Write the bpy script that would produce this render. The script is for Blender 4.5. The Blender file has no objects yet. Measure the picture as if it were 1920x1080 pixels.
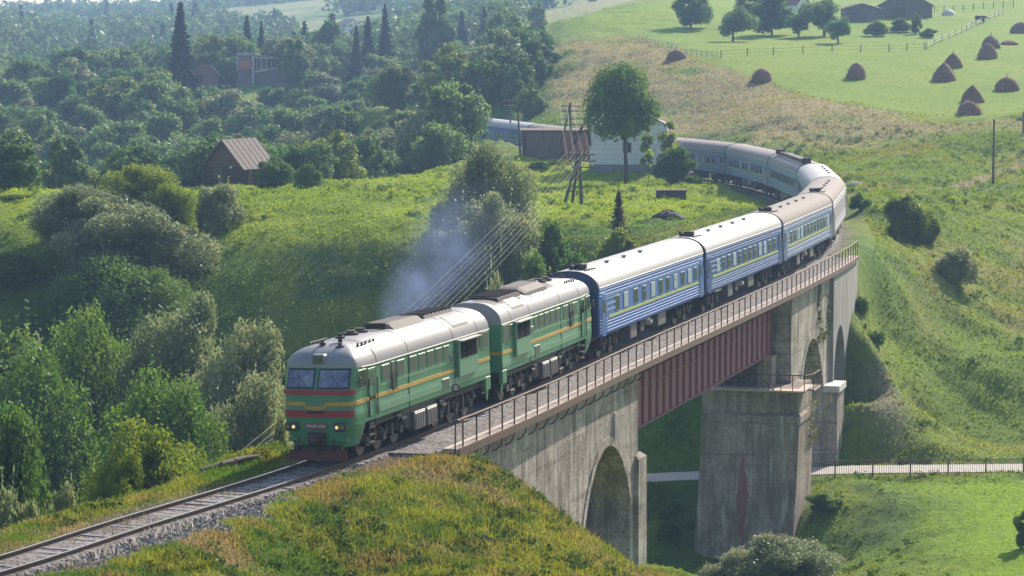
import bpy, math, random
import numpy as np
from mathutils import Vector, Matrix
SC = bpy.context.scene
COL = SC.collection
random.seed(7)

# ------------------------------------------------------------------ camera, world, sun, exposure
CAM_Z, FPX, HORIZON_Y = 16.38, 5136.0, 70.5
PITCH = math.atan((540 - HORIZON_Y) / FPX)
cam_d = bpy.data.cameras.new('camera')
cam_d.sensor_width = 36.0
cam_d.lens = FPX / 1920 * 36.0
cam_d.clip_start = 1.0
cam_d.clip_end = 9000
cam = bpy.data.objects.new('camera', cam_d)
COL.objects.link(cam)
cam.location = (0, 0, CAM_Z)
cam.rotation_euler = (math.pi / 2 - PITCH, 0, 0)
SC.camera = cam

SUN_AZ, SUN_EL = math.radians(28), math.radians(32)     # azimuth measured from +Y towards +X
world = bpy.data.worlds.new("World")
SC.world = world
world.use_nodes = True
wn = world.node_tree.nodes
wl = world.node_tree.links
bg = wn['Background']
sky = wn.new('ShaderNodeTexSky')
sky.sky_type = 'NISHITA'
sky.sun_disc = False
sky.sun_elevation = SUN_EL
sky.sun_rotation = SUN_AZ
sky.air_density = 1.2
sky.dust_density = 1.5
wl.new(sky.outputs[0], bg.inputs[0])
bg.inputs[1].default_value = 0.115
sun_d = bpy.data.lights.new('sun', 'SUN')
sun_d.energy = 5.0
sun_d.angle = math.radians(0.5)
sun_d.color = (1.0, 0.90, 0.75)
sun = bpy.data.objects.new('sun', sun_d)
COL.objects.link(sun)
sdir = Vector((math.sin(SUN_AZ) * math.cos(SUN_EL), math.cos(SUN_AZ) * math.cos(SUN_EL), math.sin(SUN_EL)))
sun.rotation_euler = sdir.to_track_quat('Z', 'Y').to_euler()
sun.location = (60, 60, 120)
SC.view_settings.view_transform = 'Standard'
SC.view_settings.look = 'None'
SC.view_settings.gamma = 1
SC.view_settings.exposure = 0.70
SC.view_settings.use_curve_mapping = False
SC.render.engine = 'CYCLES'
SC.cycles.use_denoising = True
SC.cycles.max_bounces = 6
SC.cycles.diffuse_bounces = 2
SC.cycles.glossy_bounces = 2
SC.cycles.transmission_bounces = 4
SC.cycles.volume_bounces = 0
SC.cycles.transparent_max_bounces = 8
SC.cycles.volume_max_steps = 256
SC.cycles.caustics_reflective = False
SC.cycles.caustics_refractive = False


def ray(px, py):
    u = (px - 960) / FPX
    v = (540 - py) / FPX
    return u, math.cos(PITCH) + v * math.sin(PITCH), -math.sin(PITCH) + v * math.cos(PITCH)


def at(px, py, Y):
    """the point at distance Y seen at that place of the photograph"""
    u, dy, dz = ray(px, py)
    t = Y / dy
    return u * t, Y, CAM_Z + dz * t


def atx(px, Y, py=500):
    return at(px, py, Y)[0]


# ------------------------------------------------------------------ mesh helpers
class MB:
    def __init__(self):
        self.v = []
        self.f = []
        self.m = []
        self.sm = []

    def add(self, vs, fs, mi=0, smooth=False):
        n = len(self.v)
        self.v.extend([tuple(q) for q in vs])
        for f in fs:
            self.f.append(tuple(i + n for i in f))
            self.m.append(mi)
            self.sm.append(smooth)
        return self

    def box(self, x0, x1, y0, y1, z0, z1, mi=0, M=None):
        vs = [(x0, y0, z0), (x1, y0, z0), (x1, y1, z0), (x0, y1, z0), (x0, y0, z1), (x1, y0, z1), (x1, y1, z1), (x0, y1, z1)]
        if M is not None:
            vs = [tuple(M @ Vector(q)) for q in vs]
        return self.add(vs, [(3, 2, 1, 0), (4, 5, 6, 7), (0, 1, 5, 4), (1, 2, 6, 5), (2, 3, 7, 6), (3, 0, 4, 7)], mi)

    def bevbox(self, x0, x1, y0, y1, z0, z1, b=.03, mi=0, M=None):
        """a box with chamfered edges"""
        vs = []
        xs, ys, zs = (x0, x1), (y0, y1), (z0, z1)
        idx = {}
        for i in (0, 1):
            for j in (0, 1):
                for k in (0, 1):
                    sx, sy, sz = (1, -1)[i], (1, -1)[j], (1, -1)[k]
                    for a in range(3):
                        p = [xs[i] + sx * b, ys[j] + sy * b, zs[k] + sz * b]
                        p[a] = (xs[i], ys[j], zs[k])[a]
                        idx[(i, j, k, a)] = len(vs)
                        vs.append(tuple(p))
        fs = []
        I = idx
        for a in range(3):
            o1, o2 = (a + 1) % 3, (a + 2) % 3
            for s in (0, 1):
                q = []
                for (p, r) in ((0, 0), (1, 0), (1, 1), (0, 1)):
                    c = [0, 0, 0]
                    c[a], c[o1], c[o2] = s, p, r
                    q.append(I[(c[0], c[1], c[2], a)])
                fs.append(tuple(q if s else q[::-1]))
            # edges along axis a
            for p in (0, 1):
                for r in (0, 1):
                    c0 = [0, 0, 0]
                    c1 = [0, 0, 0]
                    c0[a], c1[a] = 0, 1
                    c0[o1] = c1[o1] = p
                    c0[o2] = c1[o2] = r
                    q = [I[(*c0, o1)], I[(*c1, o1)], I[(*c1, o2)], I[(*c0, o2)]]
                    fs.append(tuple(q if (p == r) else q[::-1]))
        for i in (0, 1):
            for j in (0, 1):
                for k in (0, 1):
                    q = (I[(i, j, k, 0)], I[(i, j, k, 1)], I[(i, j, k, 2)])
                    fs.append(q if (i + j + k) % 2 == 1 else q[::-1])
        if M is not None:
            vs = [tuple(M @ Vector(q)) for q in vs]
        return self.add(vs, fs, mi)

    def tube(self, pts, r, n=6, mi=0, cap=True, smooth=True):
        """a tube along pts; r a number or one per point"""
        pts = [Vector(p) for p in pts]
        rs = r if isinstance(r, (list, tuple)) else [r] * len(pts)
        vs = []
        prev = None
        for i, p in enumerate(pts):
            d = (pts[min(i + 1, len(pts) - 1)] - pts[max(i - 1, 0)])
            if d.length < 1e-9:
                d = Vector((0, 0, 1))
            d.normalize()
            if prev is None:
                a = d.cross(Vector((0, 0, 1)))
                if a.length < .05:
                    a = d.cross(Vector((1, 0, 0)))
            else:
                a = prev - d * prev.dot(d)
            a.normalize()
            prev = a
            b = d.cross(a)
            for k in range(n):
                t = 2 * math.pi * k / n
                vs.append(p + (a * math.cos(t) + b * math.sin(t)) * rs[i])
        fs = []
        for i in range(len(pts) - 1):
            for k in range(n):
                k2 = (k + 1) % n
                fs.append((i * n + k, i * n + k2, (i + 1) * n + k2, (i + 1) * n + k))
        self.add(vs, fs, mi, smooth)
        if cap:
            m = len(pts) - 1
            self.add(vs[:n], [tuple(range(n))[::-1]], mi)
            self.add(vs[m * n:], [tuple(range(n))], mi)
        return self

    def cyl(self, c, axis, r, h, n=16, mi=0, r2=None):
        c = Vector(c)
        ax = Vector(axis).normalized()
        self.tube([c - ax * h / 2, c + ax * h / 2], [r, r if r2 is None else r2], n, mi)
        return self

    def loft(self, rows, mi=0, smooth=False, closed=False, flip=False):
        n = len(rows[0])
        vs = [q for r in rows for q in r]
        fs = []
        for i in range(len(rows) - 1):
            for k in range(n if closed else n - 1):
                k2 = (k + 1) % n
                q = (i * n + k, i * n + k2, (i + 1) * n + k2, (i + 1) * n + k)
                fs.append(q[::-1] if flip else q)
        return self.add(vs, fs, mi, smooth)

    def poly(self, pts, mi=0):
        return self.add(pts, [tuple(range(len(pts)))], mi)

    def mesh(self, name, mats):
        me = bpy.data.meshes.new(name)
        me.from_pydata(self.v, [], self.f)
        for m in (mats if isinstance(mats, (list, tuple)) else [mats]):
            me.materials.append(m)
        me.polygons.foreach_set('material_index', self.m)
        me.polygons.foreach_set('use_smooth', self.sm)
        me.update()
        return me

    def build(self, name, mats, parent=None):
        return link(name, self.mesh(name, mats), parent)


def link(name, data, parent=None):
    o = bpy.data.objects.new(name, data)
    COL.objects.link(o)
    if parent is not None:
        o.parent = parent
    return o


def tag(o, label=None, cat=None, group=None, kind=None):
    if label:
        o['label'] = label
    if cat:
        o['category'] = cat
    if group:
        o['group'] = group
    if kind:
        o['kind'] = kind
    return o


def thing(name, label, cat, loc=(0, 0, 0), rz=0, group=None):
    o = link(name, None)
    o.location = loc
    o.rotation_euler = (0, 0, rz)
    o.empty_display_size = .5
    return tag(o, label, cat, group)


def copy_tree(o, parent=None):
    c = o.copy()
    COL.objects.link(c)
    if parent is not None:
        c.parent = parent
    for ch in list(o.children):
        copy_tree(ch, c)
    return c


def np_mesh(name, V, F, mats, attr=None, smooth=False):
    """V (n,3), F (m,k) arrays"""
    me = bpy.data.meshes.new(name)
    n, m, k = len(V), len(F), F.shape[1]
    me.vertices.add(n)
    me.vertices.foreach_set('co', np.asarray(V, np.float32).ravel())
    me.loops.add(m * k)
    me.loops.foreach_set('vertex_index', np.asarray(F, np.int32).ravel())
    me.polygons.add(m)
    me.polygons.foreach_set('loop_start', np.arange(0, m * k, k, dtype=np.int32))
    me.polygons.foreach_set('loop_total', np.full(m, k, np.int32))
    me.polygons.foreach_set('use_smooth', np.full(m, smooth, bool))
    if attr is not None:
        a = me.color_attributes.new('col', 'FLOAT_COLOR', 'POINT')
        a.data.foreach_set('color', np.asarray(np.concatenate([attr, np.ones((n, 1))], 1), np.float32).ravel())
    for mm in (mats if isinstance(mats, (list, tuple)) else [mats]):
        me.materials.append(mm)
    me.update(calc_edges=True)
    me.validate()
    return me


# ------------------------------------------------------------------ materials
MATS = {}


def new_mat(name):
    m = bpy.data.materials.new(name)
    m.use_nodes = True
    return m, m.node_tree.nodes, m.node_tree.links, m.node_tree.nodes['Principled BSDF']


def paint(name, col, rough=.5, metal=0, dirt=.25, scale=1.5, dirt_col=(.12, .10, .085), streak=False, spec=.5, bump=0):
    """a painted or plain surface with uneven dirt"""
    if name in MATS:
        return MATS[name]
    m, n, l, b = new_mat(name)
    tc = n.new('ShaderNodeTexCoord')
    mp = n.new('ShaderNodeMapping')
    l.new(tc.outputs['Object'], mp.inputs[0])
    if streak:
        mp.inputs['Scale'].default_value = (3, 3, .35)
    nz = n.new('ShaderNodeTexNoise')
    nz.inputs['Scale'].default_value = scale
    nz.inputs['Detail'].default_value = 6
    nz.inputs['Roughness'].default_value = .65
    l.new(mp.outputs[0], nz.inputs['Vector'])
    rp = n.new('ShaderNodeMapRange')
    rp.inputs[1].default_value = .4
    rp.inputs[2].default_value = .75
    rp.inputs[3].default_value = 0
    rp.inputs[4].default_value = dirt
    l.new(nz.outputs[0], rp.inputs[0])
    mx = n.new('ShaderNodeMix')
    mx.data_type = 'RGBA'
    mx.inputs[6].default_value = (*col, 1)
    mx.inputs[7].default_value = (*dirt_col, 1)
    l.new(rp.outputs[0], mx.inputs[0])
    l.new(mx.outputs[2], b.inputs['Base Color'])
    b.inputs['Roughness'].default_value = rough
    b.inputs['Metallic'].default_value = metal
    b.inputs['Specular IOR Level'].default_value = spec
    if bump:
        bp = n.new('ShaderNodeBump')
        bp.inputs['Strength'].default_value = bump
        bp.inputs['Distance'].default_value = .05
        l.new(nz.outputs[0], bp.inputs['Height'])
        l.new(bp.outputs[0], b.inputs['Normal'])
    MATS[name] = m
    return m


def glass(name, col=(.02, .025, .03), rough=.12):
    if name in MATS:
        return MATS[name]
    m, n, l, b = new_mat(name)
    b.inputs['Base Color'].default_value = (*col, 1)
    b.inputs['Roughness'].default_value = rough
    b.inputs['Specular IOR Level'].default_value = .6
    MATS[name] = m
    return m


def foliage_mat(name, c1, c2, c3, trans=.38, attr=False, gloss=.04):
    """leaf surface: colour varies per leaf clump and per plant; light passes through"""
    if name in MATS:
        return MATS[name]
    m, n, l, b = new_mat(name)
    n.remove(b)
    out = n['Material Output']
    oi = n.new('ShaderNodeObjectInfo')
    ge = n.new('ShaderNodeNewGeometry')
    rp = n.new('ShaderNodeValToRGB')
    rp.color_ramp.elements[0].color = (*c1, 1)
    rp.color_ramp.elements[1].color = (*c3, 1)
    e = rp.color_ramp.elements.new(.5)
    e.color = (*c2, 1)
    ad = n.new('ShaderNodeMath')
    ad.operation = 'MULTIPLY_ADD'
    l.new(oi.outputs['Random'], ad.inputs[0])
    ad.inputs[1].default_value = .45
    md = n.new('ShaderNodeMath')
    md.operation = 'MULTIPLY'
    md.inputs[1].default_value = .55
    l.new(ge.outputs['Random Per Island'], md.inputs[0])
    l.new(md.outputs[0], ad.inputs[2])
    l.new(ad.outputs[0], rp.inputs[0])
    colour = rp.outputs[0]
    if attr:
        at_ = n.new('ShaderNodeAttribute')
        at_.attribute_name = 'col'
        colour = at_.outputs[0]
    df = n.new('ShaderNodeBsdfDiffuse')
    tr = n.new('ShaderNodeBsdfTranslucent')
    l.new(colour, df.inputs[0])
    hs = n.new('ShaderNodeHueSaturation')
    hs.inputs['Hue'].default_value = .485
    hs.inputs['Saturation'].default_value = 1.15
    hs.inputs['Value'].default_value = 1.7
    l.new(colour, hs.inputs['Color'])
    l.new(hs.outputs[0], tr.inputs[0])
    mx = n.new('ShaderNodeMixShader')
    mx.inputs[0].default_value = trans
    l.new(df.outputs[0], mx.inputs[1])
    l.new(tr.outputs[0], mx.inputs[2])
    gl = n.new('ShaderNodeBsdfGlossy')
    gl.inputs['Roughness'].default_value = .5
    gl.inputs['Color'].default_value = (.8, .85, .8, 1)
    mx2 = n.new('ShaderNodeMixShader')
    mx2.inputs[0].default_value = gloss
    l.new(mx.outputs[0], mx2.inputs[1])
    l.new(gl.outputs[0], mx2.inputs[2])
    l.new(mx2.outputs[0], out.inputs[0])
    MATS[name] = m
    return m


# ------------------------------------------------------------------ noise on arrays
def _hash(ix, iy, seed):
    h = (ix.astype(np.int64) * 374761393 + iy.astype(np.int64) * 668265263 + seed * 1442695041) & 0xffffffff
    h = ((h ^ (h >> 13)) * 1274126177) & 0xffffffff
    h = h ^ (h >> 16)
    return (h & 0xffff) / 65535.0


def vnoise(x, y, seed=0):
    ix, iy = np.floor(x), np.floor(y)
    fx, fy = x - ix, y - iy
    fx = fx * fx * (3 - 2 * fx)
    fy = fy * fy * (3 - 2 * fy)
    a = _hash(ix, iy, seed)
    b = _hash(ix + 1, iy, seed)
    c = _hash(ix, iy + 1, seed)
    d = _hash(ix + 1, iy + 1, seed)
    return (a * (1 - fx) + b * fx) * (1 - fy) + (c * (1 - fx) + d * fx) * fy


def fbm(x, y, seed=0, o=4):
    r = 0
    a = .5
    for i in range(o):
        r = r + a * vnoise(x * 2 ** i + i * 17.3, y * 2 ** i - i * 9.1, seed + i)
        a *= .5
    return r / (1 - .5 ** o)


def sstep(a, b, x):
    t = np.clip((x - a) / (b - a), 0, 1)
    return t * t * (3 - 2 * t)
# ------------------------------------------------------------------ the railway's line
JOINTS = [(-7.65, 104.25), (-2.04, 120.83), (2.88, 137.62), (9.93, 161.09), (16.82, 184.60), (22.97, 208.32), (26.91, 232.50),
          (28.42, 256.95), (27.93, 281.45), (25.34, 305.81), (17.95, 329.17), (9.50, 352.17), (3.59, 375.94), (-2.59, 399.65), (-9.3, 423.2)]
_anch = [(-36, 48), (-28, 62), (-20.6, 75.8), (-16.1, 84.4), (-12.95, 91.9)] + JOINTS + [(-17, 446), (-26, 469)]
A = np.array(_anch, float)


def _catmull(P, n=40):
    out = []
    for i in range(1, len(P) - 2):
        p0, p1, p2, p3 = P[i - 1], P[i], P[i + 1], P[i + 2]
        for k in range(n):
            t = k / n
            out.append(.5 * ((2 * p1) + (-p0 + p2) * t + (2 * p0 - 5 * p1 + 4 * p2 - p3) * t * t + (-p0 + 3 * p1 - 3 * p2 + p3) * t ** 3))
    out.append(P[-2])
    return np.array(out)


LINE = _catmull(A)
_seg = np.hypot(*np.diff(LINE, axis=0).T)
LS = np.concatenate([[0], np.cumsum(_seg)])
_i0 = int(np.argmin(np.hypot(LINE[:, 0] - JOINTS[0][0], LINE[:, 1] - JOINTS[0][1])))
LS = LS - LS[_i0]
# smooth the heading a little
LT = np.arctan2(np.gradient(LINE[:, 0]), np.gradient(LINE[:, 1]))


def P(s):
    return float(np.interp(s, LS, LINE[:, 0])), float(np.interp(s, LS, LINE[:, 1]))


def TH(s):
    return float(np.interp(s, LS, LT))


def rp(s, off, z=0.0):
    """the point at distance s along the line and off metres to its right"""
    x, y = P(s)
    t = TH(s)
    return (x + off * math.cos(t), y - off * math.sin(t), z)


def line_coords(X, Y):
    """s, signed offset of many points"""
    D = LINE[::4]
    Sx = LS[::4]
    Tx = LT[::4]
    s = np.empty(len(X))
    o = np.empty(len(X))
    for a in range(0, len(X), 20000):
        dx = X[a:a + 20000, None] - D[None, :, 0]
        dy = Y[a:a + 20000, None] - D[None, :, 1]
        k = np.argmin(dx * dx + dy * dy, axis=1)
        r = np.arange(len(k))
        ddx, ddy = dx[r, k], dy[r, k]
        t = Tx[k]
        s[a:a + 20000] = Sx[k] + ddx * np.sin(t) + ddy * np.cos(t)
        o[a:a + 20000] = ddx * np.cos(t) - ddy * np.sin(t)
    return s, o


# ------------------------------------------------------------------ the land: control heights and a thin plate through them
CT = []
for q in [  # seen in the photograph: px, py, distance
    # the grassy knoll in front of the bridge
    (700, 858, 106), (830, 836, 109.5), (920, 872, 107), (1000, 938, 105), (1100, 1000, 103), (1200, 1085, 102), (600, 1080, 92), (900, 1080, 91), (1050, 1080, 95),
    (450, 1010, 92), (640, 892, 101), (800, 960, 100), (650, 980, 96.5), (950, 1000, 98),
    # lower right: road, lawn, stream bank
    (1920, 878, 189), (1600, 882, 189), (1270, 900, 188), (1920, 900, 185), (1700, 950, 176), (1850, 960, 174), (1800, 1010, 166), (1850, 1080, 154), (1650, 1060, 160),
    (1560, 950, 178), (1510, 1000, 176), (1450, 1078, 172), (1312, 1062, 174), (1250, 1000, 179), (1230, 1078, 172),
    # hillside right of the bridge
    (1600, 866, 193), (1920, 858, 194), (1590, 800, 200), (1700, 760, 203), (1900, 700, 212), (1620, 600, 213), (1750, 600, 220), (1900, 560, 232), (1620, 470, 219), (1700, 470, 230),
    (1850, 470, 245), (1650, 400, 250), (1800, 380, 265), (1920, 400, 268), (1620, 345, 292), (1750, 310, 310), (1900, 300, 315), (1600, 300, 325), (1500, 265, 346), (1700, 250, 345),
    (1900, 240, 340), (1450, 190, 375), (1650, 212, 366), (1300, 240, 385), (1350, 150, 410), (1100, 180, 425), (1050, 95, 475), (1300, 105, 440), (1500, 180, 388), (1900, 215, 362),
    (1600, 130, 420), (1850, 150, 405), (1700, 60, 500), (1400, 80, 475), (1900, 60, 500), (1250, 70, 500), (1100, 30, 580), (1170, 0, 640), (1000, 62, 560), (1500, 10, 620), (1800, 0, 640),
    (960, 205, 435), (1000, 232, 412),
    # plateau inside the curve
    (1440, 385, 275), (1300, 340, 305), (1200, 326, 318), (1000, 330, 318), (700, 340, 306), (600, 370, 285), (430, 353, 300), (450, 420, 243), (700, 425, 240), (900, 425, 240), (1050, 425, 238),
    (1200, 440, 230), (1300, 420, 238), (1420, 420, 247), (200, 420, 243), (0, 425, 240), (0, 372, 285), (200, 380, 280), (930, 262, 378), (1040, 303, 345), (860, 300, 345),
    (520, 160, 600),
]:
    CT.append(at(*q))
for px, Y, z in [(300, 345, -9), (0, 345, -10), (600, 350, -8), (760, 360, -6), (500, 400, -8), (300, 400, -12), (100, 400, -13), (700, 430, -6), (850, 420, -2), (600, 480, -4), (300, 500, -5),
                 (100, 500, -6), (700, 600, 3), (900, 480, 5), (900, 560, 7), (800, 700, 10), (950, 640, 12), (300, 800, 3), (100, 800, 3), (500, 1000, 11), (100, 1000, 11),
                 (200, 1400, 19), (600, 1400, 30), (300, 1900, 33), (0, 1700, 29), (700, 1800, 41), (1000, 1500, 40), (1400, 1500, 48), (1900, 1500, 50),
                 (1000, 900, 22), (1900, 900, 34), (1500, 900, 32),
                 (600, 213, -18), (800, 213, -18), (950, 212, -17), (1080, 208, -14), (400, 213, -18), (200, 213, -18), (0, 213, -18), (-200, 213, -18), (-200, 243, 0), (-200, 300, 0),
                 (300, 226, -9), (700, 226, -9), (950, 226, -8.5), (1150, 222, -4), (0, 226, -9)]:
    CT.append((atx(px, Y), Y, z))
for px, Y, z in [(1000, 114, -4.2), (1100, 111, -5.0), (1100, 120, -7.6), (1200, 109, -6.6), (1200, 120, -9.2), (1000, 122, -5.4), (930, 113, -2.2), (1300, 110, -9.5)]:
    CT.append((atx(px, Y), Y, z))
CT += [(-45, 150, -18.5), (-25, 160, -18.5), (-5, 165, -18.5), (-10, 190, -18.5), (-40, 190, -18.5), (5, 190, -17), (14, 200, -11), (18, 201, -8.5), (20.5, 211, -1.8), (12, 186, -15.5),
       (20, 60, -9), (0, 60, -5), (20, 100, -11), (12, 110, -7.8), (40, 120, -13), (60, 150, -13.4), (70, 180, -13.2), (0, 30, 2), (0, 0, 14.4), (-40, 20, 6), (40, 20, 3), (0, -20, 17), (30, 140, -13.8),
       (16, 140, -15), (-60, 120, -14), (-70, 160, -17), (90, 230, -8), (110, 300, 2), (130, 400, 10), (-120, 300, -5), (-150, 250, -8), (-250, 500, -5), (250, 600, 25), (300, 300, 10), (-300, 200, -10),
       (-300, 900, 10), (-450, 1700, 24), (420, 1500, 55), (300, 1000, 40), (0, 2600, 14), (500, 2600, 20), (-700, 2600, 8), (900, 2000, 40), (-900, 1500, 20), (-900, 400, 0), (900, 400, 30), (500, 100, 0), (-500, 50, 0)]
for s in range(-60, 8, 6):
    for off, z in ((-3.6, -.3), (-5.2, -.9), (-8.5, -4.2), (-14, -8.6), (-24, -13)):
        if s > -2 and off > -5:
            continue
        x, y, _ = rp(s, off)
        CT.append((x, y, z))
    x, y, _ = rp(s, 2.6)
    if s < 1:
        CT.append((x, y, -.35))
for s, off, z in ((13, 0, -3), (13, 4.2, -3.2), (21, 0, -6.2), (21, 4.5, -6.3), (29, 0, -9.6), (30, 4.5, -9.6), (37, 4.5, -10.8), (37, 0, -12), (37, -5, -13), (46, 6, -15.5), (50, 0, -17), (65, 0, -17.6), (77, 0, -17.2), (65, 8, -16.6),
                  (20, -5, -8), (28, -7, -11), (88, 0, -13.9), (93, 4.5, -13.7), (93, 0, -13.5), (93, -6, -13.4), (318, -7, 1.6), (326, -7, 2.5), (336, -7.5, 2.9), (346, -8, 2.6), (97, 4.4, -9.5), (102, 4.4, -5), (102, 0, -6), (108, 0, -1)):
    x, y, _ = rp(s, off)
    CT.append((x, y, z))
CT = np.array(CT, float)
_keep = []
for i in range(len(CT)):
    if all(np.hypot(*(CT[i, :2] - CT[j, :2])) > .8 for j in _keep):
        _keep.append(i)
CT = CT[_keep]


def _warp(x, y):
    """far ground is described coarsely: squeeze it so that the plate stays stiff there"""
    r = np.hypot(x, y - 150)
    k = np.where(r < 120, 1.0, (120 + 90 * np.log1p(np.maximum(r - 120, 0) / 90)) / np.maximum(r, 1e-6))
    return x * k / 100, (y - 150) * k / 100


_cu, _cv = _warp(CT[:, 0], CT[:, 1])


def _U(d2):
    return np.where(d2 > 1e-14, .5 * d2 * np.log(np.maximum(d2, 1e-14)), 0)


_n = len(CT)
_K = _U((_cu[:, None] - _cu[None]) ** 2 + (_cv[:, None] - _cv[None]) ** 2) + np.eye(_n) * 2e-4
_Pm = np.stack([np.ones(_n), _cu, _cv], 1)
_M = np.block([[_K, _Pm], [_Pm.T, np.zeros((3, 3))]])
_w = np.linalg.solve(_M, np.concatenate([CT[:, 2], np.zeros(3)]))


def plate(X, Y):
    out = np.empty(len(X))
    for a in range(0, len(X), 20000):
        u, v = _warp(X[a:a + 20000], Y[a:a + 20000])
        out[a:a + 20000] = _U((u[:, None] - _cu) ** 2 + (v[:, None] - _cv) ** 2) @ _w[:_n] + _w[_n] + _w[_n + 1] * u + _w[_n + 2] * v
    return out


BR0, BR1 = 5.0, 108.5           # the bridge runs between these distances along the line
ROADP = [(90, 190.5), (50, 189.6), (35, 189.2), (24, 188.9), (19.5, 188.6), (14, 188.2), (6, 187.2), (-4, 184.5)]


def road_dist(X, Y):
    d = np.full(len(X), 1e9)
    for (x0, y0), (x1, y1) in zip(ROADP[:-1], ROADP[1:]):
        vx, vy = x1 - x0, y1 - y0
        t = np.clip(((X - x0) * vx + (Y - y0) * vy) / (vx * vx + vy * vy), 0, 1)
        d = np.minimum(d, np.hypot(X - x0 - t * vx, Y - y0 - t * vy))
    return d


def road_z(x):
    return np.interp(x, [-4, 6, 14, 24, 50, 90], [-14.4, -14.1, -13.85, -13.6, -13.45, -13.2])


PADS = []      # level places for buildings: x, y, z, radius


def ground(X, Y, lumps=True):
    X = np.asarray(X, float)
    Y = np.asarray(Y, float)
    z = plate(X, Y)
    s, o = line_coords(X, Y)
    # earth formation under the track, off the bridge
    bed = 1 - sstep(2.0, 4.6, np.abs(o))
    bed *= np.maximum(1 - sstep(BR0 - 1, BR0 + 3, s), sstep(BR1 - 1, BR1 + 2, s))
    rd = road_dist(X, Y)
    rb = 1 - sstep(1.9, 3.4, rd)
    if lumps:
        mead = sstep(355, 372, Y) * sstep(15, 40, X)
        lawn = (1 - sstep(182, 184, Y)) * sstep(24, 30, X) * sstep(140, 150, Y)
        slope = sstep(196, 206, Y) * (1 - sstep(242, 256, Y)) * (1 - sstep(4, 12, X))
        k = (1 - .8 * mead) * (1 - .7 * lawn) * (1 - .65 * slope)
        far = np.clip(Y / 220, .5, 3)
        z = z + k * ((fbm(X / 7, Y / 7, 3, 3) - .5) * 1.1 * np.clip(Y / 200, .55, 1.4) + (fbm(X / 2.1, Y / 2.1, 11, 3) - .5) * .82 * np.clip(Y / 200, .6, 1.2))
        z = z + (fbm(X / 90, Y / 90, 5, 3) - .5) * 8 * sstep(450, 900, Y)
    z = z * (1 - bed) + (-.30) * bed
    z = z * (1 - rb) + road_z(X) * rb
    for px, py, pz, r in PADS:
        k = 1 - sstep(r * .75, r * 1.35, np.hypot(X - px, Y - py))
        z = z * (1 - k) + pz * k
    # keep the land under the bridge's deck
    ub = (np.abs(o) < 4.2) & (s > BR0 - .5) & (s < BR1 + 1)
    z = np.where(ub, np.minimum(z, -.9), z)
    return z


def gz(x, y):
    return float(ground(np.array([x]), np.array([y]))[0])
def axis(segs):
    out = []
    for a, b, st in segs:
        out.append(np.arange(a, b, st))
    out.append([segs[-1][1]])
    return np.concatenate(out)


def terrain():
    xs = np.concatenate([-np.geomspace(1000, 66, 50), axis([(-64, -34, 1.0), (-34, 44, .55), (44, 90, 1.1)]), np.geomspace(94, 1000, 44)])
    ys = np.concatenate([axis([(-25, 70, 4), (70, 130, .5), (130, 260, .6), (260, 400, .9), (400, 640, 2.2)]), np.geomspace(645, 2800, 70)])
    GX, GY = np.meshgrid(xs, ys)
    X, Y = GX.ravel(), GY.ravel()
    Z = ground(X, Y)
    nx, ny = len(xs), len(ys)
    i = np.arange(nx * ny).reshape(ny, nx)
    F = np.stack([i[:-1, :-1].ravel(), i[:-1, 1:].ravel(), i[1:, 1:].ravel(), i[1:, :-1].ravel()], 1)
    C = ground_colour(X, Y, Z)
    me = np_mesh('ground', np.stack([X, Y, Z], 1), F, GROUND_MAT, C, True)
    o = link('ground', me)
    tag(o, kind='structure')
    return o


def meadow_edge(X, Y):
    return np.interp(X, [-5, 8, 21, 29, 35, 41, 44, 52, 65, 90], [480, 485, 490, 440, 410, 388, 374, 362, 350, 342]) + (fbm(X / 6, Y / 6, 5, 4) - .5) * 22


def gravel_spill(X, Y, s, o):
    g = np.exp(-(((s + 13) / 7.0) ** 2)) * sstep(.9, 1.3, o) * (1 - sstep(1.8, 2.9, o + (fbm(X / 1.2, Y / 1.2, 8, 3) - .5) * 2.6))
    return sstep(.25, .5, g * (.5 + fbm(X / 1.6, Y / 1.6, 9, 3)))


def mixc(C, c, k):
    return C * (1 - k[:, None]) + np.array(c)[None] * k[:, None]


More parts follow.
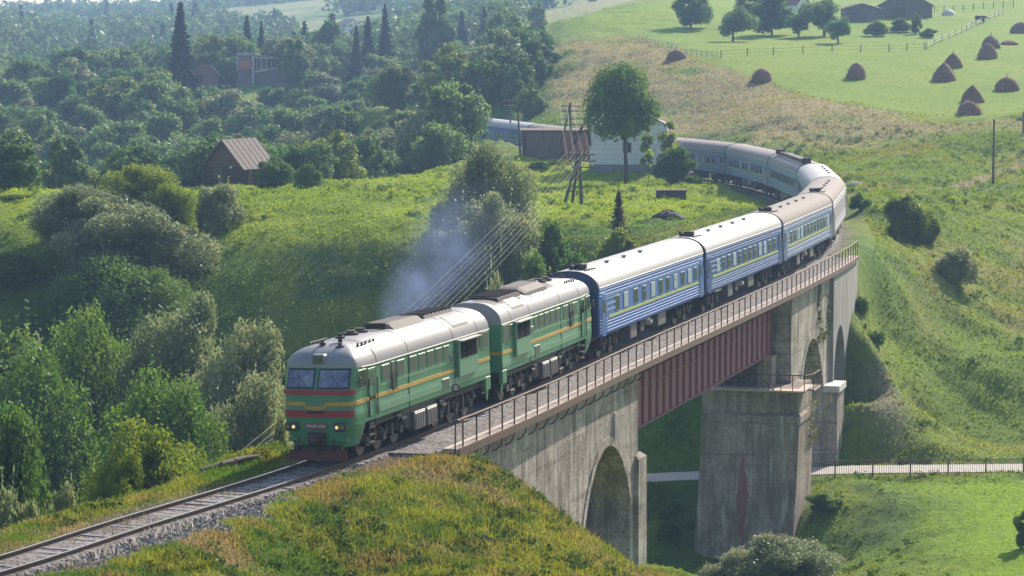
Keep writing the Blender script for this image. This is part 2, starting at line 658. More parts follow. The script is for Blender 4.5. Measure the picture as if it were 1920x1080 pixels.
def ground_colour(X, Y, Z):
    """which plants grow where: lush grass, dry grass, mown meadow, bare soil"""
    n1 = fbm(X / 14, Y / 14, 21, 4)
    n2 = fbm(X / 4, Y / 4, 31, 3)
    C = np.tile(np.array([[.085, .155, .016]]), (len(X), 1))
    C = mixc(C, (.140, .180, .020), sstep(.42, .66, n1))                        # yellower grass
    C = mixc(C, (.055, .105, .026), sstep(.55, .75, n2) * .8)                     # nettles and weeds
    # knoll in front: yellow-green with rusty patches
    kn = (1 - sstep(128, 134, Y)) * sstep(-26, -22, X)
    C = mixc(C, (.158, .168, .034), kn * .8)
    C = mixc(C, (.215, .165, .090), kn * sstep(.50, .70, fbm(X / 5, Y / 5, 22, 4)) * .85)
    C = mixc(C, (.075, .135, .022), kn * sstep(.54, .66, n2))
    C = mixc(C, (.050, .100, .018), kn * sstep(.56, .66, fbm(X / 1.7, Y / 1.7, 23, 3)) * .8)
    C = mixc(C, (.20, .150, .055), kn * sstep(.60, .70, fbm(X / 2.4, Y / 2.4, 24, 3)) * .7)
    # mown hay meadow
    s, o = line_coords(X, Y)
    edge = meadow_edge(X, Y)
    me = sstep(-3, 5, Y - edge) * sstep(0, 14, X - 4 + (Y - 480) * .02)
    C = mixc(C, (.138, .215, .006), me)
    C = mixc(C, (.180, .225, .016), me * sstep(.48, .72, n1) * .6)
    C = mixc(C, (.095, .165, .010), me * sstep(.55, .75, fbm(X / 22, Y / 22, 41, 4)) * .6)
    # dry brown bank between the line and the meadow
    bank = sstep(4, 10, o) * (1 - me) * sstep(326, 348, Y + (n1 - .5) * 30) * (1 - sstep(500, 530, Y))
    bank2 = sstep(0, 6, X - np.interp(Y, [320, 345, 380, 420, 480], [30, 16, 8, 3, 3]))
    C = mixc(C, (.250, .205, .105), bank * bank2 * sstep(.26, .58, fbm(X / 9, Y / 9, 51, 4) + .10) * .88)
    # plateau inside the curve: bright
    pl = sstep(236, 240, Y) * (1 - sstep(330, 345, Y)) * (o < -3) * (X < 26)
    C = mixc(C, (.190, .255, .014), pl * (.55 + .45 * sstep(.35, .6, n1)))
    # shaded bank below the plateau
    # yellow-green hillside right of the viaduct, with a trodden trail
    hl = sstep(3, 9, o) * sstep(190, 200, Y) * (1 - sstep(330, 350, Y))
    C = mixc(C, (.135, .190, .018), hl * .65)
    C = mixc(C, (.180, .165, .045), hl * sstep(.52, .68, fbm(X / 8, Y / 8, 81, 4)) * .6)
    for (xa, ya), (xb, yb) in (((44, 282), (52, 300)), ((52, 300), (64, 322)), ((27, 268), (44, 282))):
        vx, vy = xb - xa, yb - ya
        t_ = np.clip(((X - xa) * vx + (Y - ya) * vy) / (vx * vx + vy * vy), 0, 1)
        dd = np.hypot(X - xa - t_ * vx, Y - ya - t_ * vy)
        C = mixc(C, (.24, .19, .13), (1 - sstep(.4, 1.1, dd + (n2 - .5))) * .75)
    # lawn by the road
    lw = (1 - sstep(183, 185, Y)) * sstep(20, 30, X - (Y - 150) * .1) * sstep(120, 135, Y)
    C = mixc(C, (.160, .275, .006), lw * (.7 + .3 * n1))
    # scree at the hill's foot by the bridge
    sc = np.exp(-(((X - 27) / 1.6) ** 2 + ((Y - 197) / 4) ** 2))
    C = mixc(C, (.20, .17, .14), np.clip(sc * 1.2 * (n2 + .2), 0, .8))
    # far fields
    far = sstep(600, 800, Y)
    C = mixc(C, (.19, .20, .07), far * sstep(.46, .56, fbm(X / 120, Y / 120, 71, 2)))
    C = mixc(C, (.27, .22, .14), far * sstep(.60, .66, fbm(X / 120 + 9, Y / 120, 72, 2)))
    # earth and stones by the track
    dirt = (1 - sstep(1.2, 2.2, np.abs(o) + (n2 - .5) * 2.2)) * ((s < BR0 + 2) | (s > BR1 - 2))
    C = mixc(C, (.15, .125, .105), dirt * .85)
    # grey gravel spilled right of the track in front
    C = mixc(C, (.24, .22, .22), gravel_spill(X, Y, s, o))
    return C * np.array([[1.22, 1.22, 1.15]])


def ground_mat():
    m, n, l, b = new_mat('grassland')
    at_ = n.new('ShaderNodeAttribute')
    at_.attribute_name = 'col'
    tc = n.new('ShaderNodeTexCoord')
    nz = n.new('ShaderNodeTexNoise')
    nz.inputs['Scale'].default_value = 1.6
    nz.inputs['Detail'].default_value = 8
    nz.inputs['Roughness'].default_value = .75
    l.new(tc.outputs['Object'], nz.inputs['Vector'])
    mr = n.new('ShaderNodeMapRange')
    mr.inputs[1].default_value = .3
    mr.inputs[2].default_value = .7
    mr.inputs[3].default_value = .55
    mr.inputs[4].default_value = 1.35
    l.new(nz.outputs[0], mr.inputs[0])
    mx = n.new('ShaderNodeMix')
    mx.data_type = 'RGBA'
    mx.blend_type = 'MULTIPLY'
    mx.inputs[0].default_value = 1
    l.new(at_.outputs[0], mx.inputs[6])
    l.new(mr.outputs[0], mx.inputs[7])
    l.new(mx.outputs[2], b.inputs['Base Color'])
    b.inputs['Roughness'].default_value = .95
    b.inputs['Specular IOR Level'].default_value = .15
    bp = n.new('ShaderNodeBump')
    bp.inputs['Strength'].default_value = .9
    bp.inputs['Distance'].default_value = .35
    l.new(nz.outputs[0], bp.inputs['Height'])
    l.new(bp.outputs[0], b.inputs['Normal'])
    return m


GROUND_MAT = ground_mat()
terrain()
# ------------------------------------------------------------------ bridge and permanent way
def stone_mat(name, base, dark, pale, streak=.7, ochre=0.0):
    m, n, l, b = new_mat(name)
    tc = n.new('ShaderNodeTexCoord')
    def noise(scale, vec_scale, det=6, rough=.65):
        mp = n.new('ShaderNodeMapping')
        mp.inputs['Scale'].default_value = vec_scale
        l.new(tc.outputs['Object'], mp.inputs[0])
        z = n.new('ShaderNodeTexNoise')
        z.inputs['Scale'].default_value = scale
        z.inputs['Detail'].default_value = det
        z.inputs['Roughness'].default_value = rough
        l.new(mp.outputs[0], z.inputs[0])
        return z
    def rng(z, a, b_, c, d):
        r = n.new('ShaderNodeMapRange')
        for i, v in enumerate((a, b_, c, d)):
            r.inputs[i + 1].default_value = v
        l.new(z.outputs[0], r.inputs[0])
        return r
    def mix(fac, c1, c2):
        x = n.new('ShaderNodeMix')
        x.data_type = 'RGBA'
        l.new(fac.outputs[0], x.inputs[0])
        if isinstance(c1, tuple):
            x.inputs[6].default_value = (*c1, 1)
        else:
            l.new(c1, x.inputs[6])
        x.inputs[7].default_value = (*c2, 1)
        return x.outputs[2]
    st = noise(1.0, (1.5, 1.5, .16))
    bl = noise(.55, (1, 1, 1))
    fi = noise(5, (1, 1, 1), 8, .7)
    st2 = noise(1.3, (2.2, 2.2, .10))
    c = mix(rng(bl, .42, .60, 0, 1), base, pale)
    c = mix(rng(st, .47, .63, 0, streak), c, dark)
    if ochre:
        c = mix(rng(st2, .55, .7, 0, ochre), c, (.24, .17, .10))
    c = mix(rng(st2, .60, .75, 0, .55), c, (.52, .48, .44))
    hl = noise(1.0, (.12, .12, 2.6), 3)
    c = mix(rng(hl, .56, .66, 0, .45), c, dark)
    c = mix(rng(fi, .47, .66, 0, .65), c, dark)
    blk = noise(.9, (.9, .9, .45), 7, .75)
    c = mix(rng(blk, .56, .68, 0, .55), c, tuple(q * .6 for q in dark))
    s3 = noise(1.0, (1.7, 1.7, .10), 5, .6)
    c = mix(rng(s3, .53, .60, 0, .42), c, dark)
    s4 = noise(1.7, (2.2, 2.2, .11), 4, .6)
    c = mix(rng(s4, .585, .64, 0, .5), c, (.62, .57, .51))
    l.new(c, b.inputs['Base Color'])
    b.inputs['Roughness'].default_value = .93
    b.inputs['Specular IOR Level'].default_value = .2
    bp = n.new('ShaderNodeBump')
    bp.inputs['Strength'].default_value = .7
    bp.inputs['Distance'].default_value = .12
    l.new(fi.outputs[0], bp.inputs['Height'])
    l.new(bp.outputs[0], b.inputs['Normal'])
    return m


CONC = stone_mat('weathered_concrete', (.36, .305, .27), (.115, .095, .085), (.56, .495, .44))
STONE = stone_mat('stained_masonry', (.38, .335, .28), (.11, .092, .078), (.58, .51, .44), .85, .35)
PIERM = stone_mat('pier_concrete', (.37, .275, .215), (.13, .10, .09), (.48, .385, .32), .6, .45)
PALE = paint('pale_render', (.30, .285, .275), .9, dirt=.8, scale=.7, streak=True)
GIRD = paint('oxide_red_steel_shade', (.12, .042, .052), .6, dirt=.5, scale=.6, dirt_col=(.10, .055, .055), streak=True)  # darker copy of the girder steel: shade between the plates put into its colour
GIRD2 = paint('pale_red_steel_lit', (.25, .075, .105), .6, dirt=.45, scale=.6, dirt_col=(.11, .06, .06), streak=True)  # lighter copy of the same steel, painted as the lit tone
RUST = paint('rusty_iron', (.14, .075, .055), .75, dirt=.5, scale=4, dirt_col=(.07, .05, .045))
DECKE = paint('sunlit_walkway_concrete', (.52, .42, .36), .9, dirt=.5, scale=1.2, dirt_col=(.25, .21, .19))


def sections(mb, prof, o_r, o_l, top, bottom, s0, s1, step=.4, mi=0, mi_in=None):
    """solid along the line between s0 and s1: right face, left face, underside, ends.  bottom(s) gives the underside height; prof lists the s where it jumps"""
    mi_in = mi if mi_in is None else mi_in
    ss = list(np.arange(s0, s1, step)) + [s1]
    cols = []
    for s in sorted(set([round(float(q), 4) for q in ss] + [round(q, 4) for q in prof])):
        if any(abs(s - q) < 1e-3 for q in prof):
            cols.append((s, bottom(s - .004)))
            cols.append((s, bottom(s + .004)))
        else:
            cols.append((s, bottom(s)))
    nz = 6
    for (sa, za), (sb, zb) in zip(cols[:-1], cols[1:]):
        if abs(sa - sb) < 1e-6:
            # the face of a leg
            zl, zh = min(za, zb), max(za, zb)
            q = [rp(sa, o_r, zl), rp(sa, o_l, zl), rp(sa, o_l, zh), rp(sa, o_r, zh)]
            mb.poly(q if zb < za else q[::-1], mi_in)
            continue
        ta, tb = top(sa), top(sb)
        mb.poly([rp(sa, o_r, za), rp(sb, o_r, zb), rp(sb, o_r, tb), rp(sa, o_r, ta)], mi)
        mb.poly([rp(sb, o_l, zb), rp(sa, o_l, za), rp(sa, o_l, ta), rp(sb, o_l, tb)], mi)
        mb.poly([rp(sa, o_l, za), rp(sb, o_l, zb), rp(sb, o_r, zb), rp(sa, o_r, za)], mi_in)
        mb.poly([rp(sa, o_r, ta), rp(sb, o_r, tb), rp(sb, o_l, tb), rp(sa, o_l, ta)], mi)
    for s, z, d in ((cols[0][0], cols[0][1], 1), (cols[-1][0], cols[-1][1], -1)):
        q = [rp(s, o_l, z), rp(s, o_r, z), rp(s, o_r, top(s)), rp(s, o_l, top(s))]
        mb.poly(q if d > 0 else q[::-1], mi)


def sbox(mb, s0, s1, o0, o1, z0, z1, mi=0, step=1.0):
    """a box that follows the line"""
    n = max(1, int(round((s1 - s0) / step)))
    ss = [s0 + (s1 - s0) * i / n for i in range(n + 1)]
    rows = [[rp(s, o0, z0), rp(s, o1, z0), rp(s, o1, z1), rp(s, o0, z1)] for s in ss]
    mb.loft(rows, mi, closed=True)
    mb.poly(rows[0], mi)
    mb.poly(rows[-1][::-1], mi)


viaduct = thing('viaduct', 'old railway viaduct with stained stone arches, a dark red girder span and a tall pier', 'bridge', rp(57, 0, 0))


def vbuild(mb, name, mats, parent=None):
    """world coordinates into the viaduct's own frame"""
    par = parent or viaduct
    base = viaduct.location
    mb.v = [(q[0] - base[0], q[1] - base[1], q[2] - base[2]) for q in mb.v]
    o = mb.build(name, mats, par)
    return o


# near arch
def arch(s, c, half, crown, spring):
    t = (s - c) / half
    if abs(t) >= 1:
        return None
    return spring + (crown - spring) * (1 - abs(t) ** 2.0) ** .75


A1 = (31.3, 4.7, -3.6, -7.4)


def bot1(s):
    z = arch(s, *A1)
    return z if z is not None else -14.5


mb = MB()
sections(mb, [A1[0] - A1[1], A1[0] + A1[1]], 2.95, -2.95, lambda s: -.42, bot1, BR0, 37.6, .35)
vbuild(mb, 'near_arch_wall', CONC)
# the foot of its far leg stands proud
mb = MB()
mb.loft([[rp(s, o, z) for s, o in ((36.9, -3.1), (36.9, 3.2), (38.6, 3.2), (38.6, -3.1))] for z in (-15.5, -9.0, -5.1)] + [[rp(s, o, -4.85) for s, o in ((37.1, -2.9), (37.1, 2.9), (38.2, 2.9), (38.2, -2.9))]], closed=True)
vbuild(mb, 'leg_footing', CONC)
# far arches
A2 = (87.2, 5.0, -4.2, -8.4)
A3 = (98.3, 2.9, -4.4, -7.6)


def bot2(s):
    z = arch(s, *A2)
    return z if z is not None else -18.5


mb = MB()
sections(mb, [A2[0] - A2[1], A2[0] + A2[1]], 3.0, -3.0, lambda s: -.42, bot2, 79.0, 95.0, .35)
vbuild(mb, 'far_arch_wall', STONE)


def bot3(s):
    z = arch(s, *A3)
    return z if z is not None else (-14.5 if s < 96.5 else -12)


mb = MB()
sections(mb, [A3[0] - A3[1], A3[0] + A3[1]], 3.3, -3.3, lambda s: -.42, bot3, 95.0, 109.5, .3)
vbuild(mb, 'abutment_wall', PALE)
# buttress with a white cap between the far arches
mb = MB()
sbox(mb, 92.6, 95.6, 2.6, 4.0, -15, -8.55)
vbuild(mb, 'buttress', STONE)
mb = MB()
sbox(mb, 92.45, 95.75, 2.5, 4.15, -8.55, -8.1)
vbuild(mb, 'buttress_cap', paint('white_cap_stone', (.62, .60, .58), .8, dirt=.3))
# ribs of the arch rings
for (c, h, cr, sp, off, mm) in ((*A1, 2.95, CONC), (*A2, 3.0, STONE)):
    mb = MB()
    ts = np.linspace(-.995, .995, 33)
    rows = []
    for t in ts:
        s = c + h * t
        z = arch(s, c, h, cr, sp)
        # outward normal of the intrados
        s2, s3 = c + h * (t - .004), c + h * (t + .004)
        z2, z3 = arch(s2, c, h, cr, sp), arch(s3, c, h, cr, sp)
        dx, dz = s3 - s2, (z3 or sp) - (z2 or sp)
        L = math.hypot(dx, dz)
        nx, nz_ = -dz / L, dx / L
        rows.append([rp(s, off - .1, z), rp(s, off + .06, z), rp(s + nx * .42, off + .06, z + nz_ * .42), rp(s + nx * .42, off - .1, z + nz_ * .42)])
    mb.loft(rows, closed=True)
    vbuild(mb, 'arch_ring', mm)

# the tall pier
mb = MB()
pr = lambda s0, s1, o0, o1, z: [rp(s, o, z) for s, o in ((s0, o0), (s0, o1), (s1, o1), (s1, o0))]
PB = lambda k: pr(76.5 - .55 * k, 81.5 + .3 * k, -2.35 - .55 * k, 4.15 + .1 * k, 0)
rows = []
for z, s0, s1, o0, o1 in ((-19.5, 75.6, 81.6, -2.75, 3.75), (-17.2, 75.7, 81.6, -2.7, 3.8), (-12, 76.0, 81.5, -2.45, 4.0), (-8.75, 76.15, 81.4, -2.3, 4.1), (-8.5, 76.08, 81.4, -2.36, 4.2), (-8.1, 76.08, 81.4, -2.36, 4.2),
                          (-7.95, 76.4, 81.4, -2.2, 4.0), (-6.3, 76.5, 81.4, -2.1, 3.95)):
    rows.append(pr(s0, s1, o0, o1, z))
mb.loft(rows, closed=True)
mb.poly(rows[-1])
pier = vbuild(mb, 'pier', PIERM)
for o in (-1.6, 1.6):
    mb = MB()
    sbox(mb, 77.2, 78.6, o - .5, o + .5, -6.3, -4.35)
    vbuild(mb, 'bearing_block', PIERM)
# the red streak painted down the pier's face
mb = MB()
ft = lambda z: np.interp(z, [-17.2, -12, -8.75], [75.7, 76.0, 76.15])
zs = np.linspace(-10.6, -16.6, 14)
wd = [.06, .16, .2, .28, .42, .5, .55, .5, .42, .36, .34, .36, .34, .3]
rows = [[rp(ft(z) - .012, .42 - w_ * .6 + .06 * math.sin(i * 1.7), z), rp(ft(z) - .012, .42 + w_ * .7 + .05 * math.sin(i * 2.3), z)] for i, (z, w_) in enumerate(zip(zs, wd))]
mb.loft(rows)
vbuild(mb, 'red_stain', paint('faded_red_paint', (.26, .095, .105), .9, dirt=.55, scale=2.5, dirt_col=(.28, .22, .2), streak=True))
# moss and bushes are plants, built later

# girder
for off in (1.6, -1.6):
    mb = MB()
    sbox(mb, 37.2, 78.6, off - .02, off + .02, -4.2, -.95)
    web = vbuild(mb, 'girder', GIRD)
    mb = MB()
    sbox(mb, 37.2, 78.6, off - .24, off + .24, -4.28, -4.2)
    vbuild(mb, 'bottom_flange', GIRD2, None)
    mb = MB()
    sbox(mb, 37.2, 78.6, off - .24, off + .24, -.95, -.85)
    vbuild(mb, 'top_flange', GIRD2, None)
    sd = 1 if off > 0 else -1
    mb = MB()
    sbox(mb, 37.3, 78.5, off + .02 * sd, off + .19 * sd, -2.25, -2.17)
    vbuild(mb, 'web_rail', GIRD2)
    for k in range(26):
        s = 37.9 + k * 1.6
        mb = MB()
        sbox(mb, s - .5, s + .5, min(off + .021 * sd, off + .15 * sd), max(off + .021 * sd, off + .15 * sd), -4.19, -.955)  # wide proud plate in the lit tone paints a bright band between shaded gaps
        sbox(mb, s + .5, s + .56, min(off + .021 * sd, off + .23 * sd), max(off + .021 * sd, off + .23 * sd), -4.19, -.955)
        vbuild(mb, 'stiffener_bright_band', GIRD2)
# cross frames under the deck
for k in range(10):
    s = 38.5 + k * 4.3
    mb = MB()
    mb.tube([rp(s, -1.55, -4.1), rp(s, 1.55, -1.1)], .06, 4)
    mb.tube([rp(s, 1.55, -4.1), rp(s, -1.55, -1.1)], .06, 4)
    vbuild(mb, 'cross_bracing', GIRD)

# deck and walkways
mb = MB()
sbox(mb, BR0 - .3, 109.5, -2.75, 2.75, -.80, -.42)
vbuild(mb, 'deck', CONC)
for a, b, nm in ((2.75, 3.42, 'walkway'), (-3.42, -2.75, 'walkway')):
    mb = MB()
    sbox(mb, BR0 + 1.7, 109.0, a, b, -.34, -.16)
    vbuild(mb, nm, DECKE)
    mb = MB()
    e = a if a < 0 else b
    sd = 1 if e > 0 else -1
    sbox(mb, BR0 + 1.7, 109.0, min(e, e + .05 * sd), max(e, e + .05 * sd), -.46, -.13)
    vbuild(mb, 'edge_beam', RUST)
# brackets carrying the walkway over the girder
for k in range(25):
    s = 38.0 + k * 1.65
    mb = MB()
    q = [(1.9, -.95), (1.9, -1.35), (2.2, -1.2), (3.3, -.55), (3.3, -.46), (1.9, -.46)]
    a_ = [rp(s - .06, o, z) for o, z in q]
    b_ = [rp(s + .06, o, z) for o, z in q]
    mb.loft([a_, b_], closed=True)
    mb.poly(a_)
    mb.poly(b_[::-1])
    vbuild(mb, 'walkway_bracket', RUST)


def railing(off, s0, s1, n, name):
    top = MB()
    ss = np.linspace(s0 - .7, s1, 90)
    top.tube([rp(s, off, 1.0) for s in ss], .045, 6)
    rail = vbuild(top, name, RUST)
    mid = MB()
    mid.tube([rp(s, off, .42) for s in ss], .022, 4)
    vbuild(mid, 'lower_rail', RUST, rail)
    for k in range(n):
        s = s0 + (s1 - s0) * k / (n - 1)
        b = MB()
        b.tube([rp(s, off, -.45), rp(s, off, 1.0)], .038, 5)
        if s < 37.5 and off > 0:
            pts = []
            for i in range(7):
                t = math.pi / 2 * i / 6
                pts.append(rp(s - .0, off - .50 + .50 * math.cos(t), -.45 - .62 * math.sin(t)))
            b.tube(pts, .032, 4)
        vbuild(b, 'post', RUST, rail)


railing(3.36, 7.4, 108.6, 62, 'railing')
railing(-3.36, 9.0, 108.0, 46, 'railing')
# inspection platform on the pier
mb = MB()
sbox(mb, 75.3, 76.55, -1.6, 4.6, -6.42, -6.3)
sbox(mb, 76.55, 79.0, 3.95, 5.0, -6.42, -6.3)
plat = vbuild(mb, 'pier_platform', DECKE)
mb = MB()
loop = [rp(75.4, -1.6, -5.3), rp(75.4, 4.55, -5.3)]
mb.tube(loop, .04, 5)
mb.tube([rp(75.4, 4.55, -5.3), rp(76.4, 4.95, -5.3), rp(79.0, 4.95, -5.3)], .04, 5)
for i in range(9):
    o = -1.6 + 6.15 * i / 8
    mb.tube([rp(75.4, o, -6.4), rp(75.4, o, -5.3)], .03, 4)
for i in range(5):
    s = 76.4 + 2.6 * i / 4
    mb.tube([rp(s, 4.95, -6.4), rp(s, 4.95, -5.3)], .03, 4)
mb.tube([rp(75.4, .4, -4.3), rp(75.4, 2.6, -6.35)], .05, 4)
vbuild(mb, 'platform_railing', RUST, plat)
# little white downpipe and drain outlets
mb = MB()
mb.tube([rp(32.6, 3.0, -2.1), rp(32.6, 3.02, -3.4)], .07, 6)
vbuild(mb, 'downpipe', paint('white_pipe', (.7, .7, .68), .6))

# ------------------------------------------------------------------ ballast, sleepers, rails
def ballast_mat():
    m, n, l, b = new_mat('crushed_stone')
    tc = n.new('ShaderNodeTexCoord')
    v = n.new('ShaderNodeTexVoronoi')
    v.inputs['Scale'].default_value = 7
    l.new(tc.outputs['Object'], v.inputs[0])
    nz = n.new('ShaderNodeTexNoise')
    nz.inputs['Scale'].default_value = .8
    nz.inputs['Detail'].default_value = 5
    l.new(tc.outputs['Object'], nz.inputs[0])
    sp = n.new('ShaderNodeSeparateColor')
    l.new(v.outputs['Color'], sp.inputs[0])
    rp_ = n.new('ShaderNodeValToRGB')
    rp_.color_ramp.elements[0].color = (.085, .075, .08, 1)
    rp_.color_ramp.elements[1].color = (.25, .225, .23, 1)
    l.new(sp.outputs[0], rp_.inputs[0])
    mx = n.new('ShaderNodeMix')
    mx.data_type = 'RGBA'
    mr = n.new('ShaderNodeMapRange')
    mr.inputs[1].default_value = .45
    mr.inputs[2].default_value = .7
    mr.inputs[4].default_value = .6
    l.new(nz.outputs[0], mr.inputs[0])
    l.new(mr.outputs[0], mx.inputs[0])
    l.new(rp_.outputs[0], mx.inputs[6])
    mx.inputs[7].default_value = (.11, .085, .07, 1)
    l.new(mx.outputs[2], b.inputs['Base Color'])
    b.inputs['Roughness'].default_value = .95
    bp = n.new('ShaderNodeBump')
    bp.inputs['Strength'].default_value = 1
    bp.inputs['Distance'].default_value = .07
    l.new(v.outputs['Distance'], bp.inputs['Height'])
    l.new(bp.outputs[0], b.inputs['Normal'])
    return m


BALM = ballast_mat()
mb = MB()
ss = np.arange(-52, 362, .8)
rows = []
rng = np.random.RandomState(3)
for s in ss:
    on = BR0 < s < BR1
    w0 = 2.72 if on else 2.1
    hz = -.165
    j = rng.uniform(-.025, .025, 7)
    w2 = 2.72 if on else 1.5
    w0 = 2.72 if on else 1.12
    rows.append([rp(s, -w2, -.40 if on else -.75), rp(s, -w0, (-.24 if on else -.15) + j[0]), rp(s, -.95, hz + j[1]), rp(s, -.6, hz - .02 + j[2]), rp(s, .6, hz - .02 + j[3]), rp(s, .95, hz + j[4]), rp(s, w0, (-.24 if on else -.15) + j[5]), rp(s, w2, -.40 if on else -.75)])
mb.loft(rows, smooth=False, flip=True)
tag(mb.build('ballast_bed', BALM), kind='structure')
track = thing('railway_track', 'single rusty railway track curving out of the lower left corner and over the viaduct', 'railway track', rp(0, 0, 0))


def tbuild(mb, name, mats):
    base = track.location
    mb.v = [(q[0] - base[0], q[1] - base[1], q[2] - base[2]) for q in mb.v]
    return mb.build(name, mats, track)


RAILT = paint('worn_rail_steel', (.42, .38, .33), .35, .6, dirt=.3, scale=3)
RAILS = paint('rusty_rail_web', (.085, .055, .042), .8, dirt=.3, scale=3)
for off in (-.79, .79):
    mb = MB()
    ss = list(np.arange(-52, 362, 1.0))
    w = .05
    prof = [(-w, -.05), (-.014, -.06), (-.014, -.15), (-.075, -.17), (.075, -.17), (.014, -.15), (.014, -.06), (w, -.05), (w, -.006), (-w, -.006)]
    mb.loft([[rp(s, off + a, b) for a, b in prof] for s in ss], 1, closed=True)
    mb.loft([[rp(s, off - .037, -.004), rp(s, off + .037, -.004)] for s in ss], 0, flip=True)
    tbuild(mb, 'rail', [RAILT, RAILS])
SLEEP = paint('weathered_sleeper', (.25, .23, .225), .9, dirt=.7, scale=2.2, dirt_col=(.09, .075, .065))
rng = np.random.RandomState(5)
far_s = MB()
k = 0
s = -42.0
while s < 345:
    j = rng.uniform(-.03, .03)
    zt = -.165 + rng.uniform(-.03, .02)
    x, y, _ = rp(s, 0)
    M = Matrix.Translation((x, y, 0)) @ Matrix.Rotation(-TH(s) + j, 4, 'Z')
    t = MB() if s < 15 else far_s
    t.bevbox(-1.2, 1.2, -.125, .125, zt - .16, zt, .02, 0, M)
    if s < 15:
        tbuild(t, 'sleeper', SLEEP)
    s += .62
fs = tbuild(far_s, 'sleeper', SLEEP)
fs['kind'] = 'stuff'
# ------------------------------------------------------------------ the train
CANT = .0264
LG = paint('loco_green', (.060, .225, .125), .4, dirt=.35, scale=1.1, dirt_col=(.13, .15, .11), streak=True)
LG2 = paint('loco_pale_green', (.14, .29, .19), .42, dirt=.4, scale=1.1, dirt_col=(.2, .2, .16), streak=True)
LROOF = paint('loco_roof_grey', (.225, .225, .255), .5, dirt=.75, scale=.8, dirt_col=(.26, .22, .2))
LROOFD = paint('cab_roof_blue_grey', (.27, .28, .31), .5, dirt=.4, scale=1.0)
SOOT = paint('soot_black', (.045, .035, .035), .8, dirt=.5, scale=2, dirt_col=(.11, .09, .085))
SOOT2 = paint('sooty_hood', (.055, .043, .042), .75, dirt=.6, scale=1.5, dirt_col=(.05, .04, .04))
YEL = paint('ochre_stripe', (.52, .31, .055), .5, dirt=.3, scale=2)
REDS = paint('dull_red_stripe', (.32, .025, .035), .5, dirt=.25, scale=2)
BLK = paint('black_iron', (.028, .026, .028), .6, dirt=.5, scale=4, dirt_col=(.08, .065, .055))
BOG = paint('greasy_bogie', (.045, .038, .036), .7, dirt=.6, scale=3, dirt_col=(.12, .095, .08))
WHL = paint('wheel_steel', (.12, .10, .095), .5, .4, dirt=.5, scale=5)
STL = paint('bare_bright_steel', (.55, .52, .48), .4, .5, dirt=.4, scale=4)
TANK = paint('tank_dark_grey', (.11, .10, .105), .5, dirt=.5, scale=2, dirt_col=(.2, .18, .17))
PLOW = paint('maroon_plough', (.115, .035, .042), .6, dirt=.5, scale=3)
COUP = paint('coupler_maroon', (.06, .030, .032), .7, dirt=.4, scale=5)
GLS = paint('cab_glass_reflections', (.09, .115, .22), .08, dirt=.9, scale=1.3, dirt_col=(.36, .39, .48))  # pale mottling paints reflections into the pane, through the dirt colour
GLS2 = glass('dark_window', (.022, .024, .026), .15)
GREYP = paint('grey_side_window', (.085, .095, .095), .3, dirt=.3, scale=2)
RUBB = paint('rubber_seal', (.02, .02, .022), .7, dirt=.2)
SLV = paint('silver_vent', (.42, .42, .38), .5, .2, dirt=.5, scale=3)
PLATE = paint('red_number_plate', (.22, .05, .06), .5, dirt=.4, scale=8)
WHT = paint('white_lettering', (.72, .70, .66), .6, dirt=.2)


def lamp_mat():
    m, n, l, b = new_mat('lit_headlamp')
    b.inputs['Base Color'].default_value = (.9, .7, .4, 1)
    b.inputs['Emission Color'].default_value = (1, .66, .22, 1)
    b.inputs['Emission Strength'].default_value = .45
    return m


LAMP = lamp_mat()
LOCO = {}
LW_, LE, LSILL, LLEN = 1.47, 3.60, 1.46, 17.5
LB0, LB1 = .42, 16.62                # body ends along its length, nose first


def contour(inset=0.0):
    """plan outline of the body from the rear right corner round the nose to the rear left; (x, y, frontness)"""
    pts = [(LW_ - inset, y) for y in np.linspace(LB1, 1.6, 26)]
    r = []
    for t in np.linspace(0, math.pi, 25)[1:-1]:
        c, s_ = math.cos(t), math.sin(t)
        x = (LW_ - inset) * math.copysign(abs(c) ** .42, c)
        y = 1.6 - (1.6 - LB0 - inset) * abs(s_) ** .42
        r.append((x, y))
    return pts + r + [(-(LW_ - inset), y) for y in np.linspace(1.6, LB1, 26)]


def frontness(x, y):
    return max(0.0, min(1.0, (1.5 - y) / 1.0))


def setback(z):
    return float(np.interp(z, [.6, 1.3, 2.5, 2.85, 3.2, 3.75, 3.9], [.16, .03, 0, .03, .16, .42, .5]))


def eave(y):
    return LE + .10 * max(0, min(1, (2.2 - y) / 1.4))


def nose(x, y, z, off=0.0):
    """a point of the body's skin at plan point (x, y), pushed out by off"""
    k = frontness(x, y)
    return (x * (1 + off / LW_ * (1 - .3 * k)), y + setback(z) * k - off * k, z)


def loco_roof_point(x, y, u):
    """u 0 at the eave, 1 at the ridge"""
    ridge_y = min(max(y, 2.9), LB1 - .25)
    a = u * math.pi / 2
    lat = math.cos(a) ** .80
    rise = math.sin(a) ** .95
    top = 4.58 - .12 * max(0, (3.5 - ridge_y) / 1.0)
    k = frontness(x, y)
    yy = y + setback(eave(y)) * k
    z = eave(y) + (top - eave(y)) * rise
    yy = yy * lat + ridge_y * (1 - lat) if y < 2.9 else yy + (ridge_y - yy) * (1 - lat)
    return (x * lat, yy, z)


def roof_at(x, y):
    """height of the loco roof over (x, y), away from its ends"""
    lat = min(1, abs(x) / LW_)
    a = math.acos(min(1, lat ** (1 / .80)))
    return LE + (4.58 - LE) * math.sin(a) ** .95


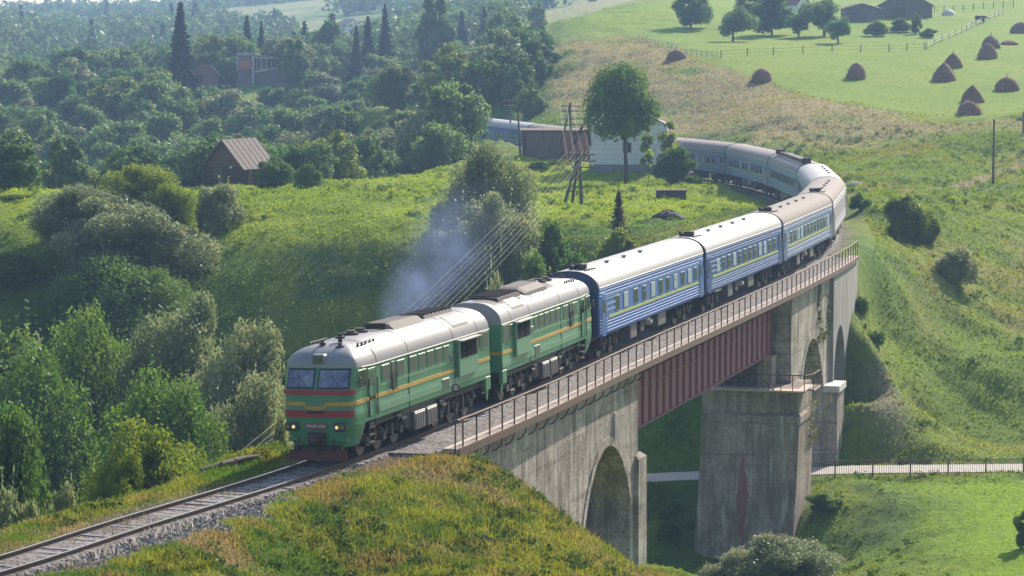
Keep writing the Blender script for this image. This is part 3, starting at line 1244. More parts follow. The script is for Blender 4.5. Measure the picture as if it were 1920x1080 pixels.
def skin_band(z0, z1, off, y_a, y_b, zfun=None, side=None):
    """a painted band on the skin between the plan positions; returns an MB"""
    mb = MB()
    rows = []
    for x, y in contour():
        if not (y_a <= y <= y_b):
            if rows:
                mb.loft(rows, flip=True)
                rows = []
            continue
        if side and x * side < -1e-6 and y > 1.2:
            if rows:
                mb.loft(rows, flip=True)
                rows = []
            continue
        a, b = (zfun(x, y) if zfun else (z0, z1))
        rows.append([nose(x, y, a, .001), nose(x, y, a, off), nose(x, y, b, off), nose(x, y, b, .001)])
    if len(rows) > 1:
        mb.loft(rows, flip=True)
    return mb


def wheelset_bogie(name, wheel_y, parent, rad=.525, wx=.79, frame=True, half=1.0):
    """a bogie: frame with its wheels as sub-parts"""
    mb = MB()
    y0, y1 = min(wheel_y) - .55, max(wheel_y) + .55
    for sx in (-1, 1):
        x = sx * half
        mb.bevbox(x - .06, x + .06, y0, y1, .55, .86, .03)
        for y in wheel_y:
            mb.bevbox(x - .13 + sx * .06, x + .13 + sx * .06, y - .2, y + .2, .38, .74, .04)
            for dy in (-.36, .36):
                mb.cyl((x + sx * .07, y + dy, .80), (0, 0, 1), .11, .42, 8)
        for a, b in zip(wheel_y[:-1], wheel_y[1:]):
            m = (a + b) / 2
            mb.tube([(x + sx * .1, m - .3, .35), (x + sx * .1, m + .3, .35)], .05, 5)
            mb.bevbox(x - .05, x + .16, m - .14, m + .14, .42, .98, .03)
    for y in (y0 + .1, y1 - .1):
        mb.box(-half, half, y - .08, y + .08, .58, .8)
    for m in [(a + b) / 2 for a, b in zip(wheel_y[:-1], wheel_y[1:])]:
        mb.box(-half, half, m - .2, m + .2, .6, .9)
    o = mb.build(name, BOG, parent)
    for y in wheel_y:
        w = MB()
        for sx in (-1, 1):
            w.cyl((sx * wx, y, rad), (1, 0, 0), rad, .13, 24, 0)
            w.cyl((sx * (wx - .075), y, rad), (1, 0, 0), rad + .03, .03, 24, 0)
            w.cyl((sx * (wx + .08), y, rad), (1, 0, 0), .16, .1, 12, 0)
        w.cyl((0, y, rad), (1, 0, 0), .09, 1.5, 10, 0)
        w.build('wheelset', WHL, o)
    return o


def text_mesh(txt, size, mat):
    cu = bpy.data.curves.new('lettering', 'FONT')
    cu.body = txt
    cu.size = size
    cu.align_x = 'CENTER'
    cu.align_y = 'CENTER'
    cu.extrude = .004
    o = bpy.data.objects.new('lettering', cu)
    COL.objects.link(o)
    dg = bpy.context.evaluated_depsgraph_get()
    me = bpy.data.meshes.new_from_object(o.evaluated_get(dg))
    bpy.data.objects.remove(o)
    me.materials.clear()
    me.materials.append(mat)
    me.name = 'lettering'
    return me


def make_loco(label):
    t = thing('diesel_locomotive', label, 'locomotive', group='green diesel locomotives of the train')
    # body shell
    mb = MB()
    zl = [LSILL, 1.62, 1.66, 1.95, 1.99, 2.5, 2.85, 3.0, 3.3, 3.55, 'e']
    rows = []
    for z in zl:
        row = []
        for x, y in contour():
            zz = eave(y) if z == 'e' else z
            o_ = .012 if z in (1.66, 1.95) else 0
            row.append(nose(x, y, zz, o_))
        rows.append(row)
    mb.loft(rows, 0, True)
    # rear wall
    for a, b in zip(rows[:-1], rows[1:]):
        mb.poly([a[0], a[-1], b[-1], b[0]][::-1])
    mb.poly([nose(x, y, LSILL) for x, y in contour()])
    # front apron below the sill, drawn in like a chin, and the rear corners
    rows = []
    cc = [(x, y) for x, y in contour() if y <= 1.62]
    for z, f in ((LSILL + .02, 1.0), (1.2, .97), (.9, .90), (.62, .84)):
        rows.append([(x * f, y + setback(z) * frontness(x, y) + .02 + (.9 * (1 - f) if abs(x) > 1.3 else 0), z) for x, y in cc])
    mb.loft(rows, 0, True, flip=True)
    # the apron's slanting cheek back to the sill
    for sx in (1, -1):
        e = [r[0] if sx > 0 else r[-1] for r in rows]
        q = [(sx * 1.45, 2.0, LSILL + .02)] + e
        mb.poly(q if sx < 0 else q[::-1])
        mb.bevbox(sx * 1.40 - .09, sx * 1.40 + .09, LB1 - .62, LB1 + .05, .95, LSILL + .1, .03)
        mb.loft([[(sx * 1.36, LB1 - .5, LSILL), (sx * 1.36, LB1, LSILL), (sx * 1.44, LB1, LSILL), (sx * 1.44, LB1 - .5, LSILL)],
                 [(sx * 1.30, LB1 - .22, .5), (sx * 1.30, LB1 - .05, .5), (sx * 1.36, LB1 - .05, .5), (sx * 1.36, LB1 - .22, .5)]], closed=True)
    mb.build('body', LG, t)
    # roof
    mb = MB()
    us = np.linspace(0, 1, 12)
    rows = [[loco_roof_point(x, y, u) for x, y in contour()] for u in us]
    mb.loft(rows, 0, True)
    mb.poly([r[0] for r in rows] + [r[-1] for r in rows[::-1]])
    roof = mb.build('roof', LROOF, t)
    # darker front of the cab roof
    mb = MB()
    rows = []
    for u in np.linspace(-.02, .62, 8):
        rows.append([tuple(np.array(loco_roof_point(x, y, max(0, u))) + np.array((0, -.010 if y < 1.2 else 0, .012 if u >= 0 else -.03))) for x, y in contour() if y < .86])
    mb.loft(rows, 0, True)
    mb.build('cab_roof_front', LROOFD, roof)
    # gutter along the eave
    mb = MB()
    for sx in (1, -1):
        mb.tube([(sx * (LW_ + .01), y, eave(y)) for y in np.linspace(LB1, 1.6, 14)], .028, 4)
    mb.build('gutter', paint('pale_gutter', (.5, .48, .46), .6), t)
    # seams across the roof
    for y in (3.2, 6.7, 12.0, 15.1):
        mb = MB()
        rows = []
        for k in range(25):
            x = LW_ * math.sin(-math.pi / 2 + math.pi * k / 24)
            rows.append([(x, y - .035, roof_at(x, y) + .010), (x, y + .035, roof_at(x, y) + .010)])
        mb.loft(rows, flip=True)
        mb.build('roof_seam', RUBB, roof)
    # sooty hood over the exhaust, higher on the far side
    mb = MB()
    rows = []
    for y, h in ((6.9, -.1), (7.3, .42), (7.6, .46), (10.6, .42), (10.9, .3), (11.2, -.1)):
        rows.append([(-1.15, y, 3.95), (-.95, y, max(4.0, 4.28 + h * .6)), (-.55, y, 4.5 + h * .6), (.35, y, 4.55 + h * .55), (.72, y, 4.35 + h * .25), (.82, y, 4.2)])
    mb.loft(rows, 0)
    mb.build('exhaust_hood', SOOT2, roof)
    mb = MB()
    mb.bevbox(-.5, .42, 7.0, 7.36, 4.5, 4.80, .05)
    mb.build('exhaust_stack', SOOT, roof)
    mb = MB()
    rows = [[(-.9, y, 4.30), (-.8, y, 4.62), (.35, y, 4.70), (.55, y, 4.42)] for y in (11.4, 14.9)]
    mb.loft(rows)
    for r in rows:
        mb.poly(r)
    for k in range(8):
        mb.tube([(-.75, 11.6 + .45 * k, 4.68), (.4, 11.6 + .45 * k, 4.73)], .04, 4)
    mb.build('fan_grille', SOOT, roof)
    # hatch panel on each roof slope, ladder rungs and hand rail
    for sx in (1, -1):
        mb = MB()
        mb.loft([[(sx * x, 12.4, roof_at(x, 13) + .014), (sx * x, 14.4, roof_at(x, 13) + .014)] for x in (1.34, 1.2, 1.0, .72)], 0, flip=sx > 0)
        mb.build('hatch_frame', RUBB, roof)
        mb = MB()
        for ya, yb in ((12.5, 13.35), (13.42, 14.3)):
            q = []
            for x in (1.28, 1.15, 1.0, .8):
                q.append([(sx * x, ya, roof_at(x, 13) + .030), (sx * x, yb, roof_at(x, 13) + .030)])
            mb.loft(q, 0, flip=sx > 0)
        mb.build('roof_hatch', paint('cream_hatch', (.50, .44, .36), .6, dirt=.4, scale=3), roof)
        mb = MB()
        for k in range(5):
            x = 1.0
            mb.box(sx * x - .03, sx * x + .03, 2.4 + k * .42, 2.5 + k * .42, roof_at(1.0, 3) - .05, roof_at(1.0, 3) + .09)
        mb.tube([(sx * 1.0, 2.4, roof_at(1, 3) + .1), (sx * 1.0, 4.15, roof_at(1, 3) + .1)], .02, 4)
        mb.build('roof_handrail', BLK, roof)
    mb = MB()
    rows = []
    for y in np.linspace(5.8, 16.0, 30):
        w0, w1 = -1.1 - .12 * math.sin(y * 3.1), .22 + .22 * math.sin(y * 1.7) * math.sin(y * .6 + 1)
        rows.append([(x, y, roof_at(x, y) + .006) for x in np.linspace(w0, w1, 7)])
    mb.loft(rows, 0, True)
    mb.build('soot_streak', SOOT2, roof)
    # horns and aerials on the cab roof
    for x, y, r, h in ((-.25, 1.9, .10, .28), (.25, 2.5, .15, .30), (.55, 1.75, .13, .22)):
        mb = MB()
        zb = loco_roof_point(0, 2.9, 1)[2] - .28 * max(0, 2.9 - y)
        mb.cyl((x, y, zb + h / 2), (0, 0, 1), r * .6, h + .3, 8)
        mb.cyl((x, y, zb + h), (0, 0, 1), r * 1.35, .08, 12)
        mb.build('horn', BLK, roof)
    for y in (4.6, 5.6):
        mb = MB()
        mb.cyl((-.15, y, 4.62), (0, 0, 1), .32, .1, 14)
        mb.cyl((-.15, y, 4.7), (0, 0, 1), .18, .1, 12)
        mb.build('roof_ventilator', SOOT2, roof)
    # top headlight
    mb = MB()
    mb.bevbox(-.27, .27, .78, 1.5, 3.80, 4.2, .05)
    hl = mb.build('top_headlight', LROOFD, t)
    mb = MB()
    mb.bevbox(-.20, .20, .765, .80, 3.86, 4.14, .03)
    mb.build('lens', glass('headlight_glass', (.09, .11, .09), .1), hl)
    # windscreen panes with their rubber
    for xa, xb in ((-1.2, -.12), (.12, 1.27)):
        def face(z, x, o_):
            k = 1.0
            ax = abs(x) / LW_
            y = 1.6 - (1.6 - LB0) * (max(0, 1 - ax ** (2 / .42))) ** .21
            return nose(x, y, z, o_)
        mb = MB()
        xs = np.linspace(xa - .05, xb + .05, 8)
        mb.loft([[face(z, x, .012) for x in xs] for z in (2.90, 3.2, 3.66)], 0, flip=False)
        w = mb.build('windscreen', RUBB, t)
        mb = MB()
        xs = np.linspace(xa, xb, 8)
        mb.loft([[face(z, x, .022) for x in xs] for z in (2.96, 3.2, 3.60)], 0)
        mb.build('pane', GLS, w)
        mb = MB()
        m_ = (xa + xb) / 2
        mb.tube([face(2.96, m_ + .3, .03), face(3.4, m_ - .12, .035)], .012, 4)
        mb.build('wiper', BLK, w)
    # stripes
    skin_band(2.68, 2.86, .07, -1, 1.02).build('red_stripe', REDS, t)
    skin_band(1.80, 2.07, .05, -1, .90).build('red_stripe', REDS, t)

    def yz(x, y):
        d = .17 * float(np.interp(abs(x), [0, .32, .46, 9], [1, 1, 0, 0])) if y < .8 else 0
        return 2.25 - d, 2.40 - d
    # the front of the stripe with its notch, then along the sides
    mb = MB()
    rows = []
    xs = [-1.455, -1.45, -1.44, -1.42, -1.40, -1.36, -1.3, -1.2, -1.1, -1, -.9, -.8, -.7, -.6, -.47, -.46, -.33, -.32, -.2, -.1]
    xs = xs + [0] + [-x for x in xs[::-1]]
    for x in xs:
        ax = abs(x) / LW_
        y = 1.6 - (1.6 - LB0) * (max(0, 1 - ax ** (2 / .42))) ** .21
        a, b = yz(x, .5)
        rows.append([nose(x, y, a, .004), nose(x, y, a, .034), nose(x, y, b, .034), nose(x, y, b, .004)])
    mb.loft(rows)
    ye = 1.6 - (1.6 - LB0) * (1 - (1.455 / LW_) ** (2 / .42)) ** .21
    for sx in (1, -1):
        for ya, yb in ((ye, 12.05), (15.0, LB1)):
            mb.box(sx * (LW_ + .01) - .012, sx * (LW_ + .01) + .012, ya, yb, 2.25, 2.40)
    mb.box(-1.45, 1.45, LB1 - .002, LB1 + .014, 2.25, 2.40)
    mb.build('yellow_stripe', YEL, t)
    # paler dusty bands low on the sides
    for sx in (1, -1):
        b2 = skin_band(1.68, 1.93, .018, 3.0, 17, side=sx)
        b2.build('side_band', LG2, t)
        b2 = skin_band(2.66, 2.78, .012, 3.0, 12.0, side=sx)
        b2.build('side_band', LG2, t)
    # side windows
    for sx in (1, -1):
        for y0, y1, z0, z1, mm, nm in ((1.28, 1.98, 2.88, 3.5, GLS2, 'cab_side_window'), (3.75, 4.5, 2.86, 3.42, GREYP, 'side_window'), (5.4, 6.15, 2.86, 3.42, GREYP, 'side_window'),
                                       (6.85, 7.55, 2.88, 3.42, GREYP, 'side_window'), (7.85, 8.55, 2.88, 3.42, GREYP, 'side_window'), (8.85, 9.55, 2.88, 3.42, GREYP, 'side_window'),
                                       (9.85, 10.5, 2.88, 3.42, GREYP, 'side_window'), (10.8, 11.4, 2.88, 3.42, GREYP, 'side_window'), (11.55, 11.9, 2.7, 3.0, GREYP, 'side_window'),
                                       (14.98, 15.35, 2.9, 3.45, GLS2, 'side_window'), (15.6, 16.4, 2.85, 3.52, GREYP, 'side_window'), (10.6, 11.35, 1.62, 2.05, GREYP, 'side_hatch')):
            mb = MB()
            mb.bevbox(sx * LW_ - .03, sx * LW_ + .03, y0 - .05, y1 + .05, z0 - .05, z1 + .05, .015, 0)
            w = mb.build(nm, LG2, t)
            mb = MB()
            mb.box(sx * (LW_ + .031) - .004, sx * (LW_ + .031) + .004, y0, y1, z0, z1)
            mb.build('pane', mm, w)
        # door with dark edges and grab rails
        for ya, yb in ((2.25, 3.0), (4.75, 5.1)):
            mb = MB()
            hi = 1.62 if ya < 3 else 2.35
            mb.bevbox(sx * LW_ - .03, sx * LW_ + .022, ya, yb, hi, 3.5, .01)
            d = mb.build('door', LG if ya < 3 else GREYP, t)
            mb = MB()
            for y in (ya - .07, yb + .07):
                mb.tube([(sx * (LW_ + .07), y, hi), (sx * (LW_ + .07), y, 3.1)], .022, 5)
                mb.box(sx * LW_ - .01, sx * LW_ + .012, y - .06, y + .06, hi, 3.45)
            mb.build('grab_rail', RUBB, d)
            if ya < 3:
                mb = MB()
                mb.box(sx * (LW_ + .026) - .004, sx * (LW_ + .026) + .004, ya + .12, yb - .12, 2.8, 3.4)
                mb.build('pane', GREYP, d)
        # ladder steps under the door
        mb = MB()
        for z in (.55, .85, 1.15):
            mb.box(sx * 1.38 - .1, sx * 1.38 + .1, 2.3, 2.95, z, z + .03)
        for y in (2.3, 2.95):
            mb.tube([(sx * 1.46, y, .5), (sx * 1.46, y, LSILL + .1)], .02, 4)
        mb.build('steps', BLK, t)
        # radiator box with shutters
        mb = MB()
        mb.bevbox(sx * (LW_ + .02) - .13, sx * (LW_ + .02) + .13, 12.35, 14.75, 1.98, 3.52, .02)
        rb = mb.build('radiator_box', LG2, t)
        mb = MB()
        mb.box(sx * (LW_ + .155) - .004, sx * (LW_ + .155) + .004, 12.5, 14.62, 2.76, 3.44)
        for k in range(6):
            z = 2.82 + k * .115
            mb.box(sx * (LW_ + .175) - .012, sx * (LW_ + .175) + .012, 12.5, 14.62, z, z + .02)
        mb.box(sx * (LW_ + .18) - .012, sx * (LW_ + .18) + .012, 13.28, 13.34, 2.76, 3.44)
        mb.build('shutter', paint('shutter_black', (.015, .016, .018), .9, spec=.1), rb)
        mb = MB()
        mb.box(sx * (LW_ + .2) - .14, sx * (LW_ + .2) + .14, 12.3, 14.8, 3.525, 3.56)
        mb.build('awning', paint('pale_awning', (.55, .55, .5), .5, dirt=.3), rb)
        # panel joints
        mb = MB()
        for y in (6.68, 12.12):
            mb.box(sx * (LW_ + .008) - .012, sx * (LW_ + .008) + .012, y - .025, y + .025, LSILL, LE)
        mb.build('panel_joint', RUBB, t)
        # tank and battery boxes between the bogies
    mb = MB()
    mb.bevbox(-1.25, 1.25, 7.0, 10.6, .45, 1.2, .12)
    mb.build('fuel_tank', TANK, t)
    for sx in (1, -1):
        for ya, yb in ((7.3, 8.55), (8.75, 9.95)):
            mb = MB()
            mb.bevbox(sx * 1.28 - .18, sx * 1.28 + .18, ya, yb, .38, 1.12, .05)
            for k in range(4):
                mb.box(sx * 1.465 - .01, sx * 1.465 + .01, ya + .15 + k * .27, ya + .19 + k * .27, .45, 1.0)
            bx = mb.build('battery_box', TANK, t)
            mb = MB()
            mb.bevbox(sx * 1.28 - .17, sx * 1.28 + .17, ya + .02, yb - .02, 1.122, 1.15, .01)
            mb.build('box_lid', SLV, bx)
        mb = MB()
        for k, (y, z) in enumerate(((5.9, 1.15), (6.4, 1.0), (10.8, 1.1), (11.1, .95), (2.9, 1.2))):
            mb.cyl((sx * 1.2, y, z), (0, 1, 0), .16, .5, 10)
            mb.build('air_cylinder', BLK, t)
            mb = MB()
        for q in ([(sx * 1.3, 3.2, 1.25), (sx * 1.3, 6.9, 1.2)], [(sx * 1.3, 10.6, 1.2), (sx * 1.3, 16, 1.28)]):
            mb = MB()
            mb.tube(q, .035, 5)
            mb.build('air_pipe', BLK, t)
    # underframe beam
    mb = MB()
    mb.box(-1.2, 1.2, 1.6, 16.4, 1.1, LSILL - .01)
    mb.build('underframe', BLK, t)
    wheelset_bogie('bogie', [2.75, 4.6, 6.45], t)
    wheelset_bogie('bogie', [11.2, 13.05, 14.9], t)
    # lower headlights
    for sx in (1, -1):
        mb = MB()
        mb.bevbox(sx * 1.02 - .27, sx * 1.02 + .27, .32, .75, 1.28, 1.60, .05)
        h = mb.build('headlight', paint('dark_lamp_housing', (.05, .06, .05), .5), t)
        for dx, mm in ((-.12 * sx, LAMP), (.12 * sx, glass('dim_lamp_glass', (.25, .2, .12), .15))):
            mb = MB()
            mb.cyl((sx * 1.02 + dx, .315, 1.44), (0, 1, 0), .065, .03, 16)
            mb.build('lamp_glass', mm, h)
        mb = MB()
        mb.bevbox(sx * .98 - .25, sx * .98 + .25, .52, .8, .86, 1.0, .03)
        mb.build('front_step', LG, t)
    mb = MB()
    mb.bevbox(-.36, .36, .345, .5, 1.96, 2.07, .02)
    for k in range(5):
        mb.box(-.31 + k * .14, -.25 + k * .14, .335, .35, 1.97, 2.06)
    mb.build('front_grille', SOOT2, t)
    mb = MB()
    mb.bevbox(-.43, .43, .385, .44, 1.36, 1.56, .01)
    pl = mb.build('number_plate', PLATE, t)
    x = link('plate_lettering', text_mesh('2M62У-034', .17, WHT), pl)
    x.location = (0, .380, 1.46)
    x.rotation_euler = (math.pi / 2, 0, 0)
    # coupler and plough
    mb = MB()
    mb.bevbox(-.36, .36, .30, .55, .72, 1.22, .06)
    mb.bevbox(-.20, .20, .02, .4, .80, 1.16, .07)
    mb.bevbox(-.06, .14, -.12, .1, .84, 1.12, .04)
    mb.build('coupler', COUP, t)
    mb = MB()
    for q in ([(.1, .38, .8), (.14, .3, .5), (.12, .4, .3)], [(-.75, .4, 1.0), (-.75, .3, .7), (-.7, .42, .55)], [(.75, .4, 1.0), (.75, .3, .7), (.7, .42, .55)]):
        mb = MB()
        mb.tube(q, .032, 6)
        mb.build('brake_hose', BLK, t)
    mb = MB()
    mb.bevbox(-1.0, 1.0, .45, .9, .5, .7, .03)
    mb.build('buffer_beam', BLK, t)
    mb = MB()
    mb.loft([[(-1.22, .62, .12), (0, .40, .12), (1.22, .62, .12)], [(-1.22, .56, .52), (0, .36, .52), (1.22, .56, .52)]], flip=False)
    mb.loft([[(-1.22, .68, .12), (0, .46, .12), (1.22, .68, .12)], [(-1.22, .62, .52), (0, .42, .52), (1.22, .62, .52)]], flip=True)
    mb.loft([[(-1.22, .56, .52), (0, .36, .52), (1.22, .56, .52)], [(-1.22, .62, .52), (0, .42, .52), (1.22, .62, .52)]])
    mb.build('plough', PLOW, t)
    # rear gangway and rear coupler
    mb = MB()
    mb.bevbox(-.5, .5, LB1, LB1 + .42, 1.5, 3.5, .06)
    mb.build('gangway', RUBB, t)
    mb = MB()
    mb.bevbox(-.22, .22, LB1 - .1, LB1 + .9, .8, 1.15, .05)
    mb.build('rear_coupler', COUP, t)
    # mirrors at the cab
    for sx in (1, -1):
        mb = MB()
        mb.bevbox(sx * 1.62 - .02, sx * 1.62 + .02, 1.05, 1.17, 2.95, 3.3, .01)
        mb.tube([(sx * LW_ * .97, 1.2, 3.1), (sx * 1.62, 1.12, 3.1)], .015, 4)
        mb.build('mirror', BLK, t)
    return t


def place_vehicle(t, i, turned=False):
    (x0, y0), (x1, y1) = JOINTS[i], JOINTS[i + 1]
    th = math.atan2(x1 - x0, y1 - y0)
    if turned:
        t.location = (x1, y1, 0)
        t.rotation_euler = (0, CANT, -th + math.pi)
    else:
        t.location = (x0, y0, 0)
        t.rotation_euler = (0, -CANT, -th)


lo = make_loco('leading green diesel locomotive with lit headlights, its cab facing the camera')
place_vehicle(lo, 0)
lo2 = copy_tree(lo)
lo2['label'] = 'second green diesel locomotive, coupled back to back behind the leading one'
place_vehicle(lo2, 1, True)

# ------------------------------------------------------------------ coaches
CW_, CE, CSILL, CTOP = 1.55, 3.74, 1.31, 4.62
BELL = paint('gangway_rubber', (.03, .03, .035), .8, dirt=.3)
ROOFW = paint('coach_roof_white', (.37, .36, .375), .55, dirt=.35, scale=.8, dirt_col=(.45, .42, .40))
ROOFP = paint('coach_roof_pinkish', (.33, .29, .29), .85, spec=.15, dirt=.5, scale=.8, dirt_col=(.34, .29, .27))
ROOFB = paint('coach_roof_beige', (.31, .27, .255), .85, spec=.15, dirt=.5, scale=.8, dirt_col=(.30, .25, .23))
ROOFG = paint('coach_roof_grey', (.33, .30, .31), .85, spec=.15, dirt=.5, scale=.8, dirt_col=(.26, .22, .22))
BLUE1 = paint('coach_blue', (.050, .140, .43), .5, spec=.3, dirt=.3, scale=1, dirt_col=(.2, .24, .36), streak=True)
BLUE2 = paint('coach_deep_blue', (.018, .072, .28), .5, spec=.3, dirt=.25, scale=1, dirt_col=(.12, .18, .3), streak=True)
BLUE3 = paint('coach_grey_blue', (.125, .185, .32), .55, spec=.3, dirt=.4, scale=1, dirt_col=(.3, .3, .33), streak=True)
GREYB = paint('coach_grey_blue_pale', (.215, .26, .36), .55, spec=.3, dirt=.4, scale=1, dirt_col=(.28, .28, .30), streak=True)
GREY4 = paint('coach_pale_grey', (.30, .29, .30), .6, spec=.3, dirt=.5, scale=1, dirt_col=(.33, .29, .28), streak=True)
ENDB = paint('coach_end_blue', (.030, .065, .165), .55, dirt=.4, scale=1.5, dirt_col=(.05, .05, .06))
BANDP = paint('pale_blue_band', (.24, .34, .56), .4, dirt=.3, scale=2)
LIME = paint('lime_stripe', (.46, .52, .10), .45, dirt=.25, scale=2)
WFR = paint('coach_window_frame', (.14, .23, .42), .4, dirt=.3)
CURT = paint('pale_curtain', (.33, .42, .44), .5, dirt=.3, scale=4)
UNDER = paint('coach_underframe', (.04, .037, .036), .75, dirt=.5, scale=3, dirt_col=(.1, .08, .07))
UBOX = paint('equipment_box', (.13, .12, .12), .6, dirt=.5, scale=3)
BRT = paint('bright_dusty_metal', (.62, .55, .48), .5, dirt=.4, scale=5)


def side_profile(rib):
    """height and outward offset of a coach side, with pressed ribs"""
    q = [(CSILL, 0.0)]
    z = CSILL + .06
    while z < 2.12:
        q += [(z, 0), (z + .03, rib), (z + .075, rib), (z + .105, 0)]
        z += .155
    q += [(2.2, 0), (3.18, 0)]
    z = 3.24
    while z < CE - .14:
        q += [(z, 0), (z + .03, rib), (z + .075, rib), (z + .105, 0)]
        z += .155
    q += [(CE, -.01)]
    return q


def coach_roof(x, k=2.5):
    return CE + (CTOP - CE) * (1 - min(1, abs(x) / CW_) ** k) ** (1 / 1.9)


def make_coach(label, side, roofm, stripe=LIME, bands=None, wins='a', L=24.5, hatch=True, rack=False, vents=4, seed=0, tailend=None, endm=None):
    t = thing('railway_coach', label, 'railway coach', group='blue and grey coaches of the passenger train')
    rn = random.Random(seed)
    y0, y1 = .38, L - .38
    prof = side_profile(.022)
    endm = endm or ENDB
    mb = MB()
    for sx in (1, -1):
        rows = [[(sx * (CW_ - .04), y0, z) for z, o in prof], [(sx * (CW_ + o), y0 + .06, z) for z, o in prof], [(sx * (CW_ + o), y1 - .06, z) for z, o in prof], [(sx * (CW_ - .04), y1, z) for z, o in prof]]
        mb.loft(rows, 0, flip=sx > 0)
    mb.poly([(-CW_ + .04, y0, CSILL), (-CW_ + .04, y1, CSILL), (CW_ - .04, y1, CSILL), (CW_ - .04, y0, CSILL)])
    mb.build('body', side, t)
    # roof
    mb = MB()
    xs = [CW_ * math.sin(-math.pi / 2 + math.pi * k / 22) for k in range(23)]
    ys = [y0, y0 + .02, y1 - .02, y1]
    mb.loft([[(x * 1.012, y, coach_roof(x)) for x in xs] for y in ys], 0, True)
    roof = mb.build('roof', roofm, t)
    mb = MB()
    for sx in (1, -1):
        mb.tube([(sx * (CW_ + .012), y0 + .02, CE - .01), (sx * (CW_ + .012), y1 - .02, CE - .01)], .03, 5)
    mb.build('gutter', paint('dusty_gutter', (.5, .47, .46), .5), t)
    # ends
    for y, d in ((y0, -1), (y1, 1)):
        mb = MB()
        q = [(-CW_ + .04, y, CSILL - .06), (CW_ - .04, y, CSILL - .06), (CW_ - .04, y, CE)] + [(x, y, coach_roof(x)) for x in xs[::-1][1:-1]] + [(-CW_ + .04, y, CE)]
        mb.poly([(a, b + d * .004, c) for a, b, c in (q if d < 0 else q[::-1])])
        for sx in (-1, 1):
            mb.box(sx * 1.38 - .12, sx * 1.38 + .12, y + min(0, d * .1), y + max(0, d * .1), CSILL - .05, CE - .15)
        e = mb.build('end_wall', endm, t)
        mb = MB()
        mb.bevbox(-.62, .62, y + min(d * .1, d * .39), y + max(d * .1, d * .39), 1.25, 3.55, .08)
        mb.build('gangway', BELL, e)
        mb = MB()
        rows = []
        for yy in (y, y + d * .16):
            rows.append([(x * 1.0, yy, coach_roof(x) + .012) for x in xs])
        mb.loft(rows, 0, True, flip=d < 0)
        mb.build('roof_lip', RUBB, e)
        mb = MB()
        mb.bevbox(-.2, .2, y + min(0, d * .45), y + max(0, d * .45), .78, 1.12, .05)
        mb.build('coupler', COUP, e)
    # colour bands and stripe
    for sx in (1, -1):
        def strip(nm, z0, z1, ya, yb, m_, o_=.030):
            b = MB()
            b.box(sx * (CW_ + o_ - .012) - .012, sx * (CW_ + o_ - .012) + .012, ya, yb, z0, z1)
            return b.build(nm, m_, t)
        if stripe:
            strip('lime_stripe', 2.08, 2.20, y0 + 1.75, y1 - 1.3, stripe)
        for z0, z1, ya, yb in (bands or []):
            strip('pale_band', z0, z1, y0 + ya, y1 - yb, BANDP, .026)
        # doors at the ends
        for ya, yb in ((y0 + .45, y0 + 1.2), (y1 - 1.05, y1 - .3)):
            b = MB()
            b.bevbox(sx * (CW_ - .02) - .05, sx * (CW_ - .02) + .05, ya, yb, 1.22, 3.42, .015)
            d = b.build('door', side, t)
            b = MB()
            b.box(sx * (CW_ + .032) - .004, sx * (CW_ + .032) + .004, ya + .18, yb - .18, 2.45, 3.1)
            b.build('pane', GLS2, d)
            b = MB()
            for y in (ya - .06, yb + .06):
                b.tube([(sx * (CW_ + .06), y, 1.3), (sx * (CW_ + .06), y, 2.9)], .018, 4)
            b.build('grab_rail', BRT, d)
        # windows
        if wins == 'a':
            lst = [(4.0, .7), (5.75, .8), (7.9, .75), (9.75, .7), (11.7, .85), (13.5, .75), (15.2, .75), (17.0, .8), (18.8, .75), (20.5, .8), (22.0, .6)]
        elif wins == 'b':
            lst = [(3.7 + 1.62 * k, .85) for k in range(12)]
        elif wins == 'c':
            lst = [(2.6 + 1.45 * k, .85) for k in range(14)]
        else:
            lst = []
        for k, (y, w) in enumerate(lst):
            mb = MB()
            mb.bevbox(sx * CW_ - .02, sx * CW_ + .028, y - w / 2 - .06, y + w / 2 + .06, 2.28, 3.10, .012)
            wd_ = mb.build('window', WFR, t)
            mb = MB()
            mb.box(sx * (CW_ + .029) - .004, sx * (CW_ + .029) + .004, y - w / 2, y + w / 2, 2.34, 3.05)
            pale = (wins == 'a' and k in (1, 4, 7, 9)) or (wins == 'b' and rn.random() < .3)
            mb.build('pane', CURT if pale else GLS2, wd_)
            if wins == 'b' or rn.random() < .4:
                mb = MB()
                mb.box(sx * (CW_ + .034) - .006, sx * (CW_ + .034) + .006, y - w / 2, y + w / 2, 2.80, 2.84)
                mb.build('sash', WFR, wd_)
    # roof fittings
    if hatch:
        for (xx, yy) in ((.15, 1.5),):
            mb = MB()
            mb.bevbox(xx - .45, xx + .45, yy - .10, yy + .10, coach_roof(.3) + .02, coach_roof(.3) + .28, .03)
            mb.bevbox(xx - .30, xx - .12, yy - .45, yy + .35, coach_roof(.3) + .04, coach_roof(.3) + .24, .03)
            mb.bevbox(xx + .12, xx + .38, yy - .3, yy + .5, coach_roof(.3) + .02, coach_roof(.3) + .30, .03)
            mb.tube([(xx + .5, yy - .5, coach_roof(.6) + .05), (xx + .72, yy + .8, coach_roof(.7) + .06)], .045, 5)
            mb.build('chimney_cluster', SOOT, roof)
    for k in range(vents):
        y = 6.2 + k * 3.6
        mb = MB()
        z = coach_roof(.45)
        mb.cyl((.45, y, z + .04), (0, 0, 1), .10, .12, 8)
        mb.cyl((.45, y, z + .10), (0, 0, 1), .15, .04, 8)
        mb.build('roof_ventilator', paint('vent_grey', (.22, .21, .21), .7, dirt=.4), roof)
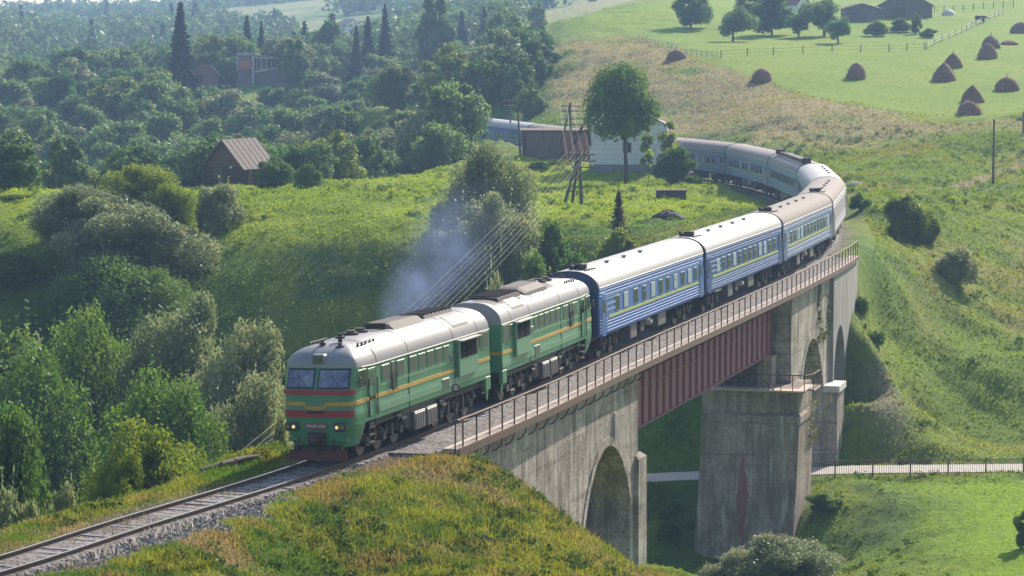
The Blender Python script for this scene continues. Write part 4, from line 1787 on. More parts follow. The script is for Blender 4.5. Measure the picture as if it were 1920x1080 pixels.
    if rack:
        mb = MB()
        for k in range(14):
            y = 2.2 + k * 1.4
            mb.box(-.80, -.35, y - .38, y + .38, coach_roof(.6) + .06, coach_roof(.6) + .3)
        for x in (-.85, -.3):
            mb.tube([(x, 1.4, coach_roof(x) + .15), (x, 22, coach_roof(x) + .15)], .05, 5)
        mb.bevbox(-1.0, -.1, 1.0, 1.6, coach_roof(.5), coach_roof(.5) + .5, .05)
        mb.bevbox(-1.0, -.1, 21.4, 22.2, coach_roof(.5), coach_roof(.5) + .5, .05)
        mb.build('roof_rack', SOOT, roof)
    # ribs across the roof
    mb = MB()
    for k in range(9):
        y = 2.4 + k * 2.5
        mb.loft([[(x * 1.012, y - .03, coach_roof(x) + .006) for x in xs], [(x * 1.012, y + .03, coach_roof(x) + .006) for x in xs]], 0, True)
    mb.build('roof_seam', roofm, roof)
    # below the floor
    mb = MB()
    mb.box(-.9, .9, y0 + .3, y1 - .3, .95, CSILL - .02)
    mb.build('underframe', UNDER, t)
    for i, (ya, yb, sx, z0) in enumerate(((7.2, 8.6, 1, .45), (9.4, 10.2, 1, .6), (13.4, 15.2, 1, .5), (7.0, 9.0, -1, .45), (12.6, 15.4, -1, .5))):
        mb = MB()
        mb.bevbox(sx * 1.05 - .35, sx * 1.05 + .35, ya, yb, z0, CSILL - .08, .05)
        mb.build('equipment_box', UBOX if i % 2 == 0 else UNDER, t)
    for sx in (1, -1):
        mb = MB()
        mb.bevbox(sx * 1.25 - .2, sx * 1.25 + .2, 3.4 if seed % 2 else 10.8, 5.0 if seed % 2 else 11.4, 1.10, 1.22, .02)
        mb.build('battery_cover', BRT, t)
        mb = MB()
        mb.cyl((sx * 1.2, 12.1, .9), (0, 1, 0), .16, .5, 12)
        mb.build('air_reservoir', BRT, t)
    wheelset_bogie('bogie', [2.6, 5.0], t, .475)
    wheelset_bogie('bogie', [L - 5.0, L - 2.6], t, .475)
    return t


B2 = [(1.42, 1.50, .4, .3), (1.85, 1.95, .4, .3), (2.42, 2.50, .4, 19.6), (2.72, 2.80, .4, 19.6), (3.0, 3.08, .4, 19.6), (3.28, 3.36, .4, .3)]
B1 = [(2.45, 2.53, .4, 20.2), (2.75, 2.83, .4, 20.2), (3.05, 3.13, .4, 20.2), (3.2, 3.25, .4, .3)]
B3 = [(1.45, 1.53, .4, .3), (1.80, 1.88, .4, .3), (2.45, 2.53, .4, 19.9), (2.8, 2.88, .4, 19.9), (3.3, 3.38, .4, .3)]
B4 = [(1.45, 1.5, .2, .2), (1.9, 1.95, .2, .2), (3.2, 3.26, .2, .2), (3.42, 3.47, .2, .2)]
COACHES = [
    dict(label='light blue ribbed coach with a white roof, first coach behind the second locomotive', side=BLUE1, roofm=ROOFW, bands=B1, wins='a', vents=3),
    dict(label='deep blue coach with pale blue bands and a bright white roof, second of the coaches', side=BLUE2, roofm=ROOFW, bands=B2, wins='b'),
    dict(label='greyish blue coach with a dusty beige roof and yellow stripe, third of the coaches', side=BLUE3, roofm=ROOFB, bands=B3, wins='b'),
    dict(label='pale grey coach turned edge-on at the end of the viaduct, with a beige roof', side=GREY4, roofm=ROOFB, bands=B4, wins='n', stripe=None),
    dict(label='blue coach on the tightest part of the bend, its plain roof dazzling white', side=GREYB, roofm=ROOFW, bands=B4, wins='b', stripe=None, hatch=False),
    dict(label='grey blue coach carrying a long row of dark boxes on its roof', side=GREYB, roofm=ROOFG, bands=B4, wins='c', stripe=None, hatch=False, rack=True, vents=0),
    dict(label='grey blue coach with a pinkish roof, just past the coach with the roof boxes', side=GREYB, roofm=ROOFP, bands=B3, wins='b', hatch=False),
    dict(label='pink-roofed blue coach half hidden by the round bush beside the white building', side=GREYB, roofm=ROOFP, bands=B3, wins='b', hatch=False),
    dict(label='coach hidden behind the white building, only a piece of its roof showing', side=BLUE3, roofm=ROOFP, wins='b', hatch=False),
    dict(label='coach with a beige roof passing behind the brown wooden shed', side=BLUE3, roofm=ROOFB, wins='b', hatch=False, vents=5),
    dict(label='far pale blue and white coach left of the wooden shed, partly behind grass', side=BLUE1, roofm=ROOFW, wins='b', hatch=False),
    dict(label='last coach in sight, disappearing behind the big round willow', side=BLUE1, roofm=ROOFW, wins='b', hatch=False),
]
for i, kw in enumerate(COACHES):
    j0, j1 = JOINTS[i + 2], JOINTS[i + 3]
    L = math.hypot(j1[0] - j0[0], j1[1] - j0[1])
    c = make_coach(seed=i, L=24.5, **kw)
    place_vehicle(c, i + 2)
# ------------------------------------------------------------------ finding places on the land
_RY = np.concatenate([np.arange(70, 420, 1.0), np.arange(420, 1500, 4.0)])


def place(px, py, lumps=False):
    """where the sight line through that place of the photograph meets the land"""
    u, dy, dz = ray(px, py)
    t = _RY / dy
    X = u * t
    Zr = CAM_Z + dz * t
    G = ground(X, _RY, lumps)
    k = np.where(Zr < G)[0]
    i = int(k[0]) if len(k) else len(_RY) - 1
    if i > 0 and len(k):
        a, b = Zr[i - 1] - G[i - 1], Zr[i] - G[i]
        f = a / (a - b) if a > b else 1
        y = _RY[i - 1] + (_RY[i] - _RY[i - 1]) * f
    else:
        y = _RY[i]
    x = u * y / dy
    return float(x), float(y), gz(x, y)


def top_z(px, py, Y):
    return at(px, py, Y)[2]


# ------------------------------------------------------------------ road
ROADM = paint('pale_gravel_road', (.46, .42, .39), .95, dirt=.5, scale=1.2, dirt_col=(.27, .23, .19))


def smooth_line(pts, n=10):
    Q = np.array([(2 * np.array(pts[0]) - np.array(pts[1]))] + [np.array(p) for p in pts] + [(2 * np.array(pts[-1]) - np.array(pts[-2]))])
    return _catmull(Q, n)


rl = smooth_line(ROADP, 14)
mb = MB()
rows = []
for i, (x, y) in enumerate(rl):
    d = rl[min(i + 1, len(rl) - 1)] - rl[max(i - 1, 0)]
    d = d / np.hypot(*d)
    row = []
    for o in (-1.75, -.9, 0, .9, 1.75):
        xx, yy = x - d[1] * o, y + d[0] * o
        row.append((xx, yy, road_z(xx) + .05 - .03 * abs(o) / 1.75))
    rows.append(row)
mb.loft(rows, 0, True, flip=False)
road = mb.build('gravel_road', ROADM)
tag(road, kind='structure')

# ------------------------------------------------------------------ buildings
WOODD = paint('dark_log_wall', (.085, .050, .038), .85, dirt=.6, scale=1.4, dirt_col=(.05, .035, .03), streak=True)
WOODG = paint('grey_weathered_boards', (.17, .14, .13), .9, dirt=.6, scale=1.2, dirt_col=(.09, .07, .065), streak=True)
WOODR = paint('reddish_boards', (.25, .115, .085), .85, dirt=.6, scale=1.2, dirt_col=(.15, .10, .085), streak=True)
ROOFT = paint('sheet_roof_taupe', (.15, .115, .10), .85, dirt=.5, scale=1.0, dirt_col=(.15, .12, .105), streak=True)
TRIM = paint('brown_trim', (.135, .082, .055), .8, dirt=.4)
WHITEW = paint('white_block_wall', (.78, .77, .80), .85, dirt=.3, scale=.6, dirt_col=(.42, .42, .43))
PLINTH = paint('grey_plinth', (.26, .25, .26), .9, dirt=.4)
REDR = paint('red_brown_roof', (.26, .075, .055), .7, dirt=.4)
BRICK = paint('brick_red', (.34, .13, .08), .85, dirt=.4, scale=2)
MAUVE = paint('mauve_boards', (.20, .13, .14), .85, dirt=.5, scale=.9, streak=True)


def boards(mb, x0, x1, y, z0, z1, step, d, mi=0):
    """vertical boards standing proud on a wall that faces -y"""
    x = x0
    i = 0
    while x < x1 - .02:
        w = min(step, x1 - x)
        mb.box(x + .012, x + w - .012, y - d - (.012 if i % 2 else 0), y - .001, z0, z1, mi)
        x += step
        i += 1


def gable_house(name, label, cat, loc, rz, w, l, he, hr, wall, roofm, gablem=None, over=.45, chimney=None, group=None, logs=False, door=None, windows=(), plinth=0, ridge_off=0.0):
    """gable towards -y, ridge along +y, front wall at y = 0"""
    t = thing(name, label, cat, loc, rz, group)
    mb = MB()
    a, b = -w / 2, w / 2
    rx = ridge_off
    for z0, z1 in ((-1.2, he),):
        mb.box(a, b, 0, l, z0, z1)
    if logs:
        n = int(he / .24)
        for k in range(n):
            z = .12 + k * .24
            mb.tube([(a - .25, -.02, z), (b + .25, -.02, z)], .12, 6)
            mb.tube([(b + .02, -.25, z), (b + .02, l + .25, z)], .12, 6)
            mb.tube([(a - .02, -.25, z), (a - .02, l + .25, z)], .12, 6)
    mb.build('wall', wall, t)
    mb = MB()
    mb.poly([(a, 0, he), (b, 0, he), (rx, 0, hr)])
    m3 = MB()
    m3.poly([(b, l, he), (a, l, he), (rx, l, hr)])
    m3.build('gable', gablem or wall, t)
    sl = (hr - he) / w * 2
    if gablem:
        n = int(w / .22)
        for k in range(n):
            x = a + (k + .5) * w / n
            h = (hr - he) * (1 - abs(x - rx) / (w / 2)) - .05
            if h > .1:
                mb.box(x - w / n / 2 + .01, x + w / n / 2 - .01, -.05 - (.015 if k % 2 else 0), -.004, he - .05, he + h)
    mb.build('gable', gablem or wall, t)
    # roof slabs
    mb = MB()
    th = .09
    for sx, e in ((1, b), (-1, a)):
        dx = (e - rx)
        L = math.hypot(dx, hr - he)
        ux, uz = dx / L, -(hr - he) / L
        ex, ez = e + ux * over, he + uz * over
        nx, nz_ = -uz * sx * sx if sx > 0 else uz, abs(ux)
        nx = abs(uz) * sx
        q = [(rx, hr + .02), (ex, ez + .02), (ex + nx * th, ez + .02 + abs(ux) * th), (rx, hr + .02 + th / max(abs(ux), .3))]
        r0 = [(x, -over, z) for x, z in q]
        r1 = [(x, l + over, z) for x, z in q]
        mb.loft([r0, r1], closed=True)
        mb.poly(r0)
        mb.poly(r1[::-1])
        n = int(l / .8)
        for k in range(n + 1):
            y = -over + .05 + k * (l + 2 * over - .1) / n
            mb.tube([(rx + nx * th * .6, y, hr + .03 + th), (ex + nx * th, y, ez + .03 + abs(ux) * th)], .028, 4)
    roof = mb.build('roof', roofm, t)
    mb = MB()
    for e in (a, b):
        dx = e - rx
        L = math.hypot(dx, hr - he)
        ux, uz = dx / L, -(hr - he) / L
        mb.tube([(rx, -over - .03, hr), (e + ux * over, -over - .03, he + uz * over)], .075, 4)
    mb.build('barge_board', TRIM, roof)
    if chimney:
        cx, cy, ch = chimney
        mb = MB()
        mb.bevbox(cx - .25, cx + .25, cy - .25, cy + .25, hr - .8, hr + ch, .03)
        mb.bevbox(cx - .3, cx + .3, cy - .3, cy + .3, hr + ch - .12, hr + ch, .02)
        mb.build('chimney', BRICK, roof)
    for k, (face, p, z0, ww, hh) in enumerate(windows):
        mb = MB()
        M = Matrix.Identity(4) if face == 'f' else Matrix.Translation((b, 0, 0)) @ Matrix.Rotation(math.pi / 2, 4, 'Z')
        d = .16 if logs else .05
        mb.bevbox(p - ww / 2 - .08, p + ww / 2 + .08, -d - .03, .02, z0 - .08, z0 + hh + .08, .02, 0, M)
        f = mb.build('window', TRIM if not logs else paint('green_window_frame', (.10, .17, .14), .6), t)
        mb = MB()
        mb.box(p - ww / 2, p + ww / 2, -d - .04, -d - .03, z0, z0 + hh, 0, M)
        mb.build('pane', GLS2, f)
    if door:
        face, p, ww, hh = door
        M = Matrix.Identity(4) if face == 'f' else Matrix.Translation((b, 0, 0)) @ Matrix.Rotation(math.pi / 2, 4, 'Z')
        d = .16 if logs else .05
        mb = MB()
        mb.bevbox(p - ww / 2, p + ww / 2, -d - .02, .02, 0.02, hh, .02, 0, M)
        dr = mb.build('door', TRIM, t)
        mb = MB()
        mb.cyl(M @ Vector((p + ww * .35, -d - .05, hh * .5)), (0, 0, 1), .03, .15, 6)
        mb.build('handle', BLK, dr)
    if plinth:
        mb = MB()
        mb.box(a - .06, b + .06, -.06, l + .06, -1.2, plinth)
        mb.build('plinth', PLINTH, t)
    return t


# log cottage on the plateau
x, y = atx(421, 300), 300
z = gz(x, y) + .05
c = gable_house('log_cottage', 'small dark log cottage with a brown board gable at the edge of the wood', 'cottage', (x, y, z), math.radians(-27), 5.0, 6.2, 2.15, 4.95, WOODD, ROOFT, TRIM, .5,
                chimney=(-.3, 3.6, .55), logs=True, door=('s', 1.2, .9, 1.8), windows=(('f', -.6, .85, .9, .95), ('s', 3.2, .9, .8, .9), ('s', 4.8, .9, .8, .9)))
# porch posts on the cottage's right
mb = MB()
for yy in (.2, 2.2, 4.2, 6.0):
    mb = MB()
    mb.bevbox(3.25, 3.4, yy - .07, yy + .07, -.6, 1.72, .02)
    mb.build('porch_post', TRIM, c)
mb = MB()
mb.bevbox(1.15, 1.45, -.62, -.5, 1.98, 2.2, .02)
mb.build('name_board', paint('white_board', (.7, .7, .7), .6), c)

# white building by the line
Yb = 319
xl, xr = atx(1106, Yb), atx(1250, Yb)
zb = gz((xl + xr) / 2, Yb)
zb = min(zb, top_z(1180, 322, Yb) + .1)
t = thing('white_building', 'white walled building behind the maple tree, close to the railway', 'building', ((xl + xr) / 2, Yb, zb), math.radians(-4))
hw = (xr - xl) / 2
hl = top_z(1110, 196, Yb) - zb
hr_ = top_z(1245, 236, Yb) - zb
mb = MB()
pts = [(-hw, hl), (-hw + 2.6, hl + .9), (hw, hr_)]
f0 = [(-hw, 0, -1.5), (hw, 0, -1.5)] + [(px_, 0, pz_) for px_, pz_ in pts[::-1]]
f1 = [(a, 5.0, b) for a, _, b in f0]
mb.poly(f0)
mb.poly(f1[::-1])
mb.loft([f0, f1], closed=True, flip=True)
w_ = mb.build('wall', WHITEW, t)
mb = MB()
for k in range(1, 10):
    mb.box(-hw + .01, hw - .01, -.006, -.002, 1.0 + k * .6 - .02, 1.0 + k * .6) if 1.0 + k * .6 < hr_ else None
mb.build('block_joints', PLINTH, w_)
mb = MB()
mb.box(-hw - .1, hw + .1, -.12, 4.9, -1.5, 1.05)
mb.build('plinth', PLINTH, t)
mb = MB()
for (xa, za), (xb, zb2) in zip(pts[:-1], pts[1:]):
    q0 = [(xa - .1, -.25, za + .01), (xb + .1, -.25, zb2 + .01), (xb + .1, -.25, zb2 + .1), (xa - .1, -.25, za + .1)]
    q1 = [(a, 5.25, b) for a, _, b in q0]
    mb.loft([q0, q1], closed=True)
    mb.poly(q0)
    mb.poly(q1[::-1])
mb.build('roof', paint('dark_roof_felt', (.10, .09, .09), .8), t)
# the dark timber frame leaning on its left end
mb = MB()
for p0, p1 in (((-hw - .35, -.1, 7.4), (-hw - .05, -.1, 3.2)), ((-hw - 1.9, -.1, 3.4), (-hw - .45, -.1, 6.4)), ((-hw - 2.0, -.1, 4.6), (-hw - .4, -.1, 5.0))):
    mb.tube([p0, p1], .16, 4)
mb.build('timber_strut', WOODD, t)
for xx in (-hw + 4.3,):
    mb = MB()
    mb.bevbox(xx - .5, xx + .5, -.05, .02, 2.4, 3.6, .02)
    wd_ = mb.build('window', PLINTH, t)
    mb = MB()
    mb.box(xx - .42, xx + .42, -.06, -.051, 2.48, 3.52)
    mb.build('pane', GLS2, wd_)

# brown shed left of it
Ys = 338
xl, xr = atx(979, Ys), atx(1104, Ys)
zs = top_z(1040, 307, Ys)
hs = top_z(1040, 246, Ys) - zs
t = thing('wooden_shed', 'long brown board shed between the white building and the utility poles', 'shed', ((xl + xr) / 2, Ys, zs), 0)
hw = (xr - xl) / 2
mb = MB()
mb.box(-hw, hw, 0, 4, -1.5, hs)
boards(mb, -hw, hw * .22, 0, -.3, hs, .24, .03)
mb.build('grey_board_wall', WOODG, t)
mb = MB()
boards(mb, hw * .22, hw, 0, -.3, hs - .05, .24, .05)
mb.build('red_board_wall', WOODR, t)
mb = MB()
mb.loft([[(-hw - .5, -.35, hs + .02), (hw + .15, -.35, hs + .0), (hw + .15, -.35, hs + .12), (-hw - .5, -.35, hs + .14)], [(-hw - .5, 4.3, hs + .15), (hw + .15, 4.3, hs + .15), (hw + .15, 4.3, hs + .27), (-hw - .5, 4.3, hs + .27)]], closed=True)
mb.poly([(-hw - .5, -.35, hs + .02), (hw + .15, -.35, hs), (hw + .15, -.35, hs + .12), (-hw - .5, -.35, hs + .14)])
mb.build('roof', WOODD, t)
for sx in (-hw + .3, hw * .2):
    mb = MB()
    mb.bevbox(sx - .1, sx + .1, -.3, -.1, -1.2, hs, .02)
    mb.build('corner_post', WOODD, t)

# mauve chalet deep in the wood
Yc = 600
xl, xr = atx(449, Yc), atx(540, Yc)
zc = top_z(500, 160, Yc)
sc_ = FPX / Yc
t = thing('wooden_chalet', 'mauve wooden house with white framed balconies deep among the trees', 'house', ((xl + xr) / 2, Yc, zc), 0)
hw = (xr - xl) / 2
H = 58 / sc_
xm = -hw + 29 / sc_
mb = MB()
mb.box(-hw, xm, 0, 6, -3, H)
mb.box(xm + .01, hw, 1.2, 7, -3, H * .92)
mb.build('wall', MAUVE, t)
mb = MB()
mb.box(-hw + .3, xm - .5, -.05, -.005, H * .52, H * .80)
mb.build('orange_panel', paint('orange_panel', (.50, .17, .10), .7, dirt=.3), t)
wp = paint('white_trim', (.62, .60, .62), .7, dirt=.2)
mb = MB()
mb.box(-hw - .1, xm + .25, -.2, -.06, H - .25, H)
mb.box(xm - .15, xm + .2, -.2, -.06, 0, H)
mb.box(-hw - .1, -hw + .1, -.2, -.06, H * .45, H - .25)
mb.build('white_frame', wp, t)
mb = MB()
mb.box(xm + .3, hw, .98, 1.15, H * .86, H * .92)
for k in range(7):
    x0 = xm + .6 + k * (hw - xm - .7) / 6
    mb.box(x0 - .08, x0 + .08, 1.0, 1.15, H * .52, H * .86)
mb.loft([[(xm + .3, .97, H * .40), (xm + .3, .97, H * .47)], [(hw, .97, H * .58), (hw, .97, H * .64)]])
mb.build('balcony_frame', wp, t)
mb = MB()
mb.box(-hw - .3, xm + .3, -.5, 6.4, H + .02, H + .22)
mb.box(xm + .31, hw + .3, .7, 7.4, H * .92 + .02, H * .92 + .2)
mb.build('roof', paint('grey_mauve_roof', (.26, .22, .25), .7), t)
# little red roof left of it
Yr = 560
x, y = atx(398, Yr), Yr
gable_house('red_roofed_hut', 'little hut with a reddish roof half sunk among trees left of the mauve house', 'hut', (x, y, top_z(398, 156, Yr)), math.radians(35), 3.6, 3.6, 1.7, 3.6, MAUVE, REDR, None, .3)

# barns on the hill
x, y, z = place(1617, 42)
gable_house('low_barn', 'low grey board barn with a sunlit pale pink roof', 'barn', (x, y, z), math.radians(4), 64 * y / FPX, 5, 24 * y / FPX, 33 * y / FPX, WOODG, paint('pale_pink_roof', (.52, .42, .40), .6, dirt=.3), None, .4,
            windows=(('f', -1.5, 1.0, .6, .6),))
x, y, z = place(1698, 36)
gable_house('tall_barn', 'tall grey barn with a steep roof and dark doorway beside the low barn', 'barn', (x, y, z), math.radians(-6), 98 * y / FPX, 8, 24 * y / FPX, 52 * y / FPX, WOODG, ROOFT, WOODG, .5,
            door=('f', -1.2, 2.6, 2.2), windows=(('f', 2.2, 1.0, .7, .7),))
x, y, z = place(1516, 26)
gable_house('red_roofed_house', 'white house with a red roof, mostly hidden behind the orchard trees', 'house', (x, y + 12, z + .2), math.radians(40), 4.2, 5, 1.9, 4.0, WHITEW, REDR, None, .4, windows=(('f', 0, .8, .8, .9),))
Yf = 1100
x = atx(664, Yf)
gable_house('far_white_house', 'tiny white farmhouse on the far fields at the top of the picture', 'house', (x, Yf, gz(x, Yf)), .4, 9, 9, 3, 6, WHITEW, MAUVE, None, .5)

# ------------------------------------------------------------------ utility poles and wires
POLEM = paint('weathered_pole', (.105, .085, .075), .9, dirt=.6, scale=3, dirt_col=(.05, .04, .035), streak=True)
INS = paint('white_insulator', (.55, .53, .50), .35, dirt=.2)
WIRE = paint('dull_wire', (.36, .33, .30), .6, .1, dirt=.2)


def pole(name, label, px, py, top_py, Y=None, arms=(), r=.13, lean=0, group=None, braces=()):
    if Y is None:
        x, y, z = place(px, py)
    else:
        x, y = atx(px, Y), Y
        z = gz(x, y)
    h = top_z(px, top_py, y) - z
    t = thing(name, label, 'utility pole', (x, y, z), 0, group)
    mb = MB()
    mb.tube([(0, 0, -.6), (lean * .5, 0, h * .5), (lean, 0, h)], [r * 1.15, r, r * .8], 8)
    mb.build('pole', POLEM, t)
    for q in braces:
        mb = MB()
        mb.tube([(q[0], q[1], gz(x + q[0], y + q[1]) - z - .4), (q[2], q[3], h * q[4])], [r, r * .8], 7)
        mb.build('brace', POLEM, t)
    for za, w in arms:
        mb = MB()
        lx = lean * za / h
        mb.bevbox(lx - w / 2, lx + w / 2, -.16, -.05, h + za - .06, h + za + .06, .015)
        a = mb.build('crossarm', POLEM, t)
        n = 4
        for k in range(n):
            m2 = MB()
            xx = lx - w / 2 + .12 + (w - .24) * k / (n - 1)
            m2.cyl((xx, -.1, h + za + .12), (0, 0, 1), .022, .14, 5)
            m2.tube([(xx, -.1, h + za + .16), (xx, -.1, h + za + .22), (xx, -.1, h + za + .28), (xx, -.1, h + za + .32)], [.05, .075, .06, .03], 7)
            m2.build('insulator', INS, a)
    return t, (x, y, z, h)


near_arms = ((-.35, 2.5), (-.95, 2.5), (-1.55, 2.1))
_, NP = pole('utility_pole', 'near braced utility pole with three crossarms standing on the bright plateau', 1091, 381, 283, None, near_arms, .16, -.25, braces=((-1.75, .4, -.35, .1, .93), (-1.0, 1.2, -.25, .2, .95)))
far_arms = ((-.45, 2.6), (-1.05, 2.6), (-2.0, 2.9), (-2.7, 2.9))
_, FP = pole('utility_pole', 'tall utility pole with four crossarms in front of the brown shed', 1070, 300, 192, 334, far_arms, .15, -.1, braces=((-1.7, .2, -.1, .1, .97),))
_, AP = pole('utility_pole', 'plain dark pole at the left corner of the brown shed', 976, 303, 205, 336, (), .13, -.35)
_, BP = pole('utility_pole', 'small far pole with crossarms among the trees left of the shed', 957, 250, 186, 386, ((-.4, 2.0), (-1.1, 1.8)), .13)
_, RP = pole('utility_pole', 'lone bare pole on the right hillside casting a long thin shadow', 1862, 342, 224, None, (), .12, 0)
# hidden pole beside the line, below the bank on the left
xh, yh = -14.2, 113.0
_hz = gz(xh, yh)
t = thing('utility_pole', 'utility pole standing low behind the grassy bank left of the rails', 'utility pole', (xh, yh, _hz))
mb = MB()
mb.tube([(0, 0, -.5), (0, 0, -4.0 - _hz)], .13, 7)
mb.build('pole', POLEM, t)
HP_TOP = -4.3


def wire(a, b, sag, label):
    mb = MB()
    pts = []
    for i in range(25):
        u = i / 24
        pts.append((a[0] + (b[0] - a[0]) * u, a[1] + (b[1] - a[1]) * u, a[2] + (b[2] - a[2]) * u - sag * 4 * u * (1 - u)))
    mb.tube(pts, .0068, 4)
    o = mb.build('overhead_wire', WIRE)
    tag(o, label, 'wire', 'telephone wires strung from the poles')


for ai, (za, w) in enumerate(near_arms):
    for k in range(4):
        if ai == 2:
            continue
        xx = -.25 - w / 2 + .12 + (w - .24) * k / 3
        a = (NP[0] + xx, NP[1] - .1, NP[2] + NP[3] + za + .3)
        b = (xh - 1.1 + 2.2 * k / 3, yh, HP_TOP + .3 - ai * .35)
        wire(a, b, 1.0 + .12 * k, 'thin wire sagging from the near braced pole down past the smoke to the lower left')
        if ai < 2:
            f = (FP[0] - .1 - 1.2 + 2.4 * k / 3, FP[1], FP[2] + FP[3] + (far_arms[ai][0]) + .3)
            wire(f, (a[0], a[1] + .2, a[2]), .8, 'thin wire running between the two poles by the shed')

# ------------------------------------------------------------------ fences
FENW = paint('silvered_fence_wood', (.42, .38, .34), .85, dirt=.4, scale=3)
FEND = paint('dark_fence_wood', (.15, .12, .10), .9, dirt=.4, scale=3)
PICK = paint('rusty_picket_steel', (.17, .085, .065), .7, dirt=.5, scale=2)


def fence(label, px_pts, n, hh, mat, rails, rr=.05, cat='fence'):
    P0 = [place(*q) for q in px_pts]
    t = thing('wooden_fence', label, cat, P0[0])
    pts = []
    for i in range(n):
        u = i / (n - 1) * (len(P0) - 1)
        k = min(int(u), len(P0) - 2)
        f = u - k
        x = P0[k][0] * (1 - f) + P0[k + 1][0] * f
        y = P0[k][1] * (1 - f) + P0[k + 1][1] * f
        pts.append((x, y, gz(x, y)))
    b = P0[0]
    L = lambda q, dz: (q[0] - b[0], q[1] - b[1], q[2] - b[2] + dz)
    for q in pts:
        mb = MB()
        mb.tube([L(q, -.3), L(q, hh * random.uniform(.96, 1.1))], [rr * 1.3, rr * 1.1], 5)
        mb.build('post', mat, t)
    for z in rails:
        mb = MB()
        mb.tube([L(q, z) for q in pts], rr * (.7 if mat is FENW else .25), 4)
        mb.build('rail', mat, t)
    return t


fence('pale rail fence climbing the hay meadow past the dark cow', [(1738, 91), (1800, 62), (1842, 44), (1880, 27)], 15, 1.15, FENW, (.45, .95), .075)
fence('pale rail fence at the left end of the meadow behind a haystack', [(1198, 76), (1240, 88), (1290, 103), (1345, 108)], 18, 1.1, FENW, (.4, .9), .06)
fence('low wire fence with dark posts crossing below the orchard', [(1352, 108), (1450, 103), (1560, 98), (1667, 97), (1734, 93)], 9, 1.25, FEND, (.5, 1.0), .075)
fence('short dark fence behind the barns at the top right', [(1752, 24), (1800, 22), (1850, 18), (1900, 16)], 9, 1.3, FEND, (.5, 1.0), .08)
x, y, z = place(1918, 252)
t = thing('fence_gate_post', 'weathered post with a slanting rail at the right edge of the meadow', 'post', (x, y, z))
mb = MB()
mb.tube([(0, 0, -.3), (0, 0, 2.7)], .1, 6)
mb.build('post', FEND, t)
mb = MB()
mb.tube([(-2.6, .2, .5), (.05, 0, 2.0)], .05, 5)
mb.build('brace', FEND, t)

# picket fence along the road
t = thing('picket_fence', 'long rusty steel picket fence along the near side of the pale road', 'fence', (19.6, 186.2, -13.7))
off0 = t.location
fx = list(np.arange(19.6, 52, 2.6))
fy = lambda x_: float(np.interp(x_, [19.6, 26, 52], [186.2, 186.4, 187.0]))
for a, b in zip(fx[:-1], fx[1:]):
    za, zb_ = road_z(a) - .05, road_z(b) - .05
    mb = MB()
    q = (a - off0[0], fy(a) - off0[1], za - off0[2])
    mb.bevbox(q[0] - .05, q[0] + .05, q[1] - .05, q[1] + .05, q[2] - .4, q[2] + 1.25, .01)
    mb.build('post', PICK, t)
    mb = MB()
    n = 17
    for k in range(1, n):
        u = k / n
        x_ = a + (b - a) * u
        X_, Y_, Z_ = x_ - off0[0], fy(x_) - off0[1], za + (zb_ - za) * u - off0[2]
        mb.box(X_ - .014, X_ + .014, Y_ - .012, Y_ + .012, Z_ + .08, Z_ + 1.16)
    for zz in (.2, 1.08):
        p0 = (a - off0[0], fy(a) - off0[1] - .02, za - off0[2] + zz)
        p1 = (b - off0[0], fy(b) - off0[1] - .02, zb_ - off0[2] + zz)
        mb.tube([p0, p1], .025, 4)
    mb.build('picket_panel', PICK, t)

# ------------------------------------------------------------------ haystacks
HAY = None


def hay_mat():
    m, n, l, b = new_mat('dry_hay')
    tc = n.new('ShaderNodeTexCoord')
    mp = n.new('ShaderNodeMapping')
    mp.inputs['Scale'].default_value = (9, 9, 2.2)
    l.new(tc.outputs['Object'], mp.inputs[0])
    nz = n.new('ShaderNodeTexNoise')
    nz.inputs['Scale'].default_value = 1.4
    nz.inputs['Detail'].default_value = 7
    l.new(mp.outputs[0], nz.inputs[0])
    r = n.new('ShaderNodeValToRGB')
    r.color_ramp.elements[0].color = (.13, .062, .042, 1)
    r.color_ramp.elements[1].color = (.38, .21, .12, 1)
    r.color_ramp.elements[0].position = .3
    r.color_ramp.elements[1].position = .72
    l.new(nz.outputs[0], r.inputs[0])
    l.new(r.outputs[0], b.inputs['Base Color'])
    b.inputs['Roughness'].default_value = .95
    bp = n.new('ShaderNodeBump')
    bp.inputs['Strength'].default_value = 1
    bp.inputs['Distance'].default_value = .25
    l.new(nz.outputs[0], bp.inputs['Height'])
    l.new(bp.outputs[0], b.inputs['Normal'])
    return m


HAY = hay_mat()


